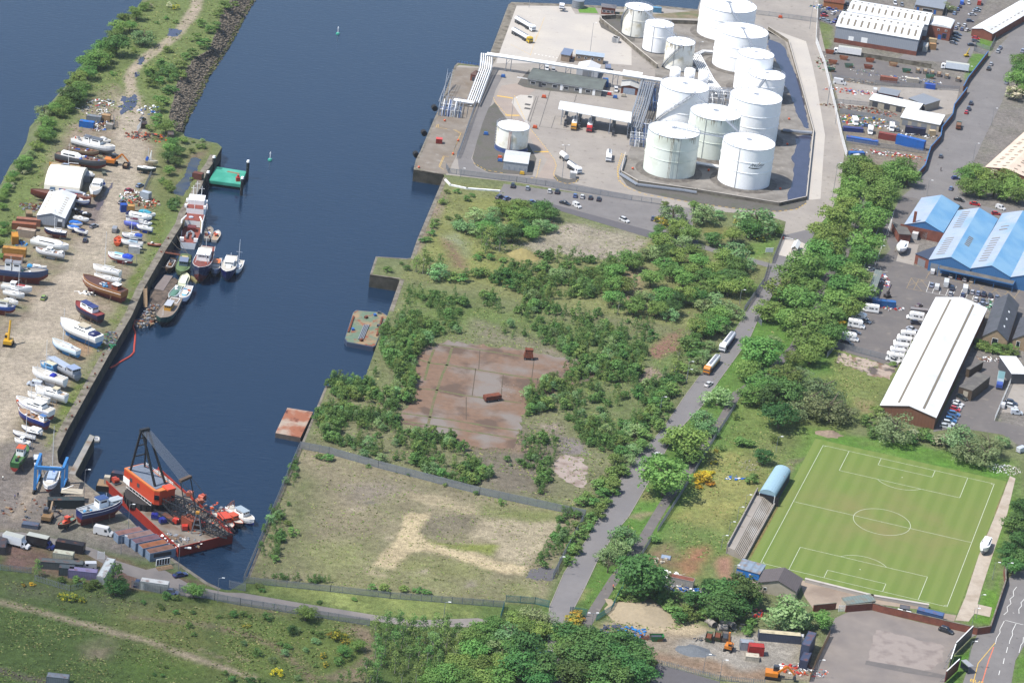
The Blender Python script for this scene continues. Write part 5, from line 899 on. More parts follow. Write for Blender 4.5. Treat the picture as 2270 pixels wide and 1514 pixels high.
for i,(k,x,y,r,h,m,lab,fl)in enumerate(TANKS):
 p=G(k,x,y,h);c=V3((p.x,p.y,0));TC.append((c,r,h));t=thg('storage_tank',lab,'storage tank',c,0,'white fuel storage tanks');n=72
 q=MB();q.cyl((0,0,.35),r,h-.35,n,cap=False);q.bd('shell',m,t,smooth=1)
 q=MB();q.cyl((0,0,0),r+.25,.35,n);q.bd('base_ring',SKIRT,t)
 q=MB();q.cyl((0,0,h),r-.02,r*.085,n,.4,cap=False);q.bd('roof',TANKW if m is not TG else mat('tank_roof',(244,246,244),rough=.5,var=.02,k=.78),t,smooth=1)
 for z in(h*.42,h*.68)if r>8 else(h*.6,):
  q=MB();q.cyl((0,0,z),r+.14,.14,n);q.bd('stiffener_ring',m,t)
 q=MB()
 for a in range(0,n):b0,b1=2*PI*a/n,2*PI*(a+1)/n;q.bar((r*cos(b0),r*sin(b0),h+.02),(r*cos(b1),r*sin(b1),h+.02),.22,.16)
 q.bd('rim',TR,t)
 q=MB()
 full=n if i in(0,2,6,11,7,10)else n//3
 for a in range(0,full,3):
  b0,b1=2*PI*a/n+.6,2*PI*(a+3)/n+.6
  for z in(.55,1.05):q.bar(((r-.1)*cos(b0),(r-.1)*sin(b0),h+z),((r-.1)*cos(b1),(r-.1)*sin(b1),h+z),.05,.05)
  q.box(((r-.1)*cos(b0),(r-.1)*sin(b0),h),(.07,.07,1.1))
 q.bd('rim_railing',TR,t)
 q=MB();q.cyl((0,0,h+r*.085-.05),r*.11,.12,20);q.bd('roof_hub',TR,t);q=MB()
 for a in range(8):b=a*PI/4;b2=b+PI/4;q.box((r*.11*cos(b),r*.11*sin(b),h+r*.085),(.05,.05,1));q.bar((r*.11*cos(b),r*.11*sin(b),h+r*.085+1),(r*.11*cos(b2),r*.11*sin(b2),h+r*.085+1),.05,.05)
 q.bd('hub_railing',TR,t)
 for a in(.3,2.2,-1.5):q=MB();q.tube((0,0,h+r*.085+.02),(r*cos(a),r*sin(a),h+.1),.05,5);q.bd('roof_pipe',TR,t)
 for a in(-1.1,-2.3,.5,1.9):q=MB();q.cyl(((r-1)*cos(a),(r-1)*sin(a),h+.05),.3,.3,10);q.bd('roof_vent',TR,t)
 if fl in(1,2,3):q=MB();a=-1.95;q.tube(((r+.15)*cos(a),(r+.15)*sin(a),0),((r+.15)*cos(a),(r+.15)*sin(a),h+.1),.08,6);q.bd('downpipe',GREY,t)
 if fl==4:
  for a,w_ in((-1.62,.9),(-1.3,.0)):
   q=MB();ca,sa=cos(a),sin(a)
   if w_:
    for s in(-.3,.3):q.tube(((r+.5)*ca-s*sa,(r+.5)*sa+s*ca,0),((r+.5)*ca-s*sa,(r+.5)*sa+s*ca,h+1),.06,5)
    for j in range(34):z=.5+j*.53;q.tube(((r+.5)*ca+.3*sa,(r+.5)*sa-.3*ca,z),((r+.5)*ca-.3*sa,(r+.5)*sa+.3*ca,z),.03,4)
    for j in range(7):
     z=3+j*2.2
     for g_ in range(6):b0,b1=a-PI/2+PI*g_/6,a-PI/2+PI*(g_+1)/6;q.tube(((r+.5)*ca+.45*cos(b0),(r+.5)*sa+.45*sin(b0),z),((r+.5)*ca+.45*cos(b1),(r+.5)*sa+.45*sin(b1),z),.04,4)
    q.bd('caged_ladder',mat('ladder_rusty',(150,140,128),rough=.8,rgb2=(120,92,72),sc2=2),t)
   else:q.tube(((r+.15)*ca,(r+.15)*sa,0),((r+.15)*ca,(r+.15)*sa,h),.08,6);q.bd('downpipe',GREY,t)
 if m in(TG,TSTN):
  rg=random.Random(i);q=MB()
  for j in range(22):
   a=rg.choice((-1.6,-.75,-2.2))+rg.gauss(0,.12);l=rg.uniform(.6,3.2);w_=rg.uniform(.05,.2)/r;q.add([((r+.02)*cos(b),(r+.02)*sin(b),z)for b,z in((a-w_,h-.1),(a+w_,h-.1),(a+w_*.3,h-l),(a-w_*.3,h-l))],[(0,3,2,1)])
  q.bd('rust_streaks',mat('rust_streak',(170,150,120),rough=.9,var=.2),t)
tg=thg('storage_tank','small white tank with a blue lower band standing alone on dark gravel','storage tank',(lambda p:(p.x,p.y,0))(G('N',1080,357,10.2)),0,'white fuel storage tanks');r,h,n=6.7,10.2,48
q=MB();q.cyl((0,0,1.9),r,h-1.9,n,cap=False);q.bd('shell',TSTN,tg,smooth=1);q=MB();q.cyl((0,0,.2),r+.03,1.7,n,cap=False);q.cyl((0,0,0),r+.3,.2,n);q.bd('blue_band',pnt((74,96,150)),tg)
q=MB();q.cyl((0,0,h),r,.6,n,.3,cap=False);q.bd('roof',TANKW,tg,smooth=1);q=MB();q.cyl((0,0,h-.3),r+.3,.12,n)
for a in range(0,n,2):
 b0,b1=2*PI*a/n,2*PI*(a+2)/n;q.box(((r+.2)*cos(b0),(r+.2)*sin(b0),h),(.07,.07,1.1))
 for z in(.5,1.05):q.bar(((r+.2)*cos(b0),(r+.2)*sin(b0),h+z),((r+.2)*cos(b1),(r+.2)*sin(b1),h+z),.06,.06)
q.bd('rim_railing',TR,tg);q=MB()
for s in(-.35,.35):q.path([(-.9+s,-r-.3,.3),(-.9+s,-r-.3,h-1),(-.6+s,-r+.8,h+.2)],.14,7)
q.bd('pink_riser_pipe',pnt((206,160,150)),tg);q=MB()
for j in range(9):z=j*1.2;a=2.75;q.box(((r+.6)*cos(a),(r+.6)*sin(a),z),(.8,.8,.08));q.box(((r+1.0)*cos(a),(r+1.0)*sin(a),z),(.08,.08,1.2));q.box(((r+.5)*cos(a)-.5,(r+.5)*sin(a)-.4,z),(.06,.06,1.2))
q.bd('stair_tower',TR,tg)
c,r,h=TC[11];nu=[o for o in COL.objects if o.get('label','').startswith('white front-right')][0]
tm=text('NuStar',2.2,(0,0,0),(0,0,0),mat('lettering_black',(24,26,30),rough=.6),'lettering',ext=.03);tm.parent=nu;tm.location=(0,0,0)
sw=MB()
for i in range(14):
 t0,t1=i/14,(i+1)/14
 f0=lambda t:(-4.6+8.0*t,-1.25-.55*sin(PI*t*.9)+.5*t);a_,b_=f0(t0),f0(t1);th0,th1=.24*sin(PI*min(1,t0+.12)),.24*sin(PI*min(1,t1+.12));sw.add([(a_[0],a_[1]-th0,0),(b_[0],b_[1]-th1,0),(b_[0],b_[1]+th1,0),(a_[0],a_[1]+th0,0)],[(0,1,2,3)])
sw.add([(-4.6,-1.4,0),(-3.4,.1,0),(-3.1,.1,0),(-4.3,-1.2,0)],[(0,1,2,3)]);so=sw.bd('swoosh_mark',MC['lettering_black'],nu)
st_=MB();st_.add([(.1,1.0,0),(.55,.98,0),(.75,1.5,0),(.4,1.2,0)],[(0,1,2,3)]);sp_=st_.bd('star_mark',YELW,nu)
ap=G('O',1500,755,8.5);a0=math.atan2(ap.y-c.y-2,ap.x-c.x);best=None
for i in range(360):
 a=-PI+i*PI/180*1;pt=V3((c.x+r*cos(a),c.y+r*sin(a),0));
 for z in(8.2,8.7,9.2,9.7,10.2,10.7,11.2):
  pt.z=z;v=pt-V3((0,0,CH));zc=v.dot(FW);sx,sy=1135+F*v.dot(RT)/zc,757-F*v.dot(UP)/zc;e_=(sx-(1350+1500*.22065))**2+(sy-(200+755*.22065))**2
  if(pt-c).dot(V3((0,-1,0)))>0 and(best is None or e_<best[0]):best=(e_,a,z)
for o in(tm,so,sp_):
 for v in o.data.vertices:
  a=best[1]+v.co.x*.9/r;rr=r+.03+v.co.z*.3;v.co=(rr*cos(a),rr*sin(a),best[2]+v.co.y*.9)
for i,(c,r,h)in enumerate(TC):
 if r>8:mb=MB();n=40;mb.add([(c.x+(r+.3)*cos(2*PI*a/n),c.y+(r+.3)*sin(2*PI*a/n),.5)for a in range(n)]+[(c.x+(r+3.2)*cos(2*PI*a/n),c.y+(r+3.2)*sin(2*PI*a/n),.06)for a in range(n)],[(a,n+a,n+(a+1)%n,(a+1)%n)for a in range(n)]);strc('tank_plinth',mb,mat('plinth_asphalt',(112,106,100),sc=.6,var=.2,rgb2=(140,134,124),sc2=.4,rough=.95))
def walkway(pts,label,w_=.9,cat='walkway'):
 pts=[V3(p)for p in pts];o=V3((pts[0].x,pts[0].y,min(p.z for p in pts)));t=thg('tank_walkway',label,cat,o,0,'steel walkways and stairs on the tanks');d_=MB();r_=MB()
 for a,b in zip(pts[:-1],pts[1:]):
  d_.bar(a,b,w_,.14);u=(b-a).cross(V3((0,0,1)));
  if u.length<.01:continue
  u=u.normalized()*w_/2;n=max(1,int((b-a).length/1.6))
  for s in(-1,1):
   r_.bar(a+u*s+V3((0,0,1.05)),b+u*s+V3((0,0,1.05)),.07,.07);r_.bar(a+u*s+V3((0,0,.55)),b+u*s+V3((0,0,.55)),.05,.05)
   for i in range(n+1):c_=a+(b-a)*i/n+u*s;r_.box((c_.x,c_.y,c_.z),(.06,.06,1.05))
 d_.bd('deck',TR,t,1);r_.bd('railing',TR,t,1);return t
def rimpt(i,tgt,f=1.):
 c,r,h=TC[i];d=(V3(tgt)-c);d.z=0;d.normalize();p=c+d*r*f;p.z=h+.15;return p
for i,j,nm in((10,11,'bridge between the two front tanks'),(9,11,'bridge from the middle greenish tank to the front-right tank'),(7,8,'bridge from the left stair tank across to the tallest tank'),(3,4,'bridge from the widest tank to the tank before it'),(4,5,'bridge down from the wide tank to the narrow tall tank'),(5,6,'short bridge to the low railed-roof tank'),(6,8,'bridge between the low railed-roof tank and the tallest tank'),(7,9,'bridge from the left stair tank to the middle greenish tank'),(0,1,'bridge between the two tanks at the far left'),(1,2,'bridge to the rust-streaked tank')):
 a,b=TC[i][0],TC[j][0];walkway([rimpt(i,b),rimpt(j,a)],'pale steel '+nm)
for i,j in((3,4),(4,5),(10,11)):
 c,r,h=TC[i];d=(TC[j][0]-c).normalized();walkway([V3((c.x,c.y,h+r*.085)),rimpt(i,TC[j][0])],'steel gangway across the roof of the '+['','','','widest tank','second widest tank','','','','','','front-left tank'][i],.8)
def spiral(i,a0,a1,label,z0=0.):
 c,r,h=TC[i];n=12;walkway([V3((c.x+(r+.6)*cos(a0+(a1-a0)*q/n),c.y+(r+.6)*sin(a0+(a1-a0)*q/n),z0+(h-z0)*q/n))for q in range(n+1)],label,.8,'stair')
spiral(7,-2.9,-1.2,'grey stair curving up the left flank of the tank beside the pipe racks');spiral(2,-2.9,-1.5,'weathered stair on the front of the rust-streaked tank');spiral(0,2.6,3.9,'stair on the left side of the far left tank')
for i,(x,y)in enumerate(((665,740),(810,750),(950,775))):
 p=G('M',x,y,4);q=MB();q.cyl((p.x,p.y,0),2.4,6.4,24);q.dome((p.x,p.y,6.4),2.4,.5,24,3);tv=thg('additive_tank',['left','middle','right'][i]+' small white cylindrical tank in the row of three behind the left stair tank','storage tank',(p.x,p.y,0),0,'small additive tanks')
 q.bd('shell',TANKW,tv,1,1);q=MB()
 for a in range(16):b0,b1=2*PI*a/16,2*PI*(a+1)/16;q.bar((2.4*cos(b0),2.4*sin(b0),7.2),(2.4*cos(b1),2.4*sin(b1),7.2),.07,.07);q.box((2.4*cos(b0),2.4*sin(b0),6.3),(.06,.06,.95))
 q.bd('top_railing',TR,tv)
def low_wall(k,pts,h_,w_,label,m=CONC):return wth(k,pts,h_,w_,label,m,CON1,'bund_wall')
low_wall('O',[(160,660),(118,845),(290,945),(880,1030),(1705,1165),(1980,1103),(2050,440)],1.5,.35,'concrete bund wall round the front of the tank farm')
low_wall('M',[(2052,1345),(1960,1000),(1800,430),(1600,300)],1.5,.35,'concrete bund wall along the perimeter road')
low_wall('M',[(480,690),(90,365),(-80,230),(-90,200),(60,190),(440,235),(900,250)],2.0,.4,'concrete bund wall beside the tanker apron')
low_wall('M',[(1730,1330),(2050,1345)],1.0,.3,'low dividing wall across the bund pool')
def pipe_bridge(P_,zt,label,n=5,wd=2.4,rad=.22,posts=(),name='pipe_bridge',cov=1,pm=None):
 t=thg(name,label,'pipes',(P_[0].x,P_[0].y,0),0,'pipe racks');pm=pm or WHT
 for i in range(n):
  q=MB();o=(i/(n-1)-.5)*wd;pts=[]
  for j,p in enumerate(P_):
   a=P_[max(0,j-1)];b=P_[min(len(P_)-1,j+1)];d=(b-a);d.z=0;d.normalize();u=V3((-d.y,d.x,0));pts.append(p+u*o+V3((0,0,.35)))
  q.path(pts,rad,7);q.bd('pipe',pm,t,1)
 q=MB()
 for a,b in zip(P_[:-1],P_[1:]):
  d=(b-a);L_=d.length;d.normalize();u=V3((-d.y,d.x,0)).normalized()*wd*.6
  for s in(-1,1):q.bar(a+u*s,b+u*s,.2,.45)
  for i in range(int(L_/3)+1):c=a+d*i*3;q.bar(c-u,c+u,.15,.2)
 q.bd('girders',TR,t,1)
 for p in posts:
  q=MB();u=V3((1.1,0,0))
  for s in(-1,1):q.box((p.x+s*1.1,p.y,0),(.28,.28,p.z))
  q.bar((p.x-1.1,p.y,p.z*.5),(p.x+1.1,p.y,p.z),.12,.12);q.bd('trestle',TR,t,1)
 return t
pb=[G('L',812,548,6.5),G('L',2266,765,6.5),G('M',530,812,6.5)]
pipe_bridge(pb,6.5,'long white pipe bridge crossing the terminal from the pier to the tanks',5,2.6,.26,[pb[0].lerp(pb[2],f)for f in(.13,.32,.47,.6,.74,.88,.99)])
pipe_bridge([G('L',812,550,6.2),G('L',800,690,3.2),G('L',672,1035,1.6)],0,'white pipes running down the pier beside the security fence',6,4.6,.24,[G('L',805,640,4)])
pipe_bridge([G('L',680,1040,1.6),G('L',480,1010,1.6)],0,'short run of white pipes turning towards the loading manifold',4,2.2,.24)
pipe_bridge([G('M',395,810,5.5),G('M',330,1050,5.5),G('M',250,1290,4)],0,'tall blue-grey pipe rack beside the loading gantry',6,5,.3,[G('M',380,860,5),G('M',340,1000,5),G('M',290,1150,5)],pm=ST1)
pipe_bridge([G('M',870,560,1.2),G('M',1000,800,1.2),G('M',1130,960,1.2)],0,'white pipes threading between the middle storage tanks',6,4.5,.25)
pipe_bridge([G('M',1040,525,1.4),G('M',950,520,1.4),G('M',870,560,1.4)],0,'white pipes behind the three small tanks',3,1.6,.2)
pipe_bridge([G('O',880,735,.9),G('O',1105,775,.9)],0,'three low pipes passing between the two front tanks',3,1.6,.2)
pipe_bridge([G('O',160,680,.8),G('O',110,840,.8),G('O',285,950,.8),G('O',760,1010,.8),G('O',880,1030,.8)],0,'grey pipes along the inside of the front bund wall',2,.8,.16,pm=TR)
pipe_bridge([G('M',1750,1310,1.2),G('M',2040,1340,1.2)],0,'pipes on the dividing wall of the bund',3,1.2,.18,pm=TR)
def manifold(k,x,y,rx,ry,hh,lab,n,seed,cols):
 rg=random.Random(seed);c=G(k,x,y);t=thg('pipe_manifold',lab,'pipework',c,0,None)
 for i in range(n):
  q=MB();ax=rg.random()<.5;z=rg.uniform(.4,hh);a=rg.uniform(-1,1)
  if ax:p0,p1=V3((-rx,a*ry,z)),V3((rx*rg.uniform(.2,1),a*ry,z))
  else:p0,p1=V3((a*rx,-ry,z)),V3((a*rx,ry*rg.uniform(.2,1),z))
  q.path([V3((p0 .x,p0 .y,0)),p0,p1,V3((p1 .x,p1 .y,0))],rg.uniform(.08,.17),6);q.bd('pipe',rg.choice(cols),t)
 q=MB()
 for i in range(-2,3):
  for j in(-1,1):q.box((i*rx/2,j*ry,0),(.14,.14,hh+.3))
  q.bar((i*rx/2,-ry,hh+.3),(i*rx/2,ry,hh+.3),.12,.12)
 for j in(-1,1):q.bar((-rx,j*ry,hh+.3),(rx,j*ry,hh+.3),.12,.12);q.bar((-rx,j*ry,hh*.5),(rx,j*ry,hh*.5),.1,.1)
 q.bd('frame',TR,t);return t
manifold('L',450,1120,5.0,7.5,3.6,'tangle of pale loading pipework on the edge of the pier',46,3,[ST1,WHT,TR,BLUE])
manifold('O',310,480,4.2,12,4.2,'ladder-like stack of white pipes at the left of the front tanks',44,4,[WHT,ST1,TR,BLUE])
manifold('M',1100,1010,7.5,6.5,3.5,'white pipework in the gap between the four middle tanks',40,5,[WHT,TR,ST1])
manifold('M',430,1000,3.5,16,4,'pumps and pipes behind the gantry pipe rack',40,6,[ST1,DG1,TR,BLUE])
t=thg('loading_arm_tower','pale lattice gangway leaning out over the pier edge','gangway',G('L',385,1040),0);q=MB()
a,b=G('L',385,1060,.5),G('L',440,740,5.5);u=V3((1.0,0,0))
for s in(-1,1):
 q.bar(a+u*s,b+u*s,.16,.16);q.bar(a+u*s+V3((0,0,2.2)),b+u*s+V3((0,0,2)),.12,.12)
 for i in range(14):c0=a.lerp(b,i/14);c1=a.lerp(b,(i+1)/14);q.bar(c0+u*s,c1+u*s+V3((0,0,2.1)),.08,.08)
for i in range(15):c0=a.lerp(b,i/14);q.bar(c0-u,c0+u,.08,.08)
q.bd('lattice',ST1,t,1);q=MB();q.tube(G('L',330,1025,.3),G('L',445,735,5.5),.25,8);q.bd('boom',GREY,t,1)
t=thg('loading_gantry','long white canopy over the tanker loading bays','canopy',G('N',1900,330),0);zc=7.2
A,B,C,E_=G('N',1550,108,zc),G('O',230,222,zc),G('O',221,330,zc-.5),G('N',1530,190,zc-.5)
q=MB();M1,M2=A.lerp(E_,.45)+V3((0,0,.9)),B.lerp(C,.45)+V3((0,0,.9));up=V3((0,0,.3))
for P_ in([A,M1,M2,B],[M1,E_,C,M2]):q.add([P3(p)for p in P_]+[P3(p-up)for p in P_],[(0,1,2,3),(7,6,5,4),(0,4,5,1),(1,5,6,2),(2,6,7,3),(3,7,4,0)])
q.bd('canopy_roof',mat('canopy_white',(238,240,240),rough=.5,var=.03,bands=(0,1.0,.1),k=.6),t,1)
for i,f in enumerate((.06,.26,.46,.72,.97)):
 for s in(A.lerp(B,f),E_.lerp(C,f)):q=MB();q.box((s.x,s.y,0),(.3,.3,zc-.4));q.bd('column',TR,t,1)
for f,nm in((.12,'first'),(.31,'second'),(.50,'third'),(.78,'fourth'),(.99,'fifth')):
 p=E_.lerp(C,f);p0=A.lerp(B,f);d=(p0-p);d.z=0;d.normalize();rz=math.atan2(d.y,d.x);b=p-d*2.5;tt=thg('loading_island',nm+' dark loading stand from the left under the white canopy','loading stand',(b.x,b.y,0),rz,'tanker loading stands')
 q=MB();q.box((8,0,0),(18,1.3,.25));q.bd('plinth',CON2,tt);q=MB();q.box((3.4,0,.25),(1.4,1.2,2.0));q.box((.6,0,.25),(1.3,1.1,1.9));q.bd('control_cabinet',DG1,tt);rg=random.Random(int(f*100))
 for i in range(5):q=MB();xx=5+i*2;q.path([(xx,0,.2),(xx,.2*i-.4,3.6),(xx-1.6,.6,4.4),(xx-3.2,.9,3.4)],.16,6);q.bd('loading_arm',ST1 if i%2 else DG1,tt)
 q=MB();q.box((9,0,4.4),(12,1.2,.15));q.bd('gangway',DG1,tt)
tlr('N',1695,330,-104,(236,170,60),(228,228,228),'white-roofed yellow-fronted tanker loading under the white canopy',12,group='fuel tankers')
tlr('N',1850,350,-101,(208,52,54),(214,214,216),'red-cabbed tanker loading under the white canopy',12)
tlr('L',1195,240,-30,(236,238,240),(240,240,242),'upper white tanker parked at a slant on the tanker apron',15.8);tlr('L',1165,355,-30,(236,198,46),(240,240,242),'tanker with a yellow cab parked on the tanker apron',15.8)
tlr('N',1690,775,-36,(238,238,240),(238,238,240),'white rigid tanker by the corner island with a trailer behind',9.4,False);tlr('N',2040,655,-97,(238,238,240),(236,236,236),'white rigid tanker driving alone across the loading yard',9,False)
p,rz=at('N',1582,700,-38);t=thg('tank_trailer','short white drawbar tank trailer behind the rigid tanker','trailer',G('N',1585,700,0),rz);q=MB();q.tube((-2.3,0,2),(2.3,0,2),1.1,16);q.bd('tank',WHT,t,smooth=False);q=MB();q.box((0,0,.7),(5,1,.25));q.bd('chassis',DG1,t);whl(t,[-1.5,1.5],2.4)
p,rz=at('L',1565,80,-95);t=thg('tractor_unit','white lorry tractor without trailer at the far edge of the tanker apron','lorry',G('L',1563,85,1),rz);cab(t,3,(238,238,240));q=MB();q.box((-1.2,0,.7),(5,1,.3));q.cyl((-1.4,0,1.0),.6,.15);q.bd('chassis',DG1,t);whl(t,[1.8,-1.4,-2.6],2.5)
bldg('terminal_office','long single-storey office with dark slate roof and white window band','office','L',(1228,790),(1965,905),(1985,800),3.2,'gable',.7,0,mat('office_wall',(170,166,158),sc=1,var=.1),mat('office_roof',(112,118,114),sc=.5,var=.08,rgb2=(124,132,126),sc2=.2,rough=.9),.4,wins=wns(6,0,.9,2.2,1.3,WHT,.07,.82)+[('door',0,.175,0,1.6,2.3,DG1),('door',0,.46,0,1.2,2.6,WHT),('door',0,.72,0,1.2,2.6,WHT),('door',0,.9,0,1.2,2.6,WHT),('fascia',0,.5,2.75,43,.42,WHT)])
bldg('pump_house','small brick pump house with a blue-grey flat roof behind the pipe bridge','shed','L',(1560,548),(1645,562),(1660,510),3.2,'mono',.5,0,mat('tan_brick',(186,164,142),sc=2,var=.1),mat('bluegrey_roof',(132,148,176),rough=.6),.3,wins=[('door',1,.5,0,1.1,2.2,DG1)])
bldg('long_shed','long tan shed with a pale blue roof beside the yellow skip','shed','L',(1708,545),(1985,580),(1988,550),3.4,'mono',.3,0,MC['tan_brick'],mat('paleblue_roof',(190,206,222),rough=.6),.3,wins=wns(4,0,1.6,1.2,.9,WHT,.12,.85))
bldg('fabric_shed','white fabric gabled shed under the pipe bridge','shed','L',(1716,690),(1930,722),(1968,660),3.2,'gable',1.6,1,mat('white_sheeting',(222,228,236),rough=.6,var=.03),mat('white_fabric',(242,242,242),rough=.6,var=.02),.2,wins=[('door',0,.5,0,4,2.8,GREY)])
bldg('plant_shed','grey-white shed with pipe bends on its front beside the small tank','shed','N',(982,715),(1225,745),(1255,635),3.6,'gable',.7,0,mat('shed_grey',(196,202,208),rough=.6,bands=(0,.6,.15)),mat('shed_white_roof',(236,240,242),rough=.5,bands=(0,.6,.08)),.2,wins=wns(4,0,.1,.5,1.4,TR,.25,.9,'pipe_bend'))
bldg('workshop','brick workshop with a white roof edge and pale roller door','workshop','M',(125,868),(290,890),(300,835),3.4,'gable',.9,1,BR1,mat('workshop_roof',(208,208,204),rough=.6),.3,wins=[('roller_door',0,.5,0,5.2,2.9,mat('pale_door',(190,204,222)))])
bldg('store_shed','white pitched store shed behind the brick workshop','shed','M',(140,740),(325,768),(335,735),2.6,'gable',.8,0,PALEW,WHT,.2)
bldg('gatehouse','red brick house with a grey hipped roof at the far edge of the terminal','house','L',(1968,72),(2105,88),(2110,55),3.6,'hip',.9,0,BR1,mat('grey_tiles',(124,122,126),var=.1),.4,wins=wns(3,0,1,1.6,1.2,WHT,.2,.8))
bldg('watch_hut','small brick lookout hut with a pyramid roof on the pier','hut','L',(650,748),(708,760),(718,722),3.0,'hip',1.4,0,BR1,mat('brown_tiles',(110,82,74)),.2,wins=[('door',0,.5,0,1.1,2.1,DG1)])
for a_ in(('L',2030,690,-83,(134,148,176),'blue-grey container under the pipe bridge',6.06),('L',2005,830,-85,(60,130,206),'bright blue container at the end of the office',6.06),('L',2105,400,-90,(228,228,226),'white cabinet against the bund wall',3.0),('M',475,100,-5,(110,176,214),'light blue container beyond the far left tanks',5.0),('N',1678,850,-88,(238,238,238),'white kiosk box on the corner island',2.6),('M',68,402,-10,(236,236,236),'white box by the bund wall pipes',3.2)):cont(*a_)
t=thg('silo','ribbed grey cylindrical silo at the water edge of the apron','silo',G('L',1725,78),0);q=MB();q.cyl((0,0,0),2.9,3.8,24);q.bd('shell',ST1,t);q=MB();[q.cyl((0,0,z),3.0,.12,24)for z in(.6,1.6,2.6,3.6)];q.bd('bands',GREY,t)
t=thg('waste_skip','red box skip on the rust-stained pier','skip',G('L',330,1440),HD('L',330,1440,-5));q=MB();q.box((0,0,.2),(2.6,2.4,1.8));q.bd('body',mat('skip_dark_red',(150,48,36)),t);q=MB();q.box((0,0,2.0),(2.7,2.5,.15));q.bd('lid',pnt((228,84,70)),t)
for k,x,y,lab in(('L',388,1222,'orange round buoy near the loading pipework on the pier'),('L',523,1422,'orange buoy beside the yellow lines on the pier'),('N',472,650,'orange buoy at the gate end of the pier'),('N',128,785,'orange float on the corner of the pier'),('O',237,798,'orange marker left of the front-left tank'),('O',1000,813,'orange marker between the front tanks'),('O',1790,553,'orange marker by the dividing wall'),('O',1720,1000,'orange marker at the front of the bund pool'),('O',1808,300,'orange marker behind the tallest tank')):
 p=G(k,x,y);q=MB();q.dome((p.x,p.y,.5),.55,.5,12);q.cyl((p.x,p.y,0),.3,.55,12,.55);sgl('marker_buoy',q,ORNG,lab,'buoy')
for k,x,y,lab in(('N',1385,80,'orange hose reel on the lane kerb behind the gantry'),('N',1295,385,'orange hose reel beside the tank lane'),('M',1720,185,'orange pump by the far boundary fence'),('L',1650,590,'red generator beside the pump house'),('L',1717,610,'yellow fuel bowser by the long shed'),('L',975,780,'blue skip-shaped bin on the terminal road'),('N',943,690,'orange pump unit left of the plant shed'),('N',945,720,'blue pump skid left of the plant shed'),('L',2043,960,'red generator in front of the workshop'),('L',2100,990,'blue drums in front of the workshop'),('L',2185,975,'cream compressor near the workshop'),('N',803,452,'blue tank valve box on the gravel'),('N',1165,850,'yellow salt bin on the gravel')):
 c_={'orange':ORNG,'red':REDP,'yellow':YELW,'blue':BLUE,'cream':PALEW}[lab.split()[0]];p=G(k,x,y);t=thg('plant_unit',lab,'equipment',p,HD(k,x,y,-8));q=MB();q.box((0,0,.35),(2.0,1.2,1.0),0,.8,.85);q.bd('body',c_,t);q=MB();q.box((0,0,0),(2.1,1.1,.35));q.bd('base',DG1,t);q=MB();q.cyl((.5,0,1.3),.12,.5,8);q.bd('stack',ST1,t)
for i,(k,x,y)in enumerate((('L',310,1080),('L',205,1330),('N',125,640))):
 p=G(k,x,y,-1.2);t=thg('tyre_fender',['big round rubber fender near the loading pipework','big round rubber fender midway along the pier','big round rubber fender at the near corner of the pier'][i],'fender',(p.x-1.0,p.y,-2.4),.3,'pier fenders');q=MB();q.tube((0,-1.2,.8),(0,1.2,.8),1.2,16);q.bd('tyre',BLK,t)
fnc('L',[(858,680),(700,1050)],3.0,'tall blue-grey security fence between the pier and the terminal road',TR);fnc('N',[(700,160),(535,640),(510,690)],3.0,'security fence continuing along the pier',TR)
fnc('N',[(400,790),(430,840),(1110,925),(1400,965),(2266,1110),(2560,1150)],2.4,'long palisade fence between the terminal and the car park',ST1,.3)
fnc('M',[(1480,150),(1730,180),(2095,230)],2.4,'mesh fence with a bush behind, beyond the wide tanks',ST1,.35)
fnc('_',[(1812,20),(1808,95),(1828,150),(1850,240),(1865,310),(1876,350)],3.0,'tall white palisade fence between the terminal and the yards',WHT,.3)
fnc('L',[(520,635),(770,672)],1.2,'blue handrail across the top end of the pier',BLUE,1.2)
fnc('X',[(1750,465),(1730,520),(1640,745)],2.4,'palisade fence left of the gatehouse road',ST1,.3);fnc('X',[(1605,770),(1550,950),(1355,1230)],2.4,'palisade fence along the left verge of the access road',ST1,.3)
fnc('X',[(1460,1330),(1490,1320),(1530,1370)],2.2,'short palisade fence end on the right verge',ST1,.3)
wth('W',[(520,5),(560,45),(700,75),(970,95)],.5,.7,'low white kerb wall curving round the small grass plot',WHT,WHT,'white_wall')
bldg('security_lodge','small cream gate lodge in the middle of the road','lodge','X',(1838,585),(1890,595),(1905,530),2.8,'gable',.9,1,PALEW,WHT,.3,wins=[('window',0,.5,1,1.2,1.1,WHT),('window',1,.4,1,2.0,1.1,WHT)])
for a_,b_,lab in(((1755,482),(1850,500),'white barrier pole left of the gate lodge'),((1895,605),(1955,615),'white barrier pole right of the gate lodge')):
 p,q_=G('X',*a_,1.0),G('X',*b_,1.0);t=thg('barrier',lab,'barrier',(p.x,p.y,0));q=MB();q.bar(p,q_,.12,.16);q.bd('pole',WHT,t,1);q=MB();q.box((p.x,p.y,0),(.4,.4,1.2));q.bd('pedestal',REDP,t,1)
t=thg('notice_board','white notice board on two legs beside the gate road','sign',G('X',1605,660),HD('X',1605,660,0));q=MB();q.box((0,0,1.2),(3.2,.12,1.8));q.bd('board',WHT,t);q=MB();[q.box((s*1.2,0,0),(.12,.12,1.2))for s in(-1,1)];q.bd('legs',ST1,t)
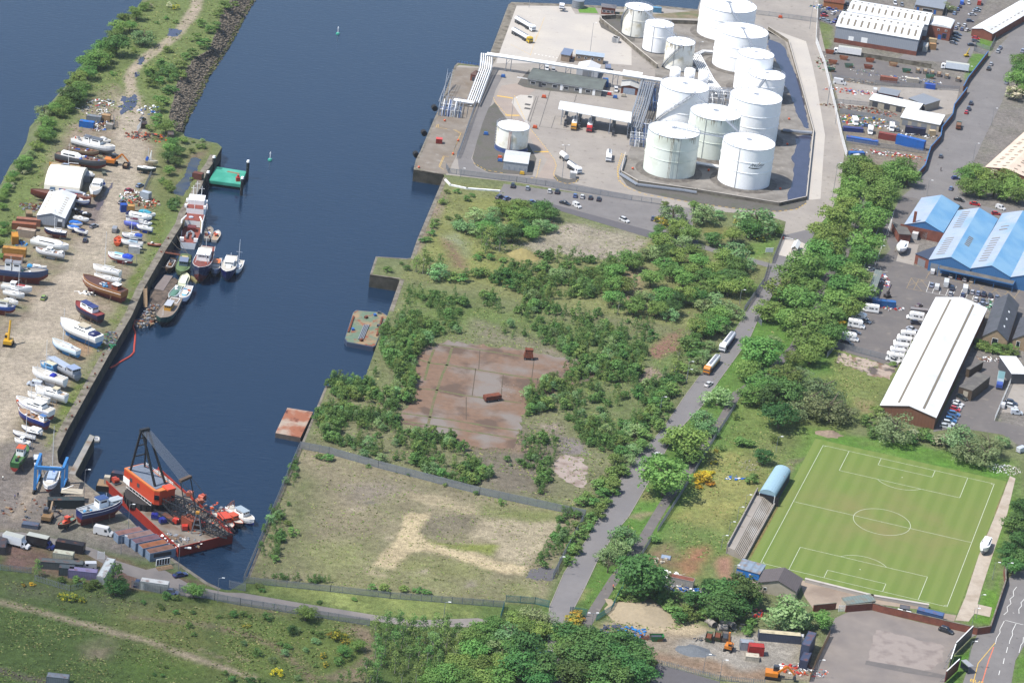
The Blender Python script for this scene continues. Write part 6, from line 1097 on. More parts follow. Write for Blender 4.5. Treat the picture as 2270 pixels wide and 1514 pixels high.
for k,x,y,h_,a,lab in(('L',1235,80,12,None,'tall lamp mast at the far edge of the apron'),('L',1850,525,14,None,'tall lamp mast beside the long tan shed'),('L',1058,1205,10,None,'lamp mast behind the small blue-banded tank'),('N',1565,905,15,0,'tall lamp mast on the corner island'),('M',2015,295,14,None,'lamp mast by the far boundary fence'),('M',2195,1055,11,None,'lamp post leaning beside the perimeter fence'),('P',118,1145,10,None,'lamp post just outside the white fence'),('P',205,1360,10,None,'second lamp post outside the white fence'),('Q',175,1170,15,None,'tall lamp mast at the end of the white fence'),('N',548,880,4,None,'short lamp on the small grass plot'),('N',610,270,5,None,'lamp post with blue head on the pier'),('M',868,760,16,None,'thin mast between the small additive tanks'),('X',1310,1160,6,-5,'street lamp in the hedge of the access road'),('a',1785,560,8,-5,'street lamp behind the hedge near the white car'),('a',1562,815,6,-5,'street lamp behind the middle of the hedge'),('c',1925,1130,6,-5,'street lamp by the site entrance'),('d',590,470,7.5,-5,'lamp post beside the harbour lane in the birch wood'),('d',1650,550,7.5,0,'twin-headed lamp post on the footpath'),('b',72,1170,5,None,'thin pole in the hedge')):
 lpost(k,x,y,h_,lab,a,2 if('twin' in lab or 'island' in lab)else 1)
CB=(40,44,56);CW=(238,238,238);CS=(168,174,184);CBL=(96,122,176);CR=(178,44,48)
for k,x,y,a,ty,c,lab in(('N',1075,955,78,'suv',CB,'black car in the car park nearest the palisade gate'),('N',1222,980,80,'hatch',CS,'silver car just right of the turnstile'),('N',1443,1010,85,'hatch',CW,'white car beside a black off-roader in the car park'),('N',1520,1015,72,'suv',CB,'black off-roader with roof glass beside a white car'),('N',1700,1055,80,'hatch',CBL,'light blue car in the car park row'),('N',1772,1065,76,'hatch',CW,'white car in the middle of the car park row'),('N',1855,1075,76,'hatch',CB,'dark car second from the right of the car park row'),('N',1938,1088,76,'saloon',CB,'dark car at the right end of the car park row'),('N',1598,1130,-16,'saloon',CB,'black saloon parked along the lane kerb'),('N',1718,1158,-28,'smallvan',CW,'white van parked behind the black saloon'),('N',2195,1302,-24,'suv',CW,'white car parked alone lower down the car park lane'),('N',945,1072,20,'suv',(60,66,92),'dark blue car half behind the tree clump'),('N',1015,1085,20,'hatch',CBL,'blue car behind the tree clump'),('N',1268,1120,10,'hatch',CBL,'pale blue car peeping over the tree clump'),('X',445,285,78,'saloon',(84,92,120),'grey-blue car parked beside the flowering gorse'),('a',1972,568,35,'saloon',CW,'white saloon driving on the access road'),('L',1415,690,-80,'smallvan',CW,'white van under the pipe bridge'),('L',1480,710,-80,'smallvan',(190,188,184),'pale van under the pipe bridge'),('L',2110,905,-80,'smallvan',CW,'white van parked by the blue container'),('f',785,405,25,'hatch',CW,'white car half hidden under roadside trees'),('d',1275,655,-30,'hatch',(30,60,190),'bright blue car in the shade of the wood'),('d',1345,672,20,'hatch',(60,90,150),'blue car under the trees at the bottom of the access road')):car(k,x,y,a,ty,c,lab)
tlr('a',2130,215,232,(230,230,234),(236,236,240),'white and purple tanker parked by the access road hedge',15,stripe=(82,50,150));tlr('a',2000,405,230,(238,150,40),(238,238,236),'white and orange tanker parked behind the purple one',14,stripe=(232,176,40))
#  BOATS
W_=(240,240,238);NV=(34,46,98);RB=(128,54,44);BL=(44,104,206);LB=(96,172,222);TK=(166,118,78);GY=(150,152,158);BK=(44,44,48);OR=(232,98,48);DG=(42,84,70);CRM=(226,214,180)
STAND=mat('timber_prop',(150,128,104),sc=2,rough=.9)
def hull(L_,B_,D_,full=.0,n=13):
 """sections (x, half beam at deck, sheer z, keel z) from stern to bow, waterline z=0 of the hull box"""
 S=[]
 for i in range(n):
  t=i/(n-1);x=-L_/2+L_*t;b=B_/2*min(1,(.72+.6*t))*(1-max(0,(t-.52)/.48)**(2.1+full))**(.85);sh=D_*(1+.28*max(0,t-.4)**1.6*2.2+.06*(1-t));kz=D_*.55*max(0,(t-.78)/.22)**2
  S.append((x,max(b,.03),sh,kz))
 return S
def boat(k,bow,st,B=.3,z=.9,D=.16,hc=W_,bc=NV,dc=(214,208,196),f=(),lab='',full=0.,afloat=False,grp=None,kind='boat',rail=None,cat='boat',props=1):
 if afloat:z=WZ-.5
 zd=z+1.6;p,s=G(k,*bow,zd),G(k,*st,zd);L_=(p-s).length;B_=L_*B;D_=L_*D+.5;zd=z+D_;p,s=G(k,*bow,zd+D_*.12),G(k,*st,zd);d=p-s;d.z=0;L_=d.length;c=(p+s)/2
 t=thg(kind,lab,cat,(c.x,c.y,z),math.atan2(d.y,d.x),grp or('boats afloat in the dock' if afloat else 'boats laid up on the quay'));S=hull(L_,B_,D_,full);n=len(S)
 def hl(fr0,fr1):
  vs=[]
  for x,b,sh,kz in S:
   for sy in(-1,1):
    for fr in(fr0,(fr0+fr1)/2,fr1):zz=kz+(sh-kz)*fr;wdt=b*(sin(min(1,fr*1.15+.12)*PI/2)**.75 if fr<1 else 1);vs.append((x,sy*wdt,zz))
  fs=[]
  for i in range(n-1):
   a,b2=i*6,i*6+6
   for j in(0,1):fs.append((a+j,a+j+1,b2+j+1,b2+j));fs.append((a+3+j,b2+3+j,b2+4+j,a+4+j))
  fs.append((0,3,4,5,2,1));
  if fr0==0:fs+=[(i*6,i*6+6,i*6+9,i*6+3)for i in range(n-1)]
  return vs,fs
 q=MB();q.add(*hl(.42,1));q.bd('hull',pnt(hc,rough=.3),t);q=MB();q.add(*hl(0,.42));q.bd('hull_bottom',pnt(bc,rough=.6),t)
 q=MB();vs=[];
 for x,b,sh,kz in S:vs+=[(x,-b*.93,sh-.16),(x,b*.93,sh-.16)]
 q.add(vs,[(2*i,2*i+2,2*i+3,2*i+1)for i in range(n-1)]);q.bd('deck',pnt(dc,rough=.7),t)
 q=MB()
 for i in range(n-1):
  for sy in(-1,1):a,b_=S[i],S[i+1];q.bar((a[0],sy*a[1]*.97,a[2]+.02),(b_[0],sy*b_[1]*.97,b_[2]+.02),.1,.1)
 q.bd('gunwale',pnt(rail or tuple(min(255,v+20)for v in hc)),t)
 X=lambda fr:-L_/2+L_*fr
 for ft in f:
  a=ft[0]
  if a=='c':
   _,x0,x1,w_,h_,cc,rc=ft;zb=D_-.1;mb=MB();hw=B_/2*w_;lbx(mb,[(X(x0),hw,zb,zb+h_,hw*.85),(X(x1)-L_*.08,hw*.9,zb,zb+h_*1.05,hw*.74),(X(x1),hw*.62,zb,zb+h_*.55,hw*.45)]);o=mb.bd('cabin',pnt(cc),t)
   mb=MB();lbx(mb,[(X(x0)+.05,hw*.85,zb+h_,zb+h_+.06,hw*.8),(X(x1)-L_*.08,hw*.74,zb+h_*1.05,zb+h_*1.05+.06,hw*.7)]);mb.bd('cabin_roof',pnt(rc),o)
   for sy in(-1,1):mb=MB();mb.box(((X(x0)+X(x1))/2-L_*.03,sy*hw*.9,zb+h_*.42),((x1-x0)*L_*.6,.07,h_*.32));mb.bd('window',GLS,o)
  if a=='w':
   _,x0,x1,w_,h_,cc,rc=ft;zb=D_-.15;hw=B_/2*w_;mb=MB();xc,ln=(X(x0)+X(x1))/2,(x1-x0)*L_;mb.box((xc,0,zb),(ln,2*hw,h_),0,.94,.92);o=mb.bd('wheelhouse',pnt(cc),t);mb=MB();mb.box((xc,0,zb+h_),(ln*1.06,2*hw*1.02,.1));mb.bd('wheelhouse_roof',pnt(rc),o)
   nw=max(2,int(hw*2/.7))
   for j in range(nw):
    for sx in(-1,1):mb=MB();mb.box((xc+sx*ln/2*.965,(j-(nw-1)/2)*hw*1.7/nw,zb+h_*.62),(.09,hw*1.2/nw,h_*.22));mb.bd('window',GLS,o)
   for sy in(-1,1):mb=MB();mb.box((xc,sy*hw*.945,zb+h_*.62),(ln*.6,.08,h_*.2));mb.bd('window',GLS,o)
  if a=='m':
   _,x0,h_,bl=ft;mb=MB();mb.tube((X(x0),0,D_-.1),(X(x0),0,D_+h_),.1,8,.06);mb.bd('mast',pnt((226,228,230)),t)
   if bl:mb=MB();mb.tube((X(x0),0,D_+1.2),(X(x0)-bl,0,D_+1.3),.09,6);mb.bd('boom',pnt((226,228,230)),t);mb=MB();[mb.tube((X(x0),s_*1.1,D_+h_*.55),(X(x0),0,D_+h_*.56),.03,4)for s_ in(-1,1)];mb.bd('spreaders',WHT,t)
   mb=MB();mb.tube((X(.98),0,D_*1.2),(X(x0),0,D_+h_*.97),.018,4);mb.tube((X(.02),0,D_),(X(x0),0,D_+h_*.97),.018,4);mb.bd('stays',ST1,t)
  if a=='v':
   _,x0,x1,h_,cc=ft[:5];hw=B_/2*(ft[5]if len(ft)>5 else.95);mb=MB();m_=6;vs=[];nn=9
   for i in range(nn):
    xx=X(x0+(x1-x0)*i/(nn-1));e_=sin(PI*min(1,max(.0,i/(nn-1)*.84+.08)))**.5;bw=hw*min(1,(1-max(0,(x0+(x1-x0)*i/(nn-1)-.52)/.48)**2.1+.02))**.85
    for j in range(m_+1):an=PI*j/m_;vs.append((xx,-bw*cos(an),D_-.05+h_*e_*sin(an)**.6*(.9+.15*((i*7+j*3)%3)/2)))
   mb.add(vs,[(i*(m_+1)+j,i*(m_+1)+j+1,(i+1)*(m_+1)+j+1,(i+1)*(m_+1)+j)for i in range(nn-1)for j in range(m_)]+[tuple(range(m_+1)),tuple(range((nn-1)*(m_+1),nn*(m_+1)))[::-1]]);mb.bd('canvas_cover',mat('canvas_%02x%02x%02x'%cc,cc,rough=.8,var=.12,sc=2),t)
  if a=='k':
   _,x0,x1,w_,cc=ft;mb=MB();xc,ln=(X(x0)+X(x1))/2,(x1-x0)*L_;mb.box((xc,0,D_-.12),(ln,B_*w_,.12));o=mb.bd('cockpit',pnt(cc),t);mb=MB();[mb.box((xc,s_*B_*w_/2,D_-.12),(ln+.15,.12,.4))for s_ in(-1,1)];[mb.box((xc+s_*ln/2,0,D_-.12),(.12,B_*w_,.4))for s_ in(-1,1)];mb.bd('coaming',pnt(W_),o)
  if a=='g':
   _,x0,h_,cc=ft;mb=MB();b=B_*.36
   for s_ in(-1,1):mb.tube((X(x0),s_*b,D_-.1),(X(x0)+L_*.04,s_*b*.3,D_+h_),.1,6);mb.tube((X(x0)-L_*.12,s_*b*.8,D_-.1),(X(x0)+L_*.04,s_*b*.3,D_+h_),.08,6)
   mb.bar((X(x0)+L_*.04,-b*.35,D_+h_),(X(x0)+L_*.04,b*.35,D_+h_),.15,.15);mb.bar((X(x0)+L_*.02,-b*.65,D_+h_*.5),(X(x0)+L_*.02,b*.65,D_+h_*.5),.1,.1);mb.bd('gantry',pnt(cc),t)
  if a=='b':
   _,x0,x1,nb,cs=ft;rg=random.Random(int(L_*100))
   for i in range(nb):mb=MB();mb.box((X(rg.uniform(x0,x1)),rg.uniform(-.32,.32)*B_,D_-.1),(rg.uniform(.4,1.1),rg.uniform(.4,.9),rg.uniform(.3,.8)),rg.uniform(0,3));mb.bd('deck_gear',pnt(rg.choice(cs)),t)
  if a=='s':
   _,cc=ft;mb=MB()
   for i in range(n-1):
    for sy in(-1,1):a_,b_=S[i],S[i+1];mb.bar((a_[0],sy*(a_[1]*.99+.03),a_[2]*.8),(b_[0],sy*(b_[1]*.99+.03),b_[2]*.8),.05,.14)
   mb.bd('stripe',pnt(cc),t)
 if not afloat and props:
  mb=MB()
  if D_<3.2:mb.box((-.04*L_,0,-z),(L_*.26,.16,z+.1),0,1.3,1);mb.bd('keel',pnt(bc,rough=.6),t)
  else:mb.box((-.05*L_,0,-z),(L_*.8,.3,z+.1));mb.bd('keel',pnt(bc,rough=.6),t)
  for fx in(-.28,.12):
   for sy in(-1,1):mb=MB();mb.tube((L_*fx,sy*(B_*.5+.3),-z),(L_*fx,sy*B_*.36,D_*.45),.09,6);mb.bd('prop',STAND,t)
 t['len']=L_;return t
c,w,m,v,kk,g,bb,ss='c','w','m','v','k','g','b','s'
JN=(GY,RB,W_,TK,BL)
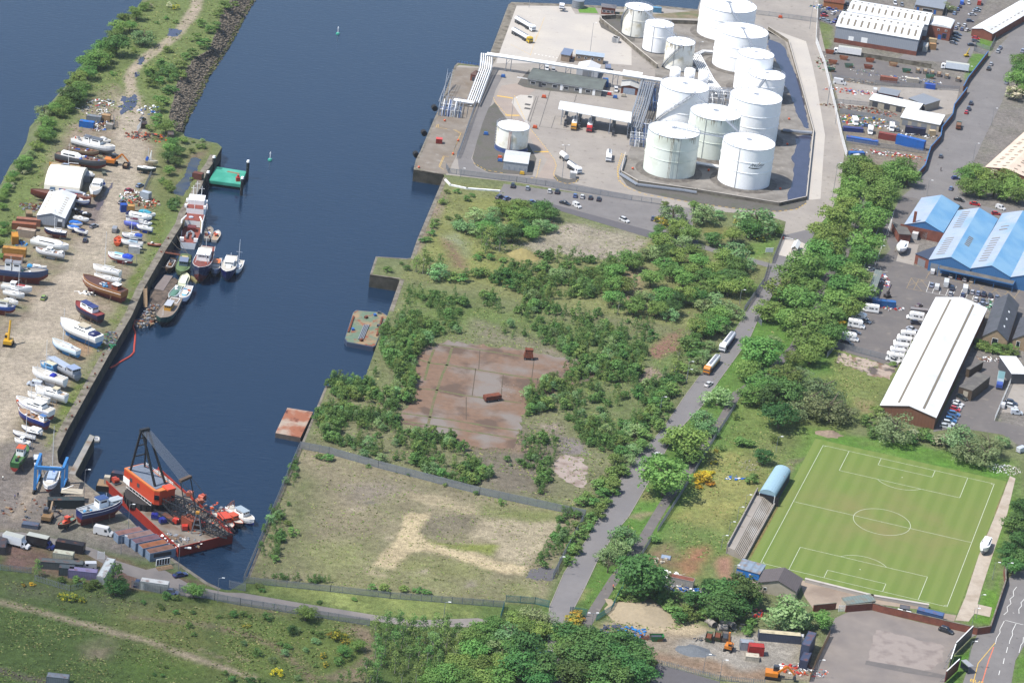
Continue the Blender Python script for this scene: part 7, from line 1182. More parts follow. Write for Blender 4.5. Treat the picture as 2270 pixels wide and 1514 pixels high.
_=[boat('B',(1432,825),(905,705),B=.24,D=.13,hc=W_,bc=GY,f=[(w,.28,.42,.55,2.4,W_,(110,112,118)),(w,.44,.68,.6,2.3,W_,(104,106,112)),(bb,.05,.25,4,(OR,GY,DG)),(m,.3,3,0)],full=1,lab='big white motor vessel with dark grey canopies, topmost of the yard'),boat('B',(1320,1005),(698,895),B=.22,D=.13,hc=(96,100,108),bc=RB,dc=(136,110,90),f=[(c,.12,.5,.62,1.5,W_,W_),(bb,.5,.92,14,JN),(m,.2,2,0)],full=1,lab='long grey-hulled old trawler with a white deckhouse and rusty bottom'),boat('B',(1230,880),(840,825),B=.24,D=.12,hc=(170,150,124),bc=RB,dc=(120,92,70),f=[(bb,.1,.9,16,JN)],full=1,lab='wooden hulk heaped with debris behind the grey trawler'),boat('B',(612,1015),(995,1068),B=.22,hc=(206,160,84),bc=(176,124,60),dc=(206,190,160),f=[(c,.35,.62,.5,.7,GY,(170,184,204)),(m,.38,9,4)],lab='varnished yellow wooden yacht behind the white tunnel'),boat('B',(1375,745),(1235,705),B=.4,f=[(v,.1,.6,1.0,W_)],lab='small white boat with a white hood behind the big motor vessel'),boat('B',(1965,1000),(1808,975),B=.36,D=.2,hc=CRM,bc=CRM,f=[(g,.4,4,W_),(m,.2,5,0),(v,.05,.25,1.6,BL)],lab='cream fishing boat with a white A-frame under the dark trees',full=1),boat('B',(1940,1088),(1708,1062),B=.3,hc=(46,70,70),bc=(40,56,60),dc=W_,f=[(c,.3,.65,.6,.5,W_,W_)],rail=W_,lab='dark green hull with a white deck beside the big trees'),boat('B',(380,1352),(1130,1442),B=.18,D=.1,hc=(122,62,50),bc=(104,50,42),dc=(128,86,70),f=[(w,.6,.68,.6,2,W_,(70,90,110)),(bb,.05,.55,12,(W_,GY,RB,(210,60,50)))],full=.6,lab='long rusty red hull between the white tunnel and white shed'),boat('B',(732,1345),(1062,1402),B=.2,hc=(46,80,160),bc=(40,60,130),f=[(v,.05,.8,.9,(190,200,210),.7),(bb,.8,.9,2,((200,60,60),))],lab='slim blue hull with a ribbed grey cover against the tunnel'),boat('B',(1112,1492),(850,1435),B=.3,hc=W_,bc=(40,60,140),f=[(c,.3,.7,.6,.7,W_,W_),(ss,BL)],lab='white cruiser with blue stripe at the corner of the white shed'),boat('B',(1155,1385),(1232,1225),B=.32,D=.16,hc=W_,bc=(196,130,60),f=[(w,.25,.5,.7,1.4,W_,W_),(v,.0,.22,1,W_)],lab='white boat with orange-brown bottom pointing towards the camera'),boat('B',(1300,1300),(1240,1235),B=.4,hc=W_,bc=NV,f=[(v,.05,.9,.8,(60,90,190))],lab='small blue-covered boat next to the orange-bottomed one'),boat('B',(1178,1172),(1050,1132),B=.42,f=[(c,.3,.75,.8,.8,W_,W_),(v,0,.28,.7,BL)],lab='white cabin boat with blue hatches by the tunnel mouth'),boat('C',(1106,262),(918,222),B=.32,f=[(c,.35,.6,.6,.6,W_,W_)],bc=GY,lab='plain white speedboat below the dark inflatables'),boat('C',(1140,205),(980,160),B=.34,hc=BK,bc=BK,dc=BK,f=[(bb,.2,.7,4,(NV,GY,W_))],lab='black inflatable boat beside the white shed',kind='inflatable_boat'),boat('C',(1000,150),(900,130),B=.34,hc=BK,bc=BK,dc=NV,f=[(bb,.2,.7,4,(NV,GY,W_))],lab='dark inflatable boat hard against the shed wall',kind='inflatable_boat'),boat('C',(1025,318),(865,292),B=.34,f=[(v,.02,.98,1.1,(48,128,226))],lab='boat under a bright blue tarpaulin, the upper of two'),boat('C',(838,345),(985,372),B=.34,f=[(v,.02,.98,1.0,(48,128,226))],lab='boat under a bright blue tarpaulin, the lower of two'),boat('C',(918,368),(1085,415),B=.3,bc=NV,f=[(v,.2,.7,.5,(56,70,120))],lab='white boat with a navy cover below the blue tarpaulins'),boat('C',(552,370),(825,425),B=.3,D=.17,hc=(40,50,90),bc=RB,dc=W_,rail=W_,f=[(c,.25,.6,.6,.5,W_,W_),(m,.55,8.5,3)],lab='navy and red sailing boat in front of the white shed'),boat('C',(855,590),(395,500),B=.26,D=.14,bc=W_,f=[(c,.12,.82,.8,1.1,W_,W_),(v,.1,.6,.4,(200,214,226),.5),(bb,.7,.85,2,(BL,))],full=1,lab='long white cabin cruiser with four dark side windows'),boat('C',(445,615),(795,690),B=.26,D=.14,hc=(226,226,228),bc=(196,196,200),dc=(166,130,104),f=[(c,.35,.75,.7,.6,W_,W_),(w,.42,.6,.6,1.5,W_,W_),(c,.05,.22,.8,.8,W_,W_)],lab='grey-white motor yacht with a brown deck below the cabin cruiser'),boat('C',(582,855),(340,838),B=.32,bc=(90,170,220),f=[(v,0,.26,.9,(70,172,232)),(c,.28,.7,.7,.7,W_,W_)],lab='small white cruiser with a sky-blue stern cover'),boat('C',(600,905),(-90,860),B=.24,D=.16,z=1.2,hc=(60,84,130),bc=RB,dc=(168,162,154),f=[(w,.22,.34,.6,3.2,W_,GY),(w,.36,.5,.6,3.0,W_,GY),(bb,.52,.8,8,(DG,GY,W_)),(m,.32,5,0),(m,.52,5,0)],full=1,lab='large blue fishing trawler with a red bottom and white twin wheelhouse'),boat('C',(398,1112),(20,1062),B=.28,D=.16,bc=(220,220,220),f=[(c,.3,.85,.7,.7,W_,(180,70,60)),(w,.3,.48,.7,1.5,W_,W_)],lab='white cruiser with red-edged hatches below the blue trawler'),boat('C',(305,1195),(48,1140),B=.3,D=.16,bc=W_,f=[(c,.35,.75,.6,.5,W_,W_),(m,.7,9,3)],lab='white sailing yacht under the red-hatched cruiser'),boat('C',(225,1290),(60,1240),B=.3,bc=W_,f=[(c,.3,.7,.6,.5,W_,W_)],lab='small white hull behind the little blue trawler'),boat('C',(192,1350),(-110,1320),B=.3,D=.2,z=1.2,hc=(54,94,178),bc=RB,f=[(w,.3,.7,.7,2.2,W_,(206,202,170)),(m,.3,5,0)],full=1,lab='little blue trawler with a cream-roofed wheelhouse on the left edge'),boat('C',(1935,198),(1735,158),B=.32,bc=GY,f=[(v,0,.7,1.1,(70,180,206))],lab='white boat under a turquoise cover'),boat('C',(1890,235),(1575,180),B=.3,D=.15,bc=(40,60,150),f=[(c,.12,.8,.75,.8,W_,W_),(v,.0,.12,1,NV)],lab='long white cruiser below the turquoise cover'),boat('C',(1565,252),(1785,272),B=.28,bc=W_,f=[(v,.3,.75,.8,(112,44,66),.7)],lab='white boat with a maroon cover'),boat('C',(1540,285),(1725,325),B=.3,hc=(120,130,220),bc=(80,90,180),f=[(v,.02,.98,.6,(112,126,222))],lab='dinghy under a lilac-blue cover'),boat('C',(1700,328),(1895,375),B=.3,hc=W_,bc=(50,90,200),f=[(c,.3,.7,.6,.5,W_,W_),(kk,.05,.28,.5,GY),(m,.6,7,2)],lab='white and blue sailing boat right of the lilac cover'),boat('C',(1890,310),(1740,285),B=.3,bc=GY,f=[(bb,.2,.8,4,(GY,W_))],lab='grey-white open boat behind the sailing boat'),boat('C',(1518,432),(1768,468),B=.32,D=.17,bc=(40,60,140),f=[(c,.3,.7,.6,.5,W_,W_),(v,.0,.38,.9,(48,92,200)),(m,.55,8,3)],lab='white yacht with a royal blue stern cover'),boat('C',(1508,512),(1775,560),B=.28,D=.16,bc=GY,f=[(c,.25,.7,.6,.5,(196,220,234),(190,216,232)),(m,.6,3,3)],lab='pale yacht beside the orange inflatable'),boat('C',(1475,470),(1455,555),B=.45,D=.1,z=.3,hc=OR,bc=OR,dc=(206,84,44),f=[(bb,.2,.8,4,(BK,OR))],lab='bright orange rescue boat standing on the road edge',props=False),boat('C',(1345,672),(1645,740),B=.32,D=.17,bc=(180,60,60),hc=(236,240,244),f=[(c,.38,.82,.7,.8,W_,(150,210,240)),(v,0,.38,1.2,(40,84,216))],lab='white cruiser with a big royal-blue cover and a pale blue foredeck'),boat('C',(1160,822),(1495,915),B=.27,D=.15,z=1.3,bc=W_,f=[(c,.35,.65,.5,.4,W_,W_),(m,.58,14,4),(kk,.08,.3,.4,GY)],lab='white yacht with the tallest bare mast in the right-hand row'),boat('C',(1172,940),(1495,1015),B=.27,D=.15,z=1.3,bc=W_,f=[(c,.35,.65,.5,.4,W_,W_),(kk,.08,.3,.4,GY),(m,.92,2,0)],lab='white yacht without a mast just above the wooden boat'),boat('C',(1032,958),(1548,1160),B=.3,D=.16,z=1.0,hc=(176,122,76),bc=(132,48,42),dc=(96,62,54),f=[(w,.12,.26,.42,1.9,(150,78,50),W_),(kk,.45,.56,.3,(110,70,54)),(bb,.36,.48,5,(W_,LB,OR)),(ss,W_)],full=1,lab='big wooden fishing boat with a varnished hull and a bare brown deck'),boat('C',(945,1282),(1255,1455),B=.34,D=.17,z=1.2,hc=(44,42,84),bc=(84,40,50),dc=(150,60,56),f=[(w,.45,.72,.55,2.2,W_,(58,66,128)),(w,.22,.45,.6,2.1,W_,(58,66,128))],rail=(170,70,60),full=1,lab='small navy fishing boat with a white wheelhouse and dark blue roof'),boat('C',(2005,575),(1835,555),B=.25,D=.08,z=.2,hc=(220,120,96),bc=BK,f=[(bb,.3,.7,2,(W_,BK))],lab='flat red and black inflatable on the grass',kind='inflatable_boat',props=False),boat('D',(755,92),(1238,320),B=.3,D=.15,z=1.2,bc=(64,142,214),dc=W_,f=[(c,.2,.7,.7,1.1,W_,W_),(w,.3,.5,.55,2.0,W_,(214,200,172)),(v,.06,.2,1.2,(40,48,110),.7)],full=.3,lab='largest white motor yacht with a light blue bottom'),boat('D',(655,345),(975,495),B=.28,D=.15,hc=(214,232,246),bc=(70,160,226),f=[(c,.3,.68,.55,.4,W_,(210,220,230)),(kk,.08,.28,.4,GY),(m,.6,13,4)],lab='sky-blue and white yacht with a tall white mast'),boat('D',(595,560),(968,790),B=.24,D=.1,hc=(176,182,192),bc=(150,150,156),dc=(190,200,214),f=[(c,.3,.95,.85,1.0,(184,188,196),(186,198,214)),(w,.04,.26,.85,1.9,(186,190,198),(160,176,206))],full=2,lab='long silver-grey slab-sided houseboat'),boat('D',(508,625),(695,705),B=.45,D=.22,hc=(96,160,216),bc=(80,140,200),f=[(c,.05,.72,.9,1.2,(110,176,226),(226,220,190))],full=1,lab='small sky-blue cabin boat with a cream roof beside the silver houseboat'),boat('D',(405,702),(815,850),B=.3,D=.16,z=1.4,bc=(224,224,228),f=[(c,.35,.65,.5,.4,W_,W_),(v,.3,.44,.9,(38,52,190),.5),(m,.6,12,4)],lab='white yacht with a deep blue spray hood'),boat('D',(440,925),(828,1050),B=.3,D=.17,z=1.0,bc=W_,f=[(c,.25,.72,.7,.9,W_,W_),(w,.25,.42,.6,1.8,W_,CRM),(v,.5,.56,.4,BL,.4),(kk,.05,.2,.6,(196,170,140))],lab='white motor cruiser with a cream flying bridge'),boat('D',(345,1000),(610,1095),B=.26,D=.14,bc=W_,f=[(c,.35,.65,.5,.4,W_,CRM),(m,.6,11,3)],lab='slender white yacht squeezed between two motor cruisers'),boat('D',(205,1065),(645,1240),B=.32,D=.17,z=1.0,bc=(158,56,56),f=[(c,.2,.78,.7,.9,W_,W_),(w,.22,.5,.62,1.8,W_,W_),(ss,(60,66,170)),(bb,.86,.9,1,(OR,))],lab='white cruiser with a blue stripe, red bottom and orange bow ball'),boat('D',(232,1208),(585,1375),B=.3,D=.17,z=1.2,hc=(40,58,140),bc=(140,62,58),dc=(186,150,116),f=[(w,.06,.22,.4,1.8,W_,(90,130,190)),(c,.4,.55,.4,.4,TK,TK),(bb,.3,.8,8,(GY,W_,TK)),(m,.58,12,3)],rail=W_,full=1,lab='navy fishing boat with a white wheelhouse at its stern'),boat('H',(162,195),(440,270),B=.16,D=.12,z=.8,bc=NV,f=[(m,.42,13,3)],lab='near hull and mast of the white catamaran, dark below',grp='catamaran hulls'),boat('H',(270,130),(520,215),B=.16,D=.12,z=.8,bc=NV,f=[(c,.1,.6,2.4,.8,W_,W_),(v,.05,.6,.3,W_,2.6)],lab='far hull and bridge deck of the white catamaran',grp='catamaran hulls'),boat('H',(182,285),(372,345),B=.36,D=.15,bc=W_,f=[(w,.4,.6,.7,1.3,W_,W_)],lab='little white dayboat with a cuddy below the catamaran'),boat('H',(330,372),(180,600),B=.29,D=.17,z=1.0,hc=(50,104,60),bc=(170,54,46),dc=(74,124,66),f=[(w,.42,.66,.62,2.6,W_,(222,100,52)),(bb,.05,.35,4,(NV,TK,BK)),(m,.7,3.5,0)],full=1.5,rail=BK,lab='green workboat with an orange-roofed white wheelhouse'),boat('H',(592,895),(690,640),B=.32,D=.14,z=1.6,bc=RB,hc=W_,f=[(c,.2,.75,.7,.6,W_,(180,200,226)),(bb,.3,.7,5,(W_,BL,GY)),(m,.45,17,0),(ss,NV)],full=.6,lab='white boat hanging in the slings of the blue hoist',props=False),boat('H',(1520,1040),(985,1200),B=.3,D=.2,z=1.3,hc=(40,56,116),bc=RB,dc=(176,182,186),f=[(w,.4,.62,.6,2.9,(226,232,238),(62,88,140)),(w,.66,.95,.55,1.3,W_,(196,204,210)),(bb,.05,.35,6,(GY,W_,LB)),(m,.62,4,0),(ss,W_)],rail=W_,full=1.4,lab='big navy and white trawler propped on the dock apron',kind='trawler'),boat('H',(722,1368),(925,1275),B=.32,D=.16,z=.7,hc=(70,60,56),bc=(50,50,54),rail=OR,dc=(120,150,130),f=[(w,.35,.55,.6,1.7,(230,84,54),(236,90,56)),(c,.55,.72,.55,.7,(230,84,54),(236,90,56)),(m,.4,2,0)],lab='orange and grey pilot boat on the dock apron'),boat('I',(1925,1310),(1605,1130),B=.32,D=.16,bc=(40,70,170),f=[(w,.35,.7,.7,1.8,W_,(176,190,200)),(g,.12,2.6,(170,110,80))],full=1,afloat=1,lab='white and blue workboat at the outer end of the pontoon raft'),boat('I',(1785,1355),(1480,1180),B=.3,D=.15,hc=(70,60,60),bc=BK,rail=OR,f=[(w,.5,.72,.7,1.8,OR,(222,96,56)),(bb,.1,.45,4,(OR,W_))],full=1,afloat=1,lab='orange pilot boat moored between the tug and the white workboat'),boat('I',(1655,1405),(1440,1200),B=.36,D=.16,hc=(206,72,50),bc=BK,f=[(w,.35,.7,.75,2.0,(222,86,54),(226,84,50)),(bb,.75,.9,3,(GY,W_))],full=1.2,afloat=1,lab='red-orange tug hard against the crane barge'),boat('F',(1060,645),(1200,310),B=.30,D=.24,hc=(46,54,90),bc=(112,46,44),dc=(140,74,64),f=[(w,.38,.62,.7,3.0,W_,W_),(w,.2,.4,.6,2.0,W_,(196,186,170)),(g,.72,6,W_),(bb,.6,.85,4,(LB,OR,W_)),(m,.3,7,0)],rail=W_,full=1.6,afloat=1,lab='white-decked trawler with a wide gantry, bow towards the camera',kind='trawler'),boat('F',(1285,662),(1345,475),B=.30,D=.2,hc=(170,186,214),bc=(60,90,130),f=[(w,.35,.62,.7,1.6,(226,226,226),(236,128,46)),(bb,.05,.3,4,(OR,W_,GY))],full=1,afloat=1,lab='pale boat with an orange wheelhouse roof next to the gantry trawler'),boat('F',(1460,692),(1545,440),B=.32,D=.2,hc=(30,36,96),bc=NV,rail=W_,f=[(w,.3,.58,.62,1.8,W_,W_),(c,.55,.72,.45,.6,W_,W_),(m,.25,3,0)],full=1,afloat=1,lab='deep navy motor boat with a white deck, bow towards the camera'),boat('F',(1600,665),(1685,510),B=.26,D=.16,hc=(240,240,236),bc=(40,120,170),f=[(c,.35,.7,.6,.5,W_,W_),(m,.6,11,2)],afloat=1,lab='small white and turquoise yacht at the end of the raft'),boat('F',(1340,75),(1280,215),B=.30,D=.1,hc=(200,196,186),bc=GY,dc=(196,170,140),f=[(bb,.2,.7,4,(OR,BK,W_)),(v,.72,.98,.5,W_)],afloat=1,lab='open launch moored beside the big white ship',full=1),boat('F',(1225,20),(1175,195),B=.26,D=.1,hc=(150,150,150),bc=BK,dc=(160,150,136),f=[(bb,.1,.9,9,JN)],afloat=1,lab='grey work raft between the big white ship and the launch',full=2),boat('F',(800,690),(870,440),B=.32,D=.16,hc=(104,122,84),bc=BK,dc=(112,140,92),f=[(w,.35,.6,.6,2,(110,130,146),(132,142,166)),(v,.62,.95,.8,(110,136,88),.8),(w,.2,.32,.4,1.4,(214,184,110),(222,200,130)),(v,.0,.25,1.4,(108,124,84),.9)],afloat=1,full=1.2,lab='khaki-green netted boat against the quay steps'),boat('F',(600,640),(700,480),B=.30,D=.15,hc=(110,90,72),bc=BK,dc=(96,78,62),f=[(kk,.2,.75,.6,(70,60,54)),(bb,.2,.8,6,(TK,GY))],afloat=1,full=1,lab='brown derelict hulk under the rusty gangway'),boat('F',(880,705),(800,885),B=.30,D=.16,hc=(222,222,190),bc=CRM,dc=(226,226,200),f=[(c,.1,.8,.85,.9,(232,234,208),(230,232,206))],afloat=1,full=1,lab='cream cabin cruiser with dark square roof windows'),boat('F',(640,1060),(775,880),B=.27,D=.15,hc=(206,214,216),bc=GY,dc=(120,150,140),f=[(v,.35,.8,.5,(104,150,132),.7),(bb,.05,.3,4,(GY,W_))],afloat=1,full=1,lab='boat heaped with green nets'),boat('F',(808,1072),(925,880),B=.29,D=.17,hc=(226,230,246),bc=NV,f=[(c,.45,.75,.6,.5,(120,190,220),W_),(bb,.1,.4,4,(OR,W_,LB)),(m,.3,3,0)],afloat=1,full=1,lab='lilac-white fishing boat with a pale blue hatch'),boat('F',(500,1365),(735,1050),B=.30,D=.14,hc=(44,84,80),bc=BK,dc=(150,134,118),rail=(170,156,140),f=[(w,.36,.6,.4,2.2,(222,164,60),(200,204,210)),(kk,.05,.25,.5,(90,80,74)),(m,.85,3,0)],afloat=1,full=2.2,lab='green-hulled barge with a yellow and white wheelhouse'),]
for a in(dict(lab='small plain grey dinghy at the end of the red floating boom',k='F',bow=(190,1380),st=(240,1450)),dict(lab='tiny white dinghy beside the jetty',k='H',bow=(1195,265),st=(1205,325))):boat(B=.6,D=.16,hc=(200,194,180),bc=GY,full=2,afloat=1,f=[('k',.15,.8,.6,GY)],**a)
zs=WZ+2.6;bw,sn=G('E',955,960,zs+1.5),G('F',900,250,zs);d=bw-sn;d.z=0;L_=d.length;t=thg('ship','big white ship with red-brown decks moored at the left quay','ship',((bw+sn)/2).to_3d()*1,math.atan2(d.y,d.x));t.location.z=WZ-1
S=hull(L_,8.2,3.4,1.6,17);n=len(S)
for nm,f0,f1,cc in(('hull',.25,1,(236,238,240)),('hull_bottom',0,.25,(70,80,96))):
 q=MB();vs=[]
 for x,b,sh,kz in S:
  for sy in(-1,1):vs+=[(x,sy*b*(.8+.2*fr),kz+(sh-kz)*fr)for fr in(f0,f1)]
 q.add(vs,[(4*i,4*i+1,4*i+5,4*i+4)for i in range(n-1)]+[(4*i+2,4*i+6,4*i+7,4*i+3)for i in range(n-1)]+[(0,2,3,1)]);q.bd(nm,pnt(cc),t)
q=MB();q.add([v for x,b,sh,kz in S for v in((x,-b*.95,sh-.9),(x,b*.95,sh-.9))],[(2*i,2*i+2,2*i+3,2*i+1)for i in range(n-1)]);q.bd('deck',mat('red_brown_deck',(156,84,72),rough=.8,var=.12),t)
RBD=MC['red_brown_deck'];XX=lambda f_:-L_/2+L_*f_
for nm,x0,x1,w_,z0,z1,mm in(('deckhouse',.36,.72,7.6,2.9,5.4,WHT),('upper_deckhouse',.5,.7,6.6,5.5,7.6,WHT),('bridge',.58,.7,6.2,7.7,9.6,WHT),('upper_deck',.36,.5,7.2,5.4,5.5,RBD),('boat_deck',.5,.58,6.6,7.6,7.7,RBD)):
 q=MB();q.box(((XX(x0)+XX(x1))/2,0,z0),((x1-x0)*L_,w_,z1-z0));o=q.bd(nm,mm,t)
 if z1-z0>1:
  for s in(-1,1):
   for j in range(7):q=MB();q.box((XX(x0)+(j+.7)*(x1-x0)*L_/8,s*w_/2,z0+1.2),(.7,.08,.7));q.bd('window',GLS,o)
for x0,y0,h_ in((.6,0,9),(.66,1.6,6),(.66,-1.6,6),(.45,0,5)):q=MB();q.tube((XX(x0),y0,7.5),(XX(x0),y0,8+h_),.12,6);q.bar((XX(x0),y0-1,7+h_),(XX(x0),y0+1,7+h_),.1,.1);q.bd('mast',WHT,t)
for s in(-1,1):
 q=MB();q.tube((XX(.33),s*3.4,3),(XX(.33),s*3.4,6.5),.45,10);q.bd('funnel',pnt((226,206,150)),t);q=MB();q.path([(XX(.24),s*3.8,2.9),(XX(.27),s*3.9,7),(XX(.36),s*2.6,7.2)],.3,8);q.bd('davit',WHT,t)
 for x0 in(.52,.64):q=MB();q.box((XX(x0),s*3.6,7.7),(1.8,.9,.9));q.bd('liferaft',WHT,t)
 q=MB();q.box((XX(.06),s*2.6,3),(1.2,1.5,1.2));q.bd('bollard_housing',WHT,t)
q=MB();q.tube((XX(.11),-1.1,3.4),(XX(.2),-1.2,3.5),.42,10);q.tube((XX(.11),1.1,3.4),(XX(.2),1.2,3.5),.42,10);q.tube((XX(.2),-1.2,3.5),(XX(.235),0,3.6),.42,10);q.tube((XX(.2),1.2,3.5),(XX(.235),0,3.6),.42,10);single_=q.bd('workboat_tube',GREY,t);q=MB();q.box((XX(.3),0,2.9),(3,3.2,1.4));q.bd('winch',pnt((120,50,46)),t);q=MB();q.cyl((XX(.42),1,5.5),.9,.3,14);q.bd('satellite_dish',pnt((200,216,236)),t)
t=thg('travel_hoist','blue travelling boat hoist straddling the slip','boat hoist',G('H',640,930),0);legs=[G('H',430,965),G('H',768,985),G('H',822,850),G('H',492,800)];BH=pnt((66,140,208));zt=8.6
for i,p in enumerate(legs):
 q=MB();q.bar((p.x,p.y,.7),(p.x,p.y,zt),.9,.7);q.bd('leg',BH,t,1)
 for s in(-1,1):q=MB();q.wheel((p.x,p.y+s*.9,.7),.7,.5,1.2);q.bd('wheel',TYRE,t,1)
for a_,b_,nm in((0,1,'cross_beam'),(0,3,'side_beam'),(1,2,'side_beam')):q=MB();q.bar(V3((legs[a_].x,legs[a_].y,zt)),V3((legs[b_].x,legs[b_].y,zt)),.8,1.0);q.bd(nm,BH,t,1)
for a_,b_ in((0,3),(1,2)):q=MB();q.bar(V3((legs[a_].x,legs[a_].y,1.6)),V3((legs[b_].x,legs[b_].y,1.6)),.6,.7);q.bd('lower_beam',BH,t,1)
for f_ in(.3,.75):
 a_,b_=legs[0].lerp(legs[3],f_),legs[1].lerp(legs[2],f_);q=MB();q.path([V3((a_.x,a_.y,zt)),V3(((a_.x*.7+b_.x*.3),(a_.y*.7+b_.y*.3),1.4)),V3((a_.x*.3+b_.x*.7,a_.y*.3+b_.y*.7,1.4)),V3((b_.x,b_.y,zt))],.09,5);q.bd('sling',DG1,t,1)
zb=-2.4;RD=mat('barge_red',(186,62,44),rough=.5,var=.12,sc=.6,rgb2=(140,54,44),sc2=.3,th=.6);P=[G('_',232,1066,zb),G('_',395,1217,zb),G('_',516,1187,zb)];P.append(P[0]+P[2]-P[1]);t=thg('crane_barge','red-sided flat barge with a cluttered grey deck','barge',(P[1]+P[3])/2);t.location.z=WZ
q=MB();q.psm(P,WZ-.8,zb-.02);q.bd('hull',RD,t,1);q=MB();q.psm([p.lerp((P[0]+P[2])/2,.03)for p in P],zb-.02,zb+.06);q.bd('deck',mat('barge_deck',(150,142,132),sc=.6,var=.2,rgb2=(126,108,92),sc2=.3,th=.55,rough=.9),t,1)
q=MB()
for a_,b_ in((0,1),(1,2),(2,3)):q.bar(P[a_]+V3((0,0,.35)),P[b_]+V3((0,0,.35)),.2,.7)
q.bd('bulwark',RD,t,1)
CA,CBp,CC=G('I',312,655,5.6),G('I',712,955,5.6),G('I',930,885,5.6);e1=(CBp-CA);e1 .z=0;Lh=e1 .length;e1 .normalize();e2=V3((-e1 .y,e1 .x,0));wdt=abs((CC-CBp).dot(e2));ctr=CA+e1*Lh/2+e2*wdt/2;ctr.z=zb
t=thg('floating_crane','huge orange-red crane house with a black lattice jib and A-frame','crane',ctr,math.atan2(e1 .y,e1 .x));X,Y=Lh/2,wdt/2;BK_=mat('crane_black',(44,48,54),rough=.6,var=.15);RC=pnt((222,84,52),'crane_red')
q=MB();q.cyl((0,0,.1),7.4,2.2,40);q.bd('turntable',mat('turntable',(58,56,56),rough=.8,var=.2),t);q=MB()
for i in range(28):a_=2*PI*i/28;q.bar((7.5*cos(a_),7.5*sin(a_),.1),(7.5*cos(a_),7.5*sin(a_),2.2),.16,.3)
q.bd('turntable_ribs',BK_,t)
q=MB();q.psm([(-X,-Y),(X-1.2,-Y),(X,-Y+1.2),(X,Y),(-X,Y)],3.2,7.6);hs=q.bd('house',RC,t);q=MB();q.psm([(-X,-Y),(X-1.2,-Y),(X,-Y+1.2),(X,Y),(-X,Y)],7.6,8.0);q.bd('house_top',pnt((236,140,76)),hs);q=MB();q.psm([(-X+.7,-Y+.7),(X-1.4,-Y+.7),(X-2.6,Y-.6),(-X+.4,Y-.3)],8.0,8.12);q.bd('roof',mat('crane_roof',(132,142,158),rough=.6),hs)
q=MB();q.box((-X+1.6,-Y,3.3),(3.6,.12,2.0));q.bd('white_panel',WHT,hs)
for x_ in(-X*.55,-X*.1):q=MB();q.box((x_,-Y,5.0),(1.4,.1,1.3));q.bd('louvre',DG1,hs)
for x_ in(X-1.6,):q=MB();q.box((X-.55,-Y+.55,4.9),(1.5,.1,1.5),PI/4);q.bd('cab_window',GLS,hs)
q=MB();q.box((X-.4,Y*.4,8.0),(3.4,3.0,.5));q.bd('hood',pnt((232,92,52)),hs)
q=MB()
for x0,x1 in((-X,X-1.2),):
 for z in(2.5,3.5):q.bar((x0+3,-Y-.9,z+.5),(x1,-Y-.9,z+.5),.07,.07)
 for i in range(9):q.box((x0+3+i*(x1-x0-3)/8,-Y-.9,3.0),(.07,.07,1.1))
for i in range(12):q.box((-X+1+i*(2*X-2)/11,Y-.3,8.1),(.07,.07,1.2))
for z in(8.7,9.2):q.bar((-X+1,Y-.3,z),(X-1,Y-.3,z),.07,.07)
q.bd('handrail',WHT,hs)
inv=Matrix.Rotation(-t.rotation_euler.z,4,'Z')@Matrix.Translation(-ctr);LW=lambda k,x,y,z:inv@G(k,x,y,z)
pk=LW('I',565,185,23);q=MB()
for s in(-1,1):q.bar((-X+2.2,s*Y*.75,8),(pk.x-.3,pk.y+s*1.0,pk.z),.55,.55);q.bar((X-3.2,s*Y*.55,8),(pk.x+.3,pk.y+s*1.0,pk.z),.6,.6)
for f_ in(.35,.62,.8):q.bar(V3((-X+2.2,-Y*.75,8)).lerp(V3((pk.x,pk.y-1,pk.z)),f_),V3((-X+2.2,Y*.75,8)).lerp(V3((pk.x,pk.y+1,pk.z)),f_),.3,.3)
q.bar((pk.x,pk.y-1.6,pk.z),(pk.x,pk.y+1.6,pk.z),1.0,1.0);q.bd('a_frame',BK_,t)
q=MB();q.box((-X+1.5,0,18.6),(.9,.7,.7));
h0=V3((X-1.5,0,4.6));tp=LW('I',1640,1490,.5);tp=V3((tp.x,tp.y,tp.z));dr=(tp-h0).normalized();sd=V3((-dr.y,dr.x,0)).normalized();up_=sd.cross(dr)*-1;up_=up_ if up_.z>0 else-up_;N_=20;q=MB();ch=[]
for i in range(N_+1):
 f_=i/N_;wd_=2.6*(1-.35*f_)*(min(1,.45+f_*3));hh=1.5*min(1,.35+f_*3)*(1 if f_<.85 else(1-f_)/.15*.6+.4);b_=h0+(tp-h0)*f_;ch.append([b_+sd*s*wd_+up_*u*hh for s,u in((-1,-1),(1,-1),(1,1),(-1,1))])
for i in range(N_):
 for j in range(4):q.bar(ch[i][j],ch[i+1][j],.3,.3);q.tube(ch[i][j],ch[i+1][(j+1)%4],.09,5);q.tube(ch[i][j],ch[i][(j+1)%4],.08,5)
q.bd('jib',BK_,t)
sp=LW('I',1070,790,11);q=MB();q.bar(sp-sd*2.4,sp+sd*2.4,1.1,.8);q.bd('spreader_bar',mat('spreader_rust',(110,92,80),rough=.9),t);q=MB()
for i in range(12):o=(i/11-.5);q.tube(pk+V3((0,o*3,.2)),sp+sd*o*4.4,.05,4)
q.bd('luffing_ropes',ST1,t);q=MB()
for s in(-1,1):q.tube(sp+sd*s*2.3,tp+sd*s*1.4+up_*.8,.09,5);mid=h0+(tp-h0)*.42;q.bar(sp+sd*s*2.2,mid+sd*s*2.2,.25,.25)
q.bd('pendants',BK_,t)
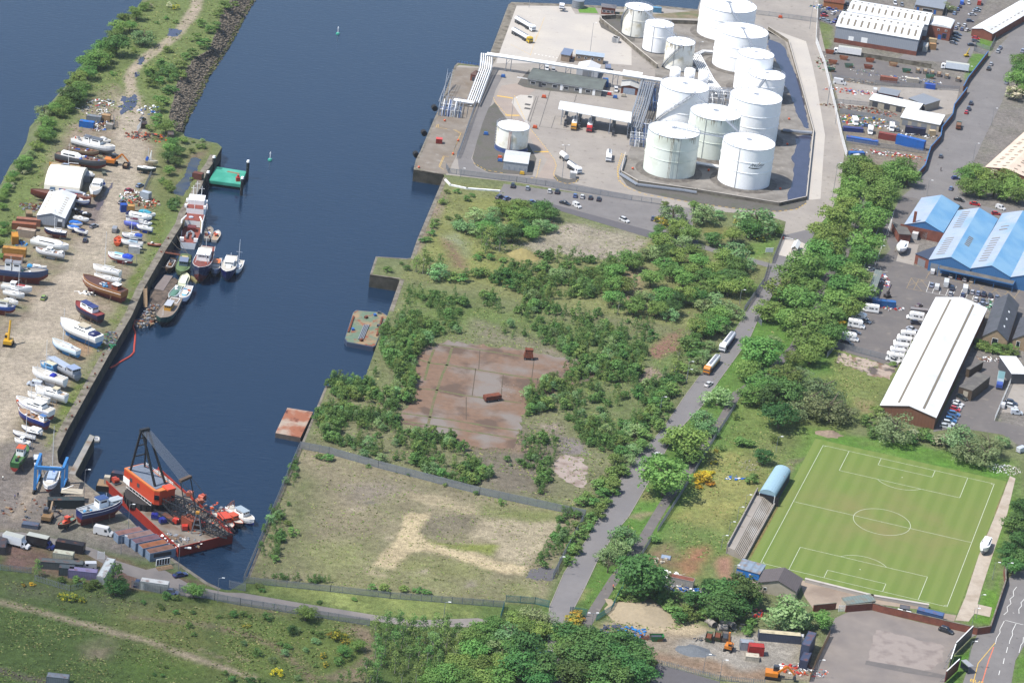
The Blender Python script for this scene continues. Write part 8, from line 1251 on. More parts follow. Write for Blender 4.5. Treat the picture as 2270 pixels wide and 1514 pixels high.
for k,x,y,a_,s3,mm,lab in(('I',850,1215,-33,(13,5.5,.9),(60,60,66),'black-topped red hatch cover on the crane barge'),('I',1130,1330,-30,(5,3,3.2),(164,88,64),'rust-brown container on the crane barge')):cont(k,x,y,a_,mm,lab,s3[0],s3[2],zb+.06,'container' if s3[2]>2 else 'hatch cover',None,None,'shipping_container' if s3[2]>2 else 'hatch_cover',s3[1])
for i,(k,x,y,cc,lab)in enumerate((('I',705,1290,(40,54,150),'blue winch left of the black hatch on the barge'),('I',800,1340,(40,54,150),'second blue winch nearer the barge edge'),('I',960,1340,(210,60,44),'red winch in the middle of the barge deck'),('I',1060,1420,(210,60,44),'red winch below the rust-brown container'),('I',1260,1380,(200,60,44),'red winch behind the steel derrick'),('I',1110,1010,(190,110,84),'rusty orange machinery under the jib'),('I',1230,1110,(196,120,90),'pinkish engine block under the jib'),('I',1270,1060,(200,90,60),'orange winch on the far rail of the barge'),('I',840,1125,(222,70,50),'red bollard drum behind the black hatch'),('H',1440,850,(196,80,56),'orange windlass on the small float behind the trawler'))):
 p=G(k,x,y,zb);p.z=zb+.06;t=thg('deck_winch',lab,'winch',p,i*.6,'machinery on the crane barge');q=MB();q.box((0,0,0),(2.6,2.0,.4));q.bd('bed',DG1,t);q=MB();q.tube((0,-.9,1.0),(0,.9,1.0),.75,14);q.bd('drum',pnt(cc),t);q=MB();q.box((-1.0,0,.4),(.9,1.5,1.3));q.bd('motor',pnt(cc),t)
t=thg('derrick','pale steel lattice derrick standing on the near edge of the barge','derrick',G('I',1205,1480,zb));t.location.z=zb;q=MB()
for s in(-1,1):q.bar((s*1.6,0,0),(s*.3,0,7),.25,.25);q.bar((s*1.6,2.5,0),(s*.3,.4,7),.2,.2)
for z in(1.5,3.2,4.9):w_=1.6-1.3*z/7;q.bar((-w_,0,z),(w_,0,z),.14,.14)
q.bd('legs',ST1,t);q=MB();q.box((0,0,7),(1.1,.8,.7));q.bd('head',pnt((222,160,60)),t)
junk('deck_clutter','I',1300,1190,8,12,160,(pnt(GY),RUST,ST1,ORNG,WOOD),'ropes, fenders and machine parts strewn on the barge under the jib','deck clutter',3,1.2,zb);junk('deck_clutter','J',1560,180,9,5,90,(ST1,WOOD,WHT,DG1),'pipes and loose gear along the near edge of the barge','deck clutter',4,.6,zb)
t=thg('work_float','small black-hulled work float with a white cabin behind the trawler','float',G('H',1390,850,-3));t.location.z=WZ;q=MB();q.box((0,0,-.5),(9,5,2.4));q.bd('hull',BLK,t);q=MB();q.box((0,0,1.9),(8.6,4.6,.1));q.bd('deck',WOOD,t);q=MB();q.box((-1.5,0,2),(1.8,1.8,2.4));q.bd('cabin',PALEW,t)
cont('H',1485,760,-10,(62,66,88),'dark container on the float behind the crane house',5,2.8,-3)
zg=-2.6;t=thg('jack_up_platform','bright green sheeted platform held between four black piles','platform',G('E',1340,720,zg));t.location.z=WZ;GS=mat('green_sheeting',(70,178,150),rough=.6,var=.08,sc=.3,rgb2=(96,196,170),sc2=.2);P=[G('E',1180,592,zg),G('E',1625,660,zg),G('E',1530,850,zg),G('E',1075,790,zg)]
q=MB();q.psm(P,WZ+1.6,zg);q.bd('top_sheet',GS,t,1);q=MB();P2_=[p.lerp((P[0]+P[2])/2,-.02)for p in P];q.strip([P2_[3],P2_[2]],.12,WZ+1.2,zg-.1);q.bd('front_sheet',GS,t,1);q=MB();q.psm([p.lerp((P[0]+P[2])/2,.05)for p in P],WZ-.5,WZ+1.6);q.bd('hull',BLK,t,1)
for i,(x,y)in enumerate(((1150,440),(1065,660),(1648,505),(1565,745))):
 p=G('E',x,y,2.6);q=MB();q.cyl((p.x,p.y,WZ-1),.6,8.0,16);o=q.bd('pile',mat('black_pile',(40,42,46),rough=.6,bands=(2,1.2,.0),rgb2=(120,124,128),sc2=1.2,th=.66),t,1);q=MB();q.cyl((p.x,p.y,2),.7,.8,16,.5);ob=q.bd('pile_cap',WHT,None);ob.parent=o
 for vv in ob.data.vertices:vv.co-=t.location
q=MB();p=G('E',1495,800,zg);q.box((p.x,p.y,zg),(1.6,1.6,1.6),.3);q.cyl((p.x,p.y+.4,zg+1.6),.5,.8);q.bd('red_pump',REDP,t,1);q=MB();q.box((*G('E',1430,680,zg).to_tuple()[:2],zg),(5,1.2,.12),-.2);q.bd('hatch_frame',WOOD,t,1)
for k,x,y,lab in(('_',749,76,'far green navigation buoy near the top of the dock'),('E',1965,497,'green navigation buoy beside the green platform')):p=G(k,x,y,WZ);t=thg('navigation_buoy',lab,'buoy',(p.x,p.y,WZ-.1),0,'green channel buoys');q=MB();q.cyl((0,0,0),.95,.7,18,.8);q.bd('float',GRN if 0 else pnt((72,190,160)),t);q=MB();q.tube((0,0,.7),(0,0,3.6),.16,8);q.tube((0,0,2.6),(0,0,3.4),.26,8);q.bd('pillar',WHT,t)
t=thg('deck_barge','green-decked rusty barge with blue sides and grey pipes along it','barge',G('Y',780,480,-3));t.location.z=WZ;zz=-3.3;P=[G('Y',*q_,zz)for q_ in((715,330),(940,350),(985,380),(880,630),(860,640),(640,600),(620,570),(690,350))]
q=MB();q.psm(P,WZ-.5,zz-.02);q.bd('hull',pnt((72,84,108)),t,1);q=MB();q.psm([p.lerp(G('Y',790,480,zz),.03)for p in P],zz-.02,zz+.05);q.bd('deck',mat('barge_green',(120,142,118),sc=.8,var=.15,rgb2=(176,150,116),sc2=.25,th=.56,rgb3=(160,88,60),sc3=.4,th3=.62),t,1)
for i,x in enumerate((785,798,811,824)):q=MB();a_,b_=G('Y',x,460,zz),G('Y',x-50,580,zz);q.tube(a_+V3((0,0,.3)),b_+V3((0,0,.3)),.2,8);q.bd('pipe',ST1,t,1)
for a_,b_ in(((695,390),(650,520)),((935,400),(890,550))):q=MB();q.bar(G('Y',*a_,zz)+V3((0,0,.3)),G('Y',*b_,zz)+V3((0,0,.3)),.6,.5);q.bd('rubbing_beam',RUST,t,1)
for i,(x,y)in enumerate(((910,360),(760,590),(875,380),(905,470),(800,400),(690,500))):q=MB();q.box((*G('Y',x,y,zz).to_tuple()[:2],zz),(1.2,.9,.8),i);q.bd('deck_gear',(DG1,RUST,BLUE)[i%3],t,1)
t=thg('rust_pontoon','flat rust-stained timber pontoon at the lower quay','pontoon',G('Y',180,1280,-3));t.location.z=WZ;P=[G('Y',*q_,zz)for q_ in((140,1150),(355,1185),(250,1400),(40,1360))];q=MB();q.psm(P,WZ-.5,zz-.02);q.bd('hull',mat('pontoon_side',(110,100,92),sc=.8,var=.3),t,1);q=MB();q.psm(P,zz-.02,zz+.06);q.bd('deck',mat('pontoon_deck',(196,178,160),sc=.9,var=.12,rgb2=(176,112,82),sc2=.16,th=.48,soft=.08,rgb3=(112,62,48),sc3=.3,th3=.66),t,1)
zr2=-3.8;t=thg('wreck_raft','broken timber raft heaped with debris below the quay wall','raft',G('F',400,1150,zr2));t.location.z=WZ;P=[G('F',*q_,zr2)for q_ in((350,950),(700,760),(760,800),(560,1110),(460,1260),(380,1400),(250,1360),(330,1150))];q=MB();q.psm(P,WZ-.3,zr2);q.bd('deck',mat('rotten_timber',(122,106,92),sc=.8,var=.3,rgb2=(84,72,62),sc2=.5),t,1)
junk('raft_debris','F',400,1150,3.6,9,130,(WOOD,PALEW,ST1,RUST,DG1),'heap of broken timber and fittings on the raft','debris',5,1.0,zr2);junk('raft_debris','F',250,1290,3,4,60,(WOOD,ORNG,ST1,DG1),'orange and grey junk at the near tip of the raft','debris',6,.9,zr2)
t=thg('pontoon','grey planked pontoon lying between the quay and the cream cruiser','pontoon',G('F',560,830,-3.6));t.location.z=WZ;q=MB();q.psm([G('F',*q_,-3.6)for q_ in((560,720),(680,735),(540,950),(400,920))],WZ-.2,-3.6);q.bd('deck',mat('grey_planks',(150,138,134),sc=.8,var=.12,bands=(1,.4,.3)),t,1)
t=thg('pontoon','thin yellowish plank pontoon right of the cream cruiser','pontoon',G('F',980,760,-4.2));t.location.z=WZ;q=MB();q.psm([G('F',*q_,-4.2)for q_ in((880,700),(950,730),(1075,800),(1020,825))],WZ-.1,-4.2);q.bd('deck',mat('olive_planks',(150,142,96),var=.1),t,1)
for lab,a_,b_,w_,mm in(('rusty red footbridge from the quay to the moored boats',('F',500,385,.1),('F',790,430,-1.5),1.6,RUST),('long grey gangway dropping from the quay to the raft',('F',275,920,.1),('F',280,1195,-3.6),1.2,WOOD)):
 a2,b2=G(*a_),G(*b_);t=thg('gangway',lab,'gangway',(a2 .x,a2 .y,a2 .z));q=MB();q.bar(a2,b2,w_,.2);q.bd('deck',mm,t,1);q=MB();u=(b2-a2).cross(V3((0,0,1))).normalized()*w_/2;[q.bar(a2+u*s+V3((0,0,.9)),b2+u*s+V3((0,0,.9)),.08,.08)for s in(-1,1)];[q.bar(a2 .lerp(b2,i/8)+u*s,a2 .lerp(b2,i/8)+u*s+V3((0,0,.9)),.06,.06)for s in(-1,1)for i in range(9)];q.bd('handrails',mm,t,1)
q=MB();pts=[G('D',x,y,WZ+.1)for x,y in((1850,125),(1780,118),(1690,115),(1665,150),(1655,200),(1680,260),(1680,340),(1670,430),(1665,510),(1620,560),(1550,600),(1480,640),(1440,670),(1370,705))];q.path(pts,.32,8);sgl('floating_boom',q,mat('boom_orange',(216,84,66),rough=.7,var=.1),'long orange-red floating boom trailing along the quay wall','floating boom')
for i,(a_,b_)in enumerate((((690,40),(900,420)),((650,220),(860,380)),((440,530),(620,620)))):q=MB();p,s=G('F',*a_,.3),G('F',*b_,-2.5);q.path([p,p.lerp(s,.5)+V3((0,0,-.9)),s],.07,5);sgl('mooring_rope',q,mat('rope',(140,130,116)),['upper mooring rope from the quay to the netted boat','lower mooring rope sagging to the netted boat','mooring rope to the brown hulk'][i],'rope')
for i,(x,y)in enumerate(((780,300),(1440,295),(1380,375),(1285,550),(1265,625),(1180,790),(1085,960),(990,1135),(895,1315),(820,1480))):
 p=G('D',x,y)if i else G('F',610,200);t=thg('mooring_bollard','squat iron bollard along the left quay coping','bollard',(p.x,p.y,.05),0,'iron bollards on the left quay');q=MB();q.cyl((0,0,0),.22,.5,10,.18);q.cyl((0,0,.5),.34,.15,10);q.bd('post',RUST,t)
#  YARD BUILDINGS, INDUSTRY, FOOTBALL GROUND
BRW=mat('brown_cladding',(150,104,80),rough=.7,var=.06,bands=(0,1.2,.2));GCL=mat('grey_cladding',(186,192,202),rough=.6,var=.04,bands=(0,.9,.12));WRF=mat('white_roof',(238,240,242),rough=.55,var=.03,sc=.3,rgb2=(216,216,214),sc2=.12,th=.6,bands=(1,1.0,.08),k=.66)
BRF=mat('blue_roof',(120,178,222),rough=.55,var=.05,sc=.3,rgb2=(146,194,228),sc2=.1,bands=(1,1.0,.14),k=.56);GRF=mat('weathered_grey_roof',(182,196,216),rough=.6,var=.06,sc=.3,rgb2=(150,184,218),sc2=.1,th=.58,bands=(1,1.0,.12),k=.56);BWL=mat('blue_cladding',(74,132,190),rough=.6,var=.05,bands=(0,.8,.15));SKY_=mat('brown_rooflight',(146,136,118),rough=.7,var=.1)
CRF=mat('cream_roof',(240,216,194),rough=.7,var=.05,sc=.3,rgb2=(224,200,180),sc2=.15,k=.62,bands=(1,1.5,.1));SHT=WHT;FLAT=mat('flat_felt',(112,108,104),sc=1,var=.15,rgb2=(132,128,120),sc2=.3,rough=.9)
B_=bldg
B_('warehouse','front half of the big grey warehouse with rows of tan rooflights','warehouse','P',(215,290),(1115,440),(1212,282),8,'gable',1.6,0,GCL,WRF,.3,[(.03+i*.082,.12,.055+i*.082,.42)for i in range(12)]+[(.03+i*.082,.62,.055+i*.082,.78)for i in range(12)],SKY_,[('door',0,.36,2.2,3,2.5,WHT),('door',0,.2,2.2,2.5,2,WHT),('door',1,.5,0,5,5,DG1)],dado=(2.2,BR1))
B_('warehouse','rear half of the big grey warehouse behind the first ridge','warehouse','P',(345,128),(1218,275),(1300,155),8,'gable',1.6,0,GCL,WRF,.3,[(.03+i*.082,.12,.055+i*.082,.42)for i in range(12)]+[(.03+i*.082,.62,.055+i*.082,.78)for i in range(12)],SKY_,dado=(2.2,BR1))
B_('office_block','red brick office block with a curved white roof beside the grey warehouse','office','P',(1232,275),(1470,318),(1528,232),6.4,'barrel',1,1,BR1,WRF,.3,wins=[('door',0,.55,0,1.6,2.4,BLUE),('window',0,.75,1,2,2.4,BLUE),('window',0,.45,4.4,1,.9,WHT),('window',0,.8,4.4,1,.9,WHT)])
B_('trade_unit','tan brick trade unit with a grey roof and blue doors at the top edge','shop','P',(1085,55),(1385,105),(1420,20),3.4,'mono',.6,0,MC['tan_brick'],GREY,.4,wins=[('door',0,.1,0,1.2,2.4,BLUE),('door',0,.72,0,1.2,2.4,BLUE),('window',0,.45,.9,5,1.4,WHT)])
B_('trade_unit','orange-fronted unit at the top left of the car breakers yard','shop','P',(82,18),(300,48),(318,-20),3.2,'flat',0,0,mat('orange_front',(204,130,80)),RUST,.2)
B_('long_unit','long white-roofed brick unit beside the estate road','workshop','P',(1702,315),(1925,372),(2130,-10),3.8,'gable',1.3,1,BR1,WRF,.3,[(.76,i*.08+.05,.8,i*.08+.09)for i in range(11)],SKY_)
B_('factory','huge cream-roofed factory at the right edge','factory','Q',(1850,842),(2300,955),(2620,230),5,'gable',1.6,1,BR1,CRF,.3,[(u,v+(i%3)*.008,u+.09,v+.012+(i%3)*.008)for u in(.12,.34,.62,.82)for i,v in enumerate([j*.042+.03 for j in range(22)])],SKY_)
def blues(nm,A,B,C,rl,**kw):
 t=B_('blue_shed',nm,'warehouse','R',A,B,C,4.5,'gable',3,1,BWL,BRF,.2,rl,SKY_,**kw)
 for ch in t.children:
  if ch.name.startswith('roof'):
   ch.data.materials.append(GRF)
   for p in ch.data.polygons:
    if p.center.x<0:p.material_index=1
 return t
blues('first blue gabled shed from the left, with a brick end and chimney',(965,482),(1385,572),(1516,272),[],wins=[('gable_brick',0,.5,0,19,4.4,BR1),('roller_door',0,.5,0,3.4,3.2,WHT)],chimney=(.22,.02,10.5))
blues('second blue gabled shed, with brown strip rooflights on its grey slope',(1232,868),(1682,965),(1922,412),[(.1,.08+i*.045,.3,.095+i*.045)for i in range(8)]+[(.12,.62+i*.045,.32,.635+i*.045)for i in range(8)]+[(.62,.3+i*.03,.74,.318+i*.03)for i in range(6)],wins=[('roller_door',0,.18,0,4,3.4,GREY)])
blues('third blue gabled shed, with two small roof vents',(1685,962),(2122,1058),(2352,432),[(.1,.1+i*.045,.3,.115+i*.045)for i in range(10)]+[(.16,.66,.36,.68),(.16,.72,.36,.735)])
blues('fourth blue gabled shed cut by the right edge of the photo',(2126,1058),(2560,1150),(2790,530),[])
B_('annexe','dark slate lean-to with a brick gable in front of the blue sheds','workshop','R',(1085,805),(1232,868),(1388,575),4,'mono',1,1,BR1,mat('dark_slate_roof',(74,84,106),rough=.6),.2,wins=[('roller_door',0,.5,0,3.6,3,GREY)])
B_('brick_store','small brick store with a patched grey roof under the chimney','store','R',(905,590),(1032,598),(1088,478),3.4,'flat',0,0,BR1,FLAT,.2)
t=thg('car_canopy','long flat canopy with blue edges over parked cars','canopy',G('R',1760,1040));P=[G('R',*q_,3.2)for q_ in((1350,905),(2182,1078),(2150,1142),(1332,968))];q=MB();q.psm(P,3.0,3.25);q.bd('canopy_roof',FLAT,t,1);q=MB();[q.bar(P[i],P[(i+1)%4],.2,.5)for i in range(4)];q.bd('fascia',BWL,t,1)
for i in range(5):q=MB();p=P[3].lerp(P[2],i/4);q.box((p.x,p.y+.3,0),(.2,.2,3));q.bd('post',BWL,t,1)
B_('green_shed','grey-green corrugated shed against the trees','shed','R',(575,1200),(640,1212),(722,1008),3.2,'mono',.5,1,mat('green_wall',(60,90,80)),mat('grey_green_roof',(136,148,144),bands=(0,.8,.3),rgb2=(176,172,150),sc2=.3,th=.62),.3)
B_('long_warehouse','very long white-roofed warehouse with two brown rooflight strips','warehouse','S',(705,1322),(1302,1455),(1860,265),4.7,'gable',2.1,1,BRW,WRF,.35,[(.27,.02,.315,.98),(.73,.02,.775,.98)],SKY_)
B_('school_building','stone building with a steep slate roof and an arched window','school','S',(1822,565),(2088,618),(2222,225),3.8,'gable',3.4,1,STONE,SLATE,.25,[(.7,.2+i*.2,.76,.24+i*.2)for i in range(3)],WHT,[('window',0,.5,1.2,2.2,2.6,WHT)])
B_('school_building','second stone and slate wing at the right edge','school','S',(2150,600),(2390,650),(2480,420),3.8,'gable',2.6,1,STONE,SLATE,.25,wins=[('window',0,.25,1,1.4,2.4,WHT)])
B_('brown_hut','flat-roofed brown timber hut behind the long warehouse','hut','S',(1560,1122),(1704,1168),(1788,975),4,'flat',0,0,mat('brown_timber',(104,88,72),bands=(0,.6,.2)),FLAT,.1,wins=[('panel',0,.55,1.2,1.8,2,PALEW)])
B_('brown_hut','narrow brown hut tucked beside the long warehouse wall','hut','S',(1640,925),(1676,938),(1726,815),3,'flat',0,0,MC['brown_timber'],FLAT,.1)
B_('open_shed','striped white-roofed open shed at the right edge','shed','e',(945,865),(1060,868),(1060,755),4,'mono',.5,0,DG1,WRF,.2)
for a_ in((1062,152,92,(582,105),(1112,218),(1138,160),3,'long low cream shed with a white roof in the brick yard'),(0,0,0,(925,300),(1345,382),(1378,285),3.4,'white-roofed garage block with cream piers and grey shutters'),(0,0,0,(1012,92),(1192,162),(1232,78),3.4,'grey open-fronted loading shed next to the red shed'),(0,0,0,(680,28),(882,68),(898,20),2.8,'red-fronted shed with a black and white roof')):
 lab=a_[-1];B_('yard_shed',lab,'shed','Q',a_[3],a_[4],a_[5],a_[6],'mono',.5,0,REDP if 'red-f' in lab else PALEW,GREY if 'grey open' in lab or 'red-f' in lab else WRF,.3,wins=wns(4,0,.1,2.6,2.4,GREY if 'garage' in lab else DG1,.12,.86,'shutter'))
B_('tunnel_shed','cream fabric tunnel shed with a rounded roof','shed','B',(545,1338),(985,1385),(1040,1145),1,'barrel',5,0,PALEW,mat('cream_fabric',(240,236,222),rough=.7,var=.03,k=.62),0,wins=[('door',1,.5,0,4,3.6,DG1)])
B_('white_shed','pale steel boat shed with a low pitched roof and rooflights','shed','C',(462,212),(805,250),(948,-40),4.2,'gable',1.5,1,GCL,WRF,.2,[(.1+.13*0,.15+i*.13,.2,.2+i*.13)for i in range(6)]+[(.72,.1+i*.09,.84,.135+i*.09)for i in range(8)],PALEW,[('door',0,.82,0,1.8,2.6,DG1),('panel',0,.84,2.7,1.6,1,WHT)],dado=(.8,CONC))
for k,x,y,a,c_,L_,H_,lab in(('B',1080,535,-8,(40,124,214),6,2.6,'bright blue open container in the scrap heap'),('B',1170,465,-8,(140,150,158),6,2.4,'grey container behind the bright blue one'),('B',1320,455,-8,(196,160,116),3.6,2.6,'tan hut with a solar panel'),('B',1365,560,-10,(176,172,164),3,2,'grey box by the mesh gate'),('B',1070,1190,-70,(190,192,196),5.5,3,'pale grey container against the mouth of the tunnel shed'),('B',1295,1150,0,(110,120,110),1.4,1.2,'small grey-green tank in the roadway'),('C',360,205,-80,(164,142,108),4,2.6,'sandy brown hut left of the pale steel shed'),('C',355,290,-5,(176,120,96),9,2.6,'rusty container with a streaked white roof, furthest of the row'),('C',300,345,-5,(170,104,72),9,2.6,'rust-red container in the middle of the row'),('C',325,430,-8,(196,176,156),7,3,'rust-stained cream container above the blue tarpaulins'),('C',185,495,-80,(222,154,50),5,3.2,'yellow-orange container standing end-on'),('C',180,660,-6,(216,158,74),8.5,3,'yellow and white patched container'),('C',165,745,-6,(176,116,74),7,2.4,'rust-orange container above the blue trawler'),('C',1538,115,0,(36,90,190),2.6,3,'tall blue cabinet with a white notice'),('C',1625,125,-4,(214,166,96),3,2.6,'orange-tan cabinet beside the blue one'),('B',1810,1420,-15,(196,208,220),4,3,'pale tilted box in the scrap near the quay grass'),('C',1670,630,-5,(234,234,232),4.2,2.6,'small white box caravan behind the road-side yachts'),('A',1510,1200,-80,(104,98,96),5,2.4,'dark shed roof among the scrap by the trees'),('E',915,725,-12,(120,70,56),4,2.6,'rust-brown hut with an orange lifebuoy on the quay'),('B',1790,545,-88,(60,56,56),4,2.2,'black box beside the gate')):cont(k,x,y,a,c_,lab,L_,H_,group='sheds and containers of the boat yard')
for k,x,y,a,ty,c_,lab in(('B',1608,1352,12,'hatch',CR,'dark red car on the boatyard road'),('B',1738,1292,25,'hatch',(120,150,186),'pale blue car near the mesh fence'),('C',1515,42,30,'hatch',(70,76,96),'slate-blue car above the tall blue cabinet'),('C',1168,338,20,'hatch',(140,144,152),'grey car in the middle of the boatyard road'),('C',1058,512,75,'hatch',(44,46,66),'black car parked beside the pale timber beam'),('C',545,1225,55,'hatch',(150,180,84),'lime green convertible-looking car on the boatyard road'),('B',1770,470,30,'hatch',(46,46,50),'black car near the rock revetment trees'),('D',430,900,170,'van',(214,224,240),'pale blue van behind the white motor cruiser'),('H',450,575,-80,'van',CW,'white van beside the blue hoist'),('J',930,160,-12,'bigvan',CW,'white van on the dock apron below the trawler'),('J',1238,612,60,'suv',(46,62,96),'dark blue off-roader behind the bushes'),('J',1618,535,12,'saloon',(34,52,116),'navy estate car beside the site cabins'),('J',1545,690,-10,'hatch',(120,136,190),'pale blue car behind the shrubs'),('J',788,462,180,'van',CW,'white van facing left in the lower yard'),('C',1428,385,70,'van',(160,162,166),'grey van with a yellow tail on the road edge')):car(k,x,y,a,ty,c_,lab)
for i,(x,y,c_)in enumerate(((1155,185,(150,108,100)),(1250,215,(150,120,112)),(1310,255,(128,96,104)),(1375,300,(166,104,66)),(1440,345,(146,104,84)))):cont('J',x,y,12,(150,170,196),['first','second','third','fourth','fifth'][i]+' blue-grey site cabin from the left with a ribbed rusty roof',8.6,2.8,0,'site cabin',c_,'row of blue-grey site cabins','site_cabin',3)
p=G('J',1460,410,1.2);t=thg('cabin_porch','white glazed doors, dark signboard and timber steps on the end cabin','porch',(p.x+.3,p.y-1.4,0),HD('J',1460,410,10));q=MB();q.box((0,0,.4),(4.4,.2,2.2));o=q.bd('door_frame',WHT,t)
for i in range(5):q=MB();q.box((-1.7+i*.85,-.12,.6),(.6,.06,1.8));q.bd('glass',GLS,o)
q=MB();q.box((0,.6,3.0),(5.6,.16,1.2));q.bd('signboard',mat('dark_sign',(52,50,60)),t);q=MB();[q.box((0,-1-.5*i,0),(4.8,.9,.4-.12*i))for i in range(3)];q.bd('steps',WOOD,t)
for i,(x,y,a,cc,bc_,L_,H_,lab)in enumerate(((150,238,-14,(238,238,238),(232,234,236),8.2,3.5,'white box van with a cream roof in the lower yard'),(368,245,-12,(40,56,130),(44,42,46),8.6,3.5,'black and navy box van beside the white one'),(1480,95,0,CW,CW,0,0,''))):
 if L_:blr('J',x,y,a,cc,bc_,lab,L_,H_,'box vans in the lower yard',bonnet=1)
for k,x,y,a,c_,L_,H_,lab in(('J',632,285,-10,(46,44,50),8.5,2.9,'black container with a faded round emblem beside the lane'),('J',570,370,-8,(226,226,200),6,2.4,'cream-topped box behind the blue and green hut'),('J',745,530,-6,(156,146,186),8.4,2.6,'lilac-grey container behind the fence'),('J',950,510,60,(226,232,230),12,2.6,'long white trailer end-on to the lane'),('J',1388,635,-8,(232,232,228),8.2,2.8,'white refrigerated container behind the fence'),('J',545,450,-4,(110,116,116),13,2.4,'long dark-roofed hut with blue and green panels'),('J',600,500,-4,(90,100,104),4.5,2.6,'small slate-roofed hut in front of the long hut'),('J',20,280,80,(90,86,92),7,2.6,'dark trailer at the left edge'),('J',275,95,-8,(96,108,130),5,1.2,'flat blue-grey cage of rubble on the apron'),('H',820,1090,0,(60,72,74),11,3,'dark open-topped skip boat filled with scrap'),('J',520,1475,-6,(150,158,166),6,2.2,'grey flat roofed box at the bottom edge')):cont(k,x,y,a,c_,lab,L_,H_,group='containers of the lower yard')
t=thg('scrap_lid','pale tilted deck plate on the skip boat','deck plate',G('H',890,1060));t.location.z=3.1;q=MB();q.box((0,0,0),(6.5,3.4,.15),.1);q.bd('plate',PALEW,t);q=MB();q.tube((-3,0,.2),(.5,-1,2.6),.12,6);q.bd('pole',WHT,t)
def digger(k,x,y,a,cc,lab,sc=1.,crane_=False):
 p,rz=at(k,x,y,a);t=thg('crane_truck' if crane_ else 'excavator',lab,'mobile crane' if crane_ else 'excavator',p,rz);t.scale=(sc,)*3;pm=pnt(cc);
 for s in(-1,1):q=MB();q.box((0,s*.95,0),(3.4,.5,.75),0,.9,1);q.bd('track',BLK,t)
 q=MB();q.box((-.3,0,.8),(2.8,2.2,.9));q.bd('body',pm,t);q=MB();q.box((.6,.55,1.6),(1.3,1,1.3),0,.9,.9);o=q.bd('cab',DG1 if not crane_ else pm,t);q=MB();q.box((.62,.55,2.0),(1.34,1.04,.6));q.bd('window',GLS,o)
 if crane_:q=MB();q.tube((-.5,0,1.6),(1.4,0,6.5),.34,8,.26);q.bd('boom',pm,t)
 else:q=MB();q.bar((.8,-.3,1.4),(2.9,-.3,3.5),.35,.45);q.bd('boom',pm,t);q=MB();q.bar((2.9,-.3,3.5),(4.7,-.3,1.6),.28,.35);q.bd('dipper',pm,t);q=MB();q.box((4.8,-.3,.6),(.8,.9,.9),0,.6,1);q.bd('bucket',DG1,t)
 return t
digger('B',1380,1040,-8,(232,140,50),'orange excavator reaching over the boatyard road',1.5);digger('D',105,420,60,(226,176,40),'yellow mobile crane parked at the left edge',1.3,1);digger('U',1870,1465,-8,(232,140,44),'orange excavator at the bottom of the spoil yard',1.3)
digger('H',590,1310,60,(150,120,84),'old brown excavator beside the pilot boat',1.3);digger('U',1475,1215,-120,(230,140,50),'orange dumper between the skips',1.,1);digger('R',775,1280,10,(70,66,66),'dark forklift behind the blue container',.8,1);digger('P',1640,625,0,(226,190,50),'yellow forklift by the works gate',.7,1)
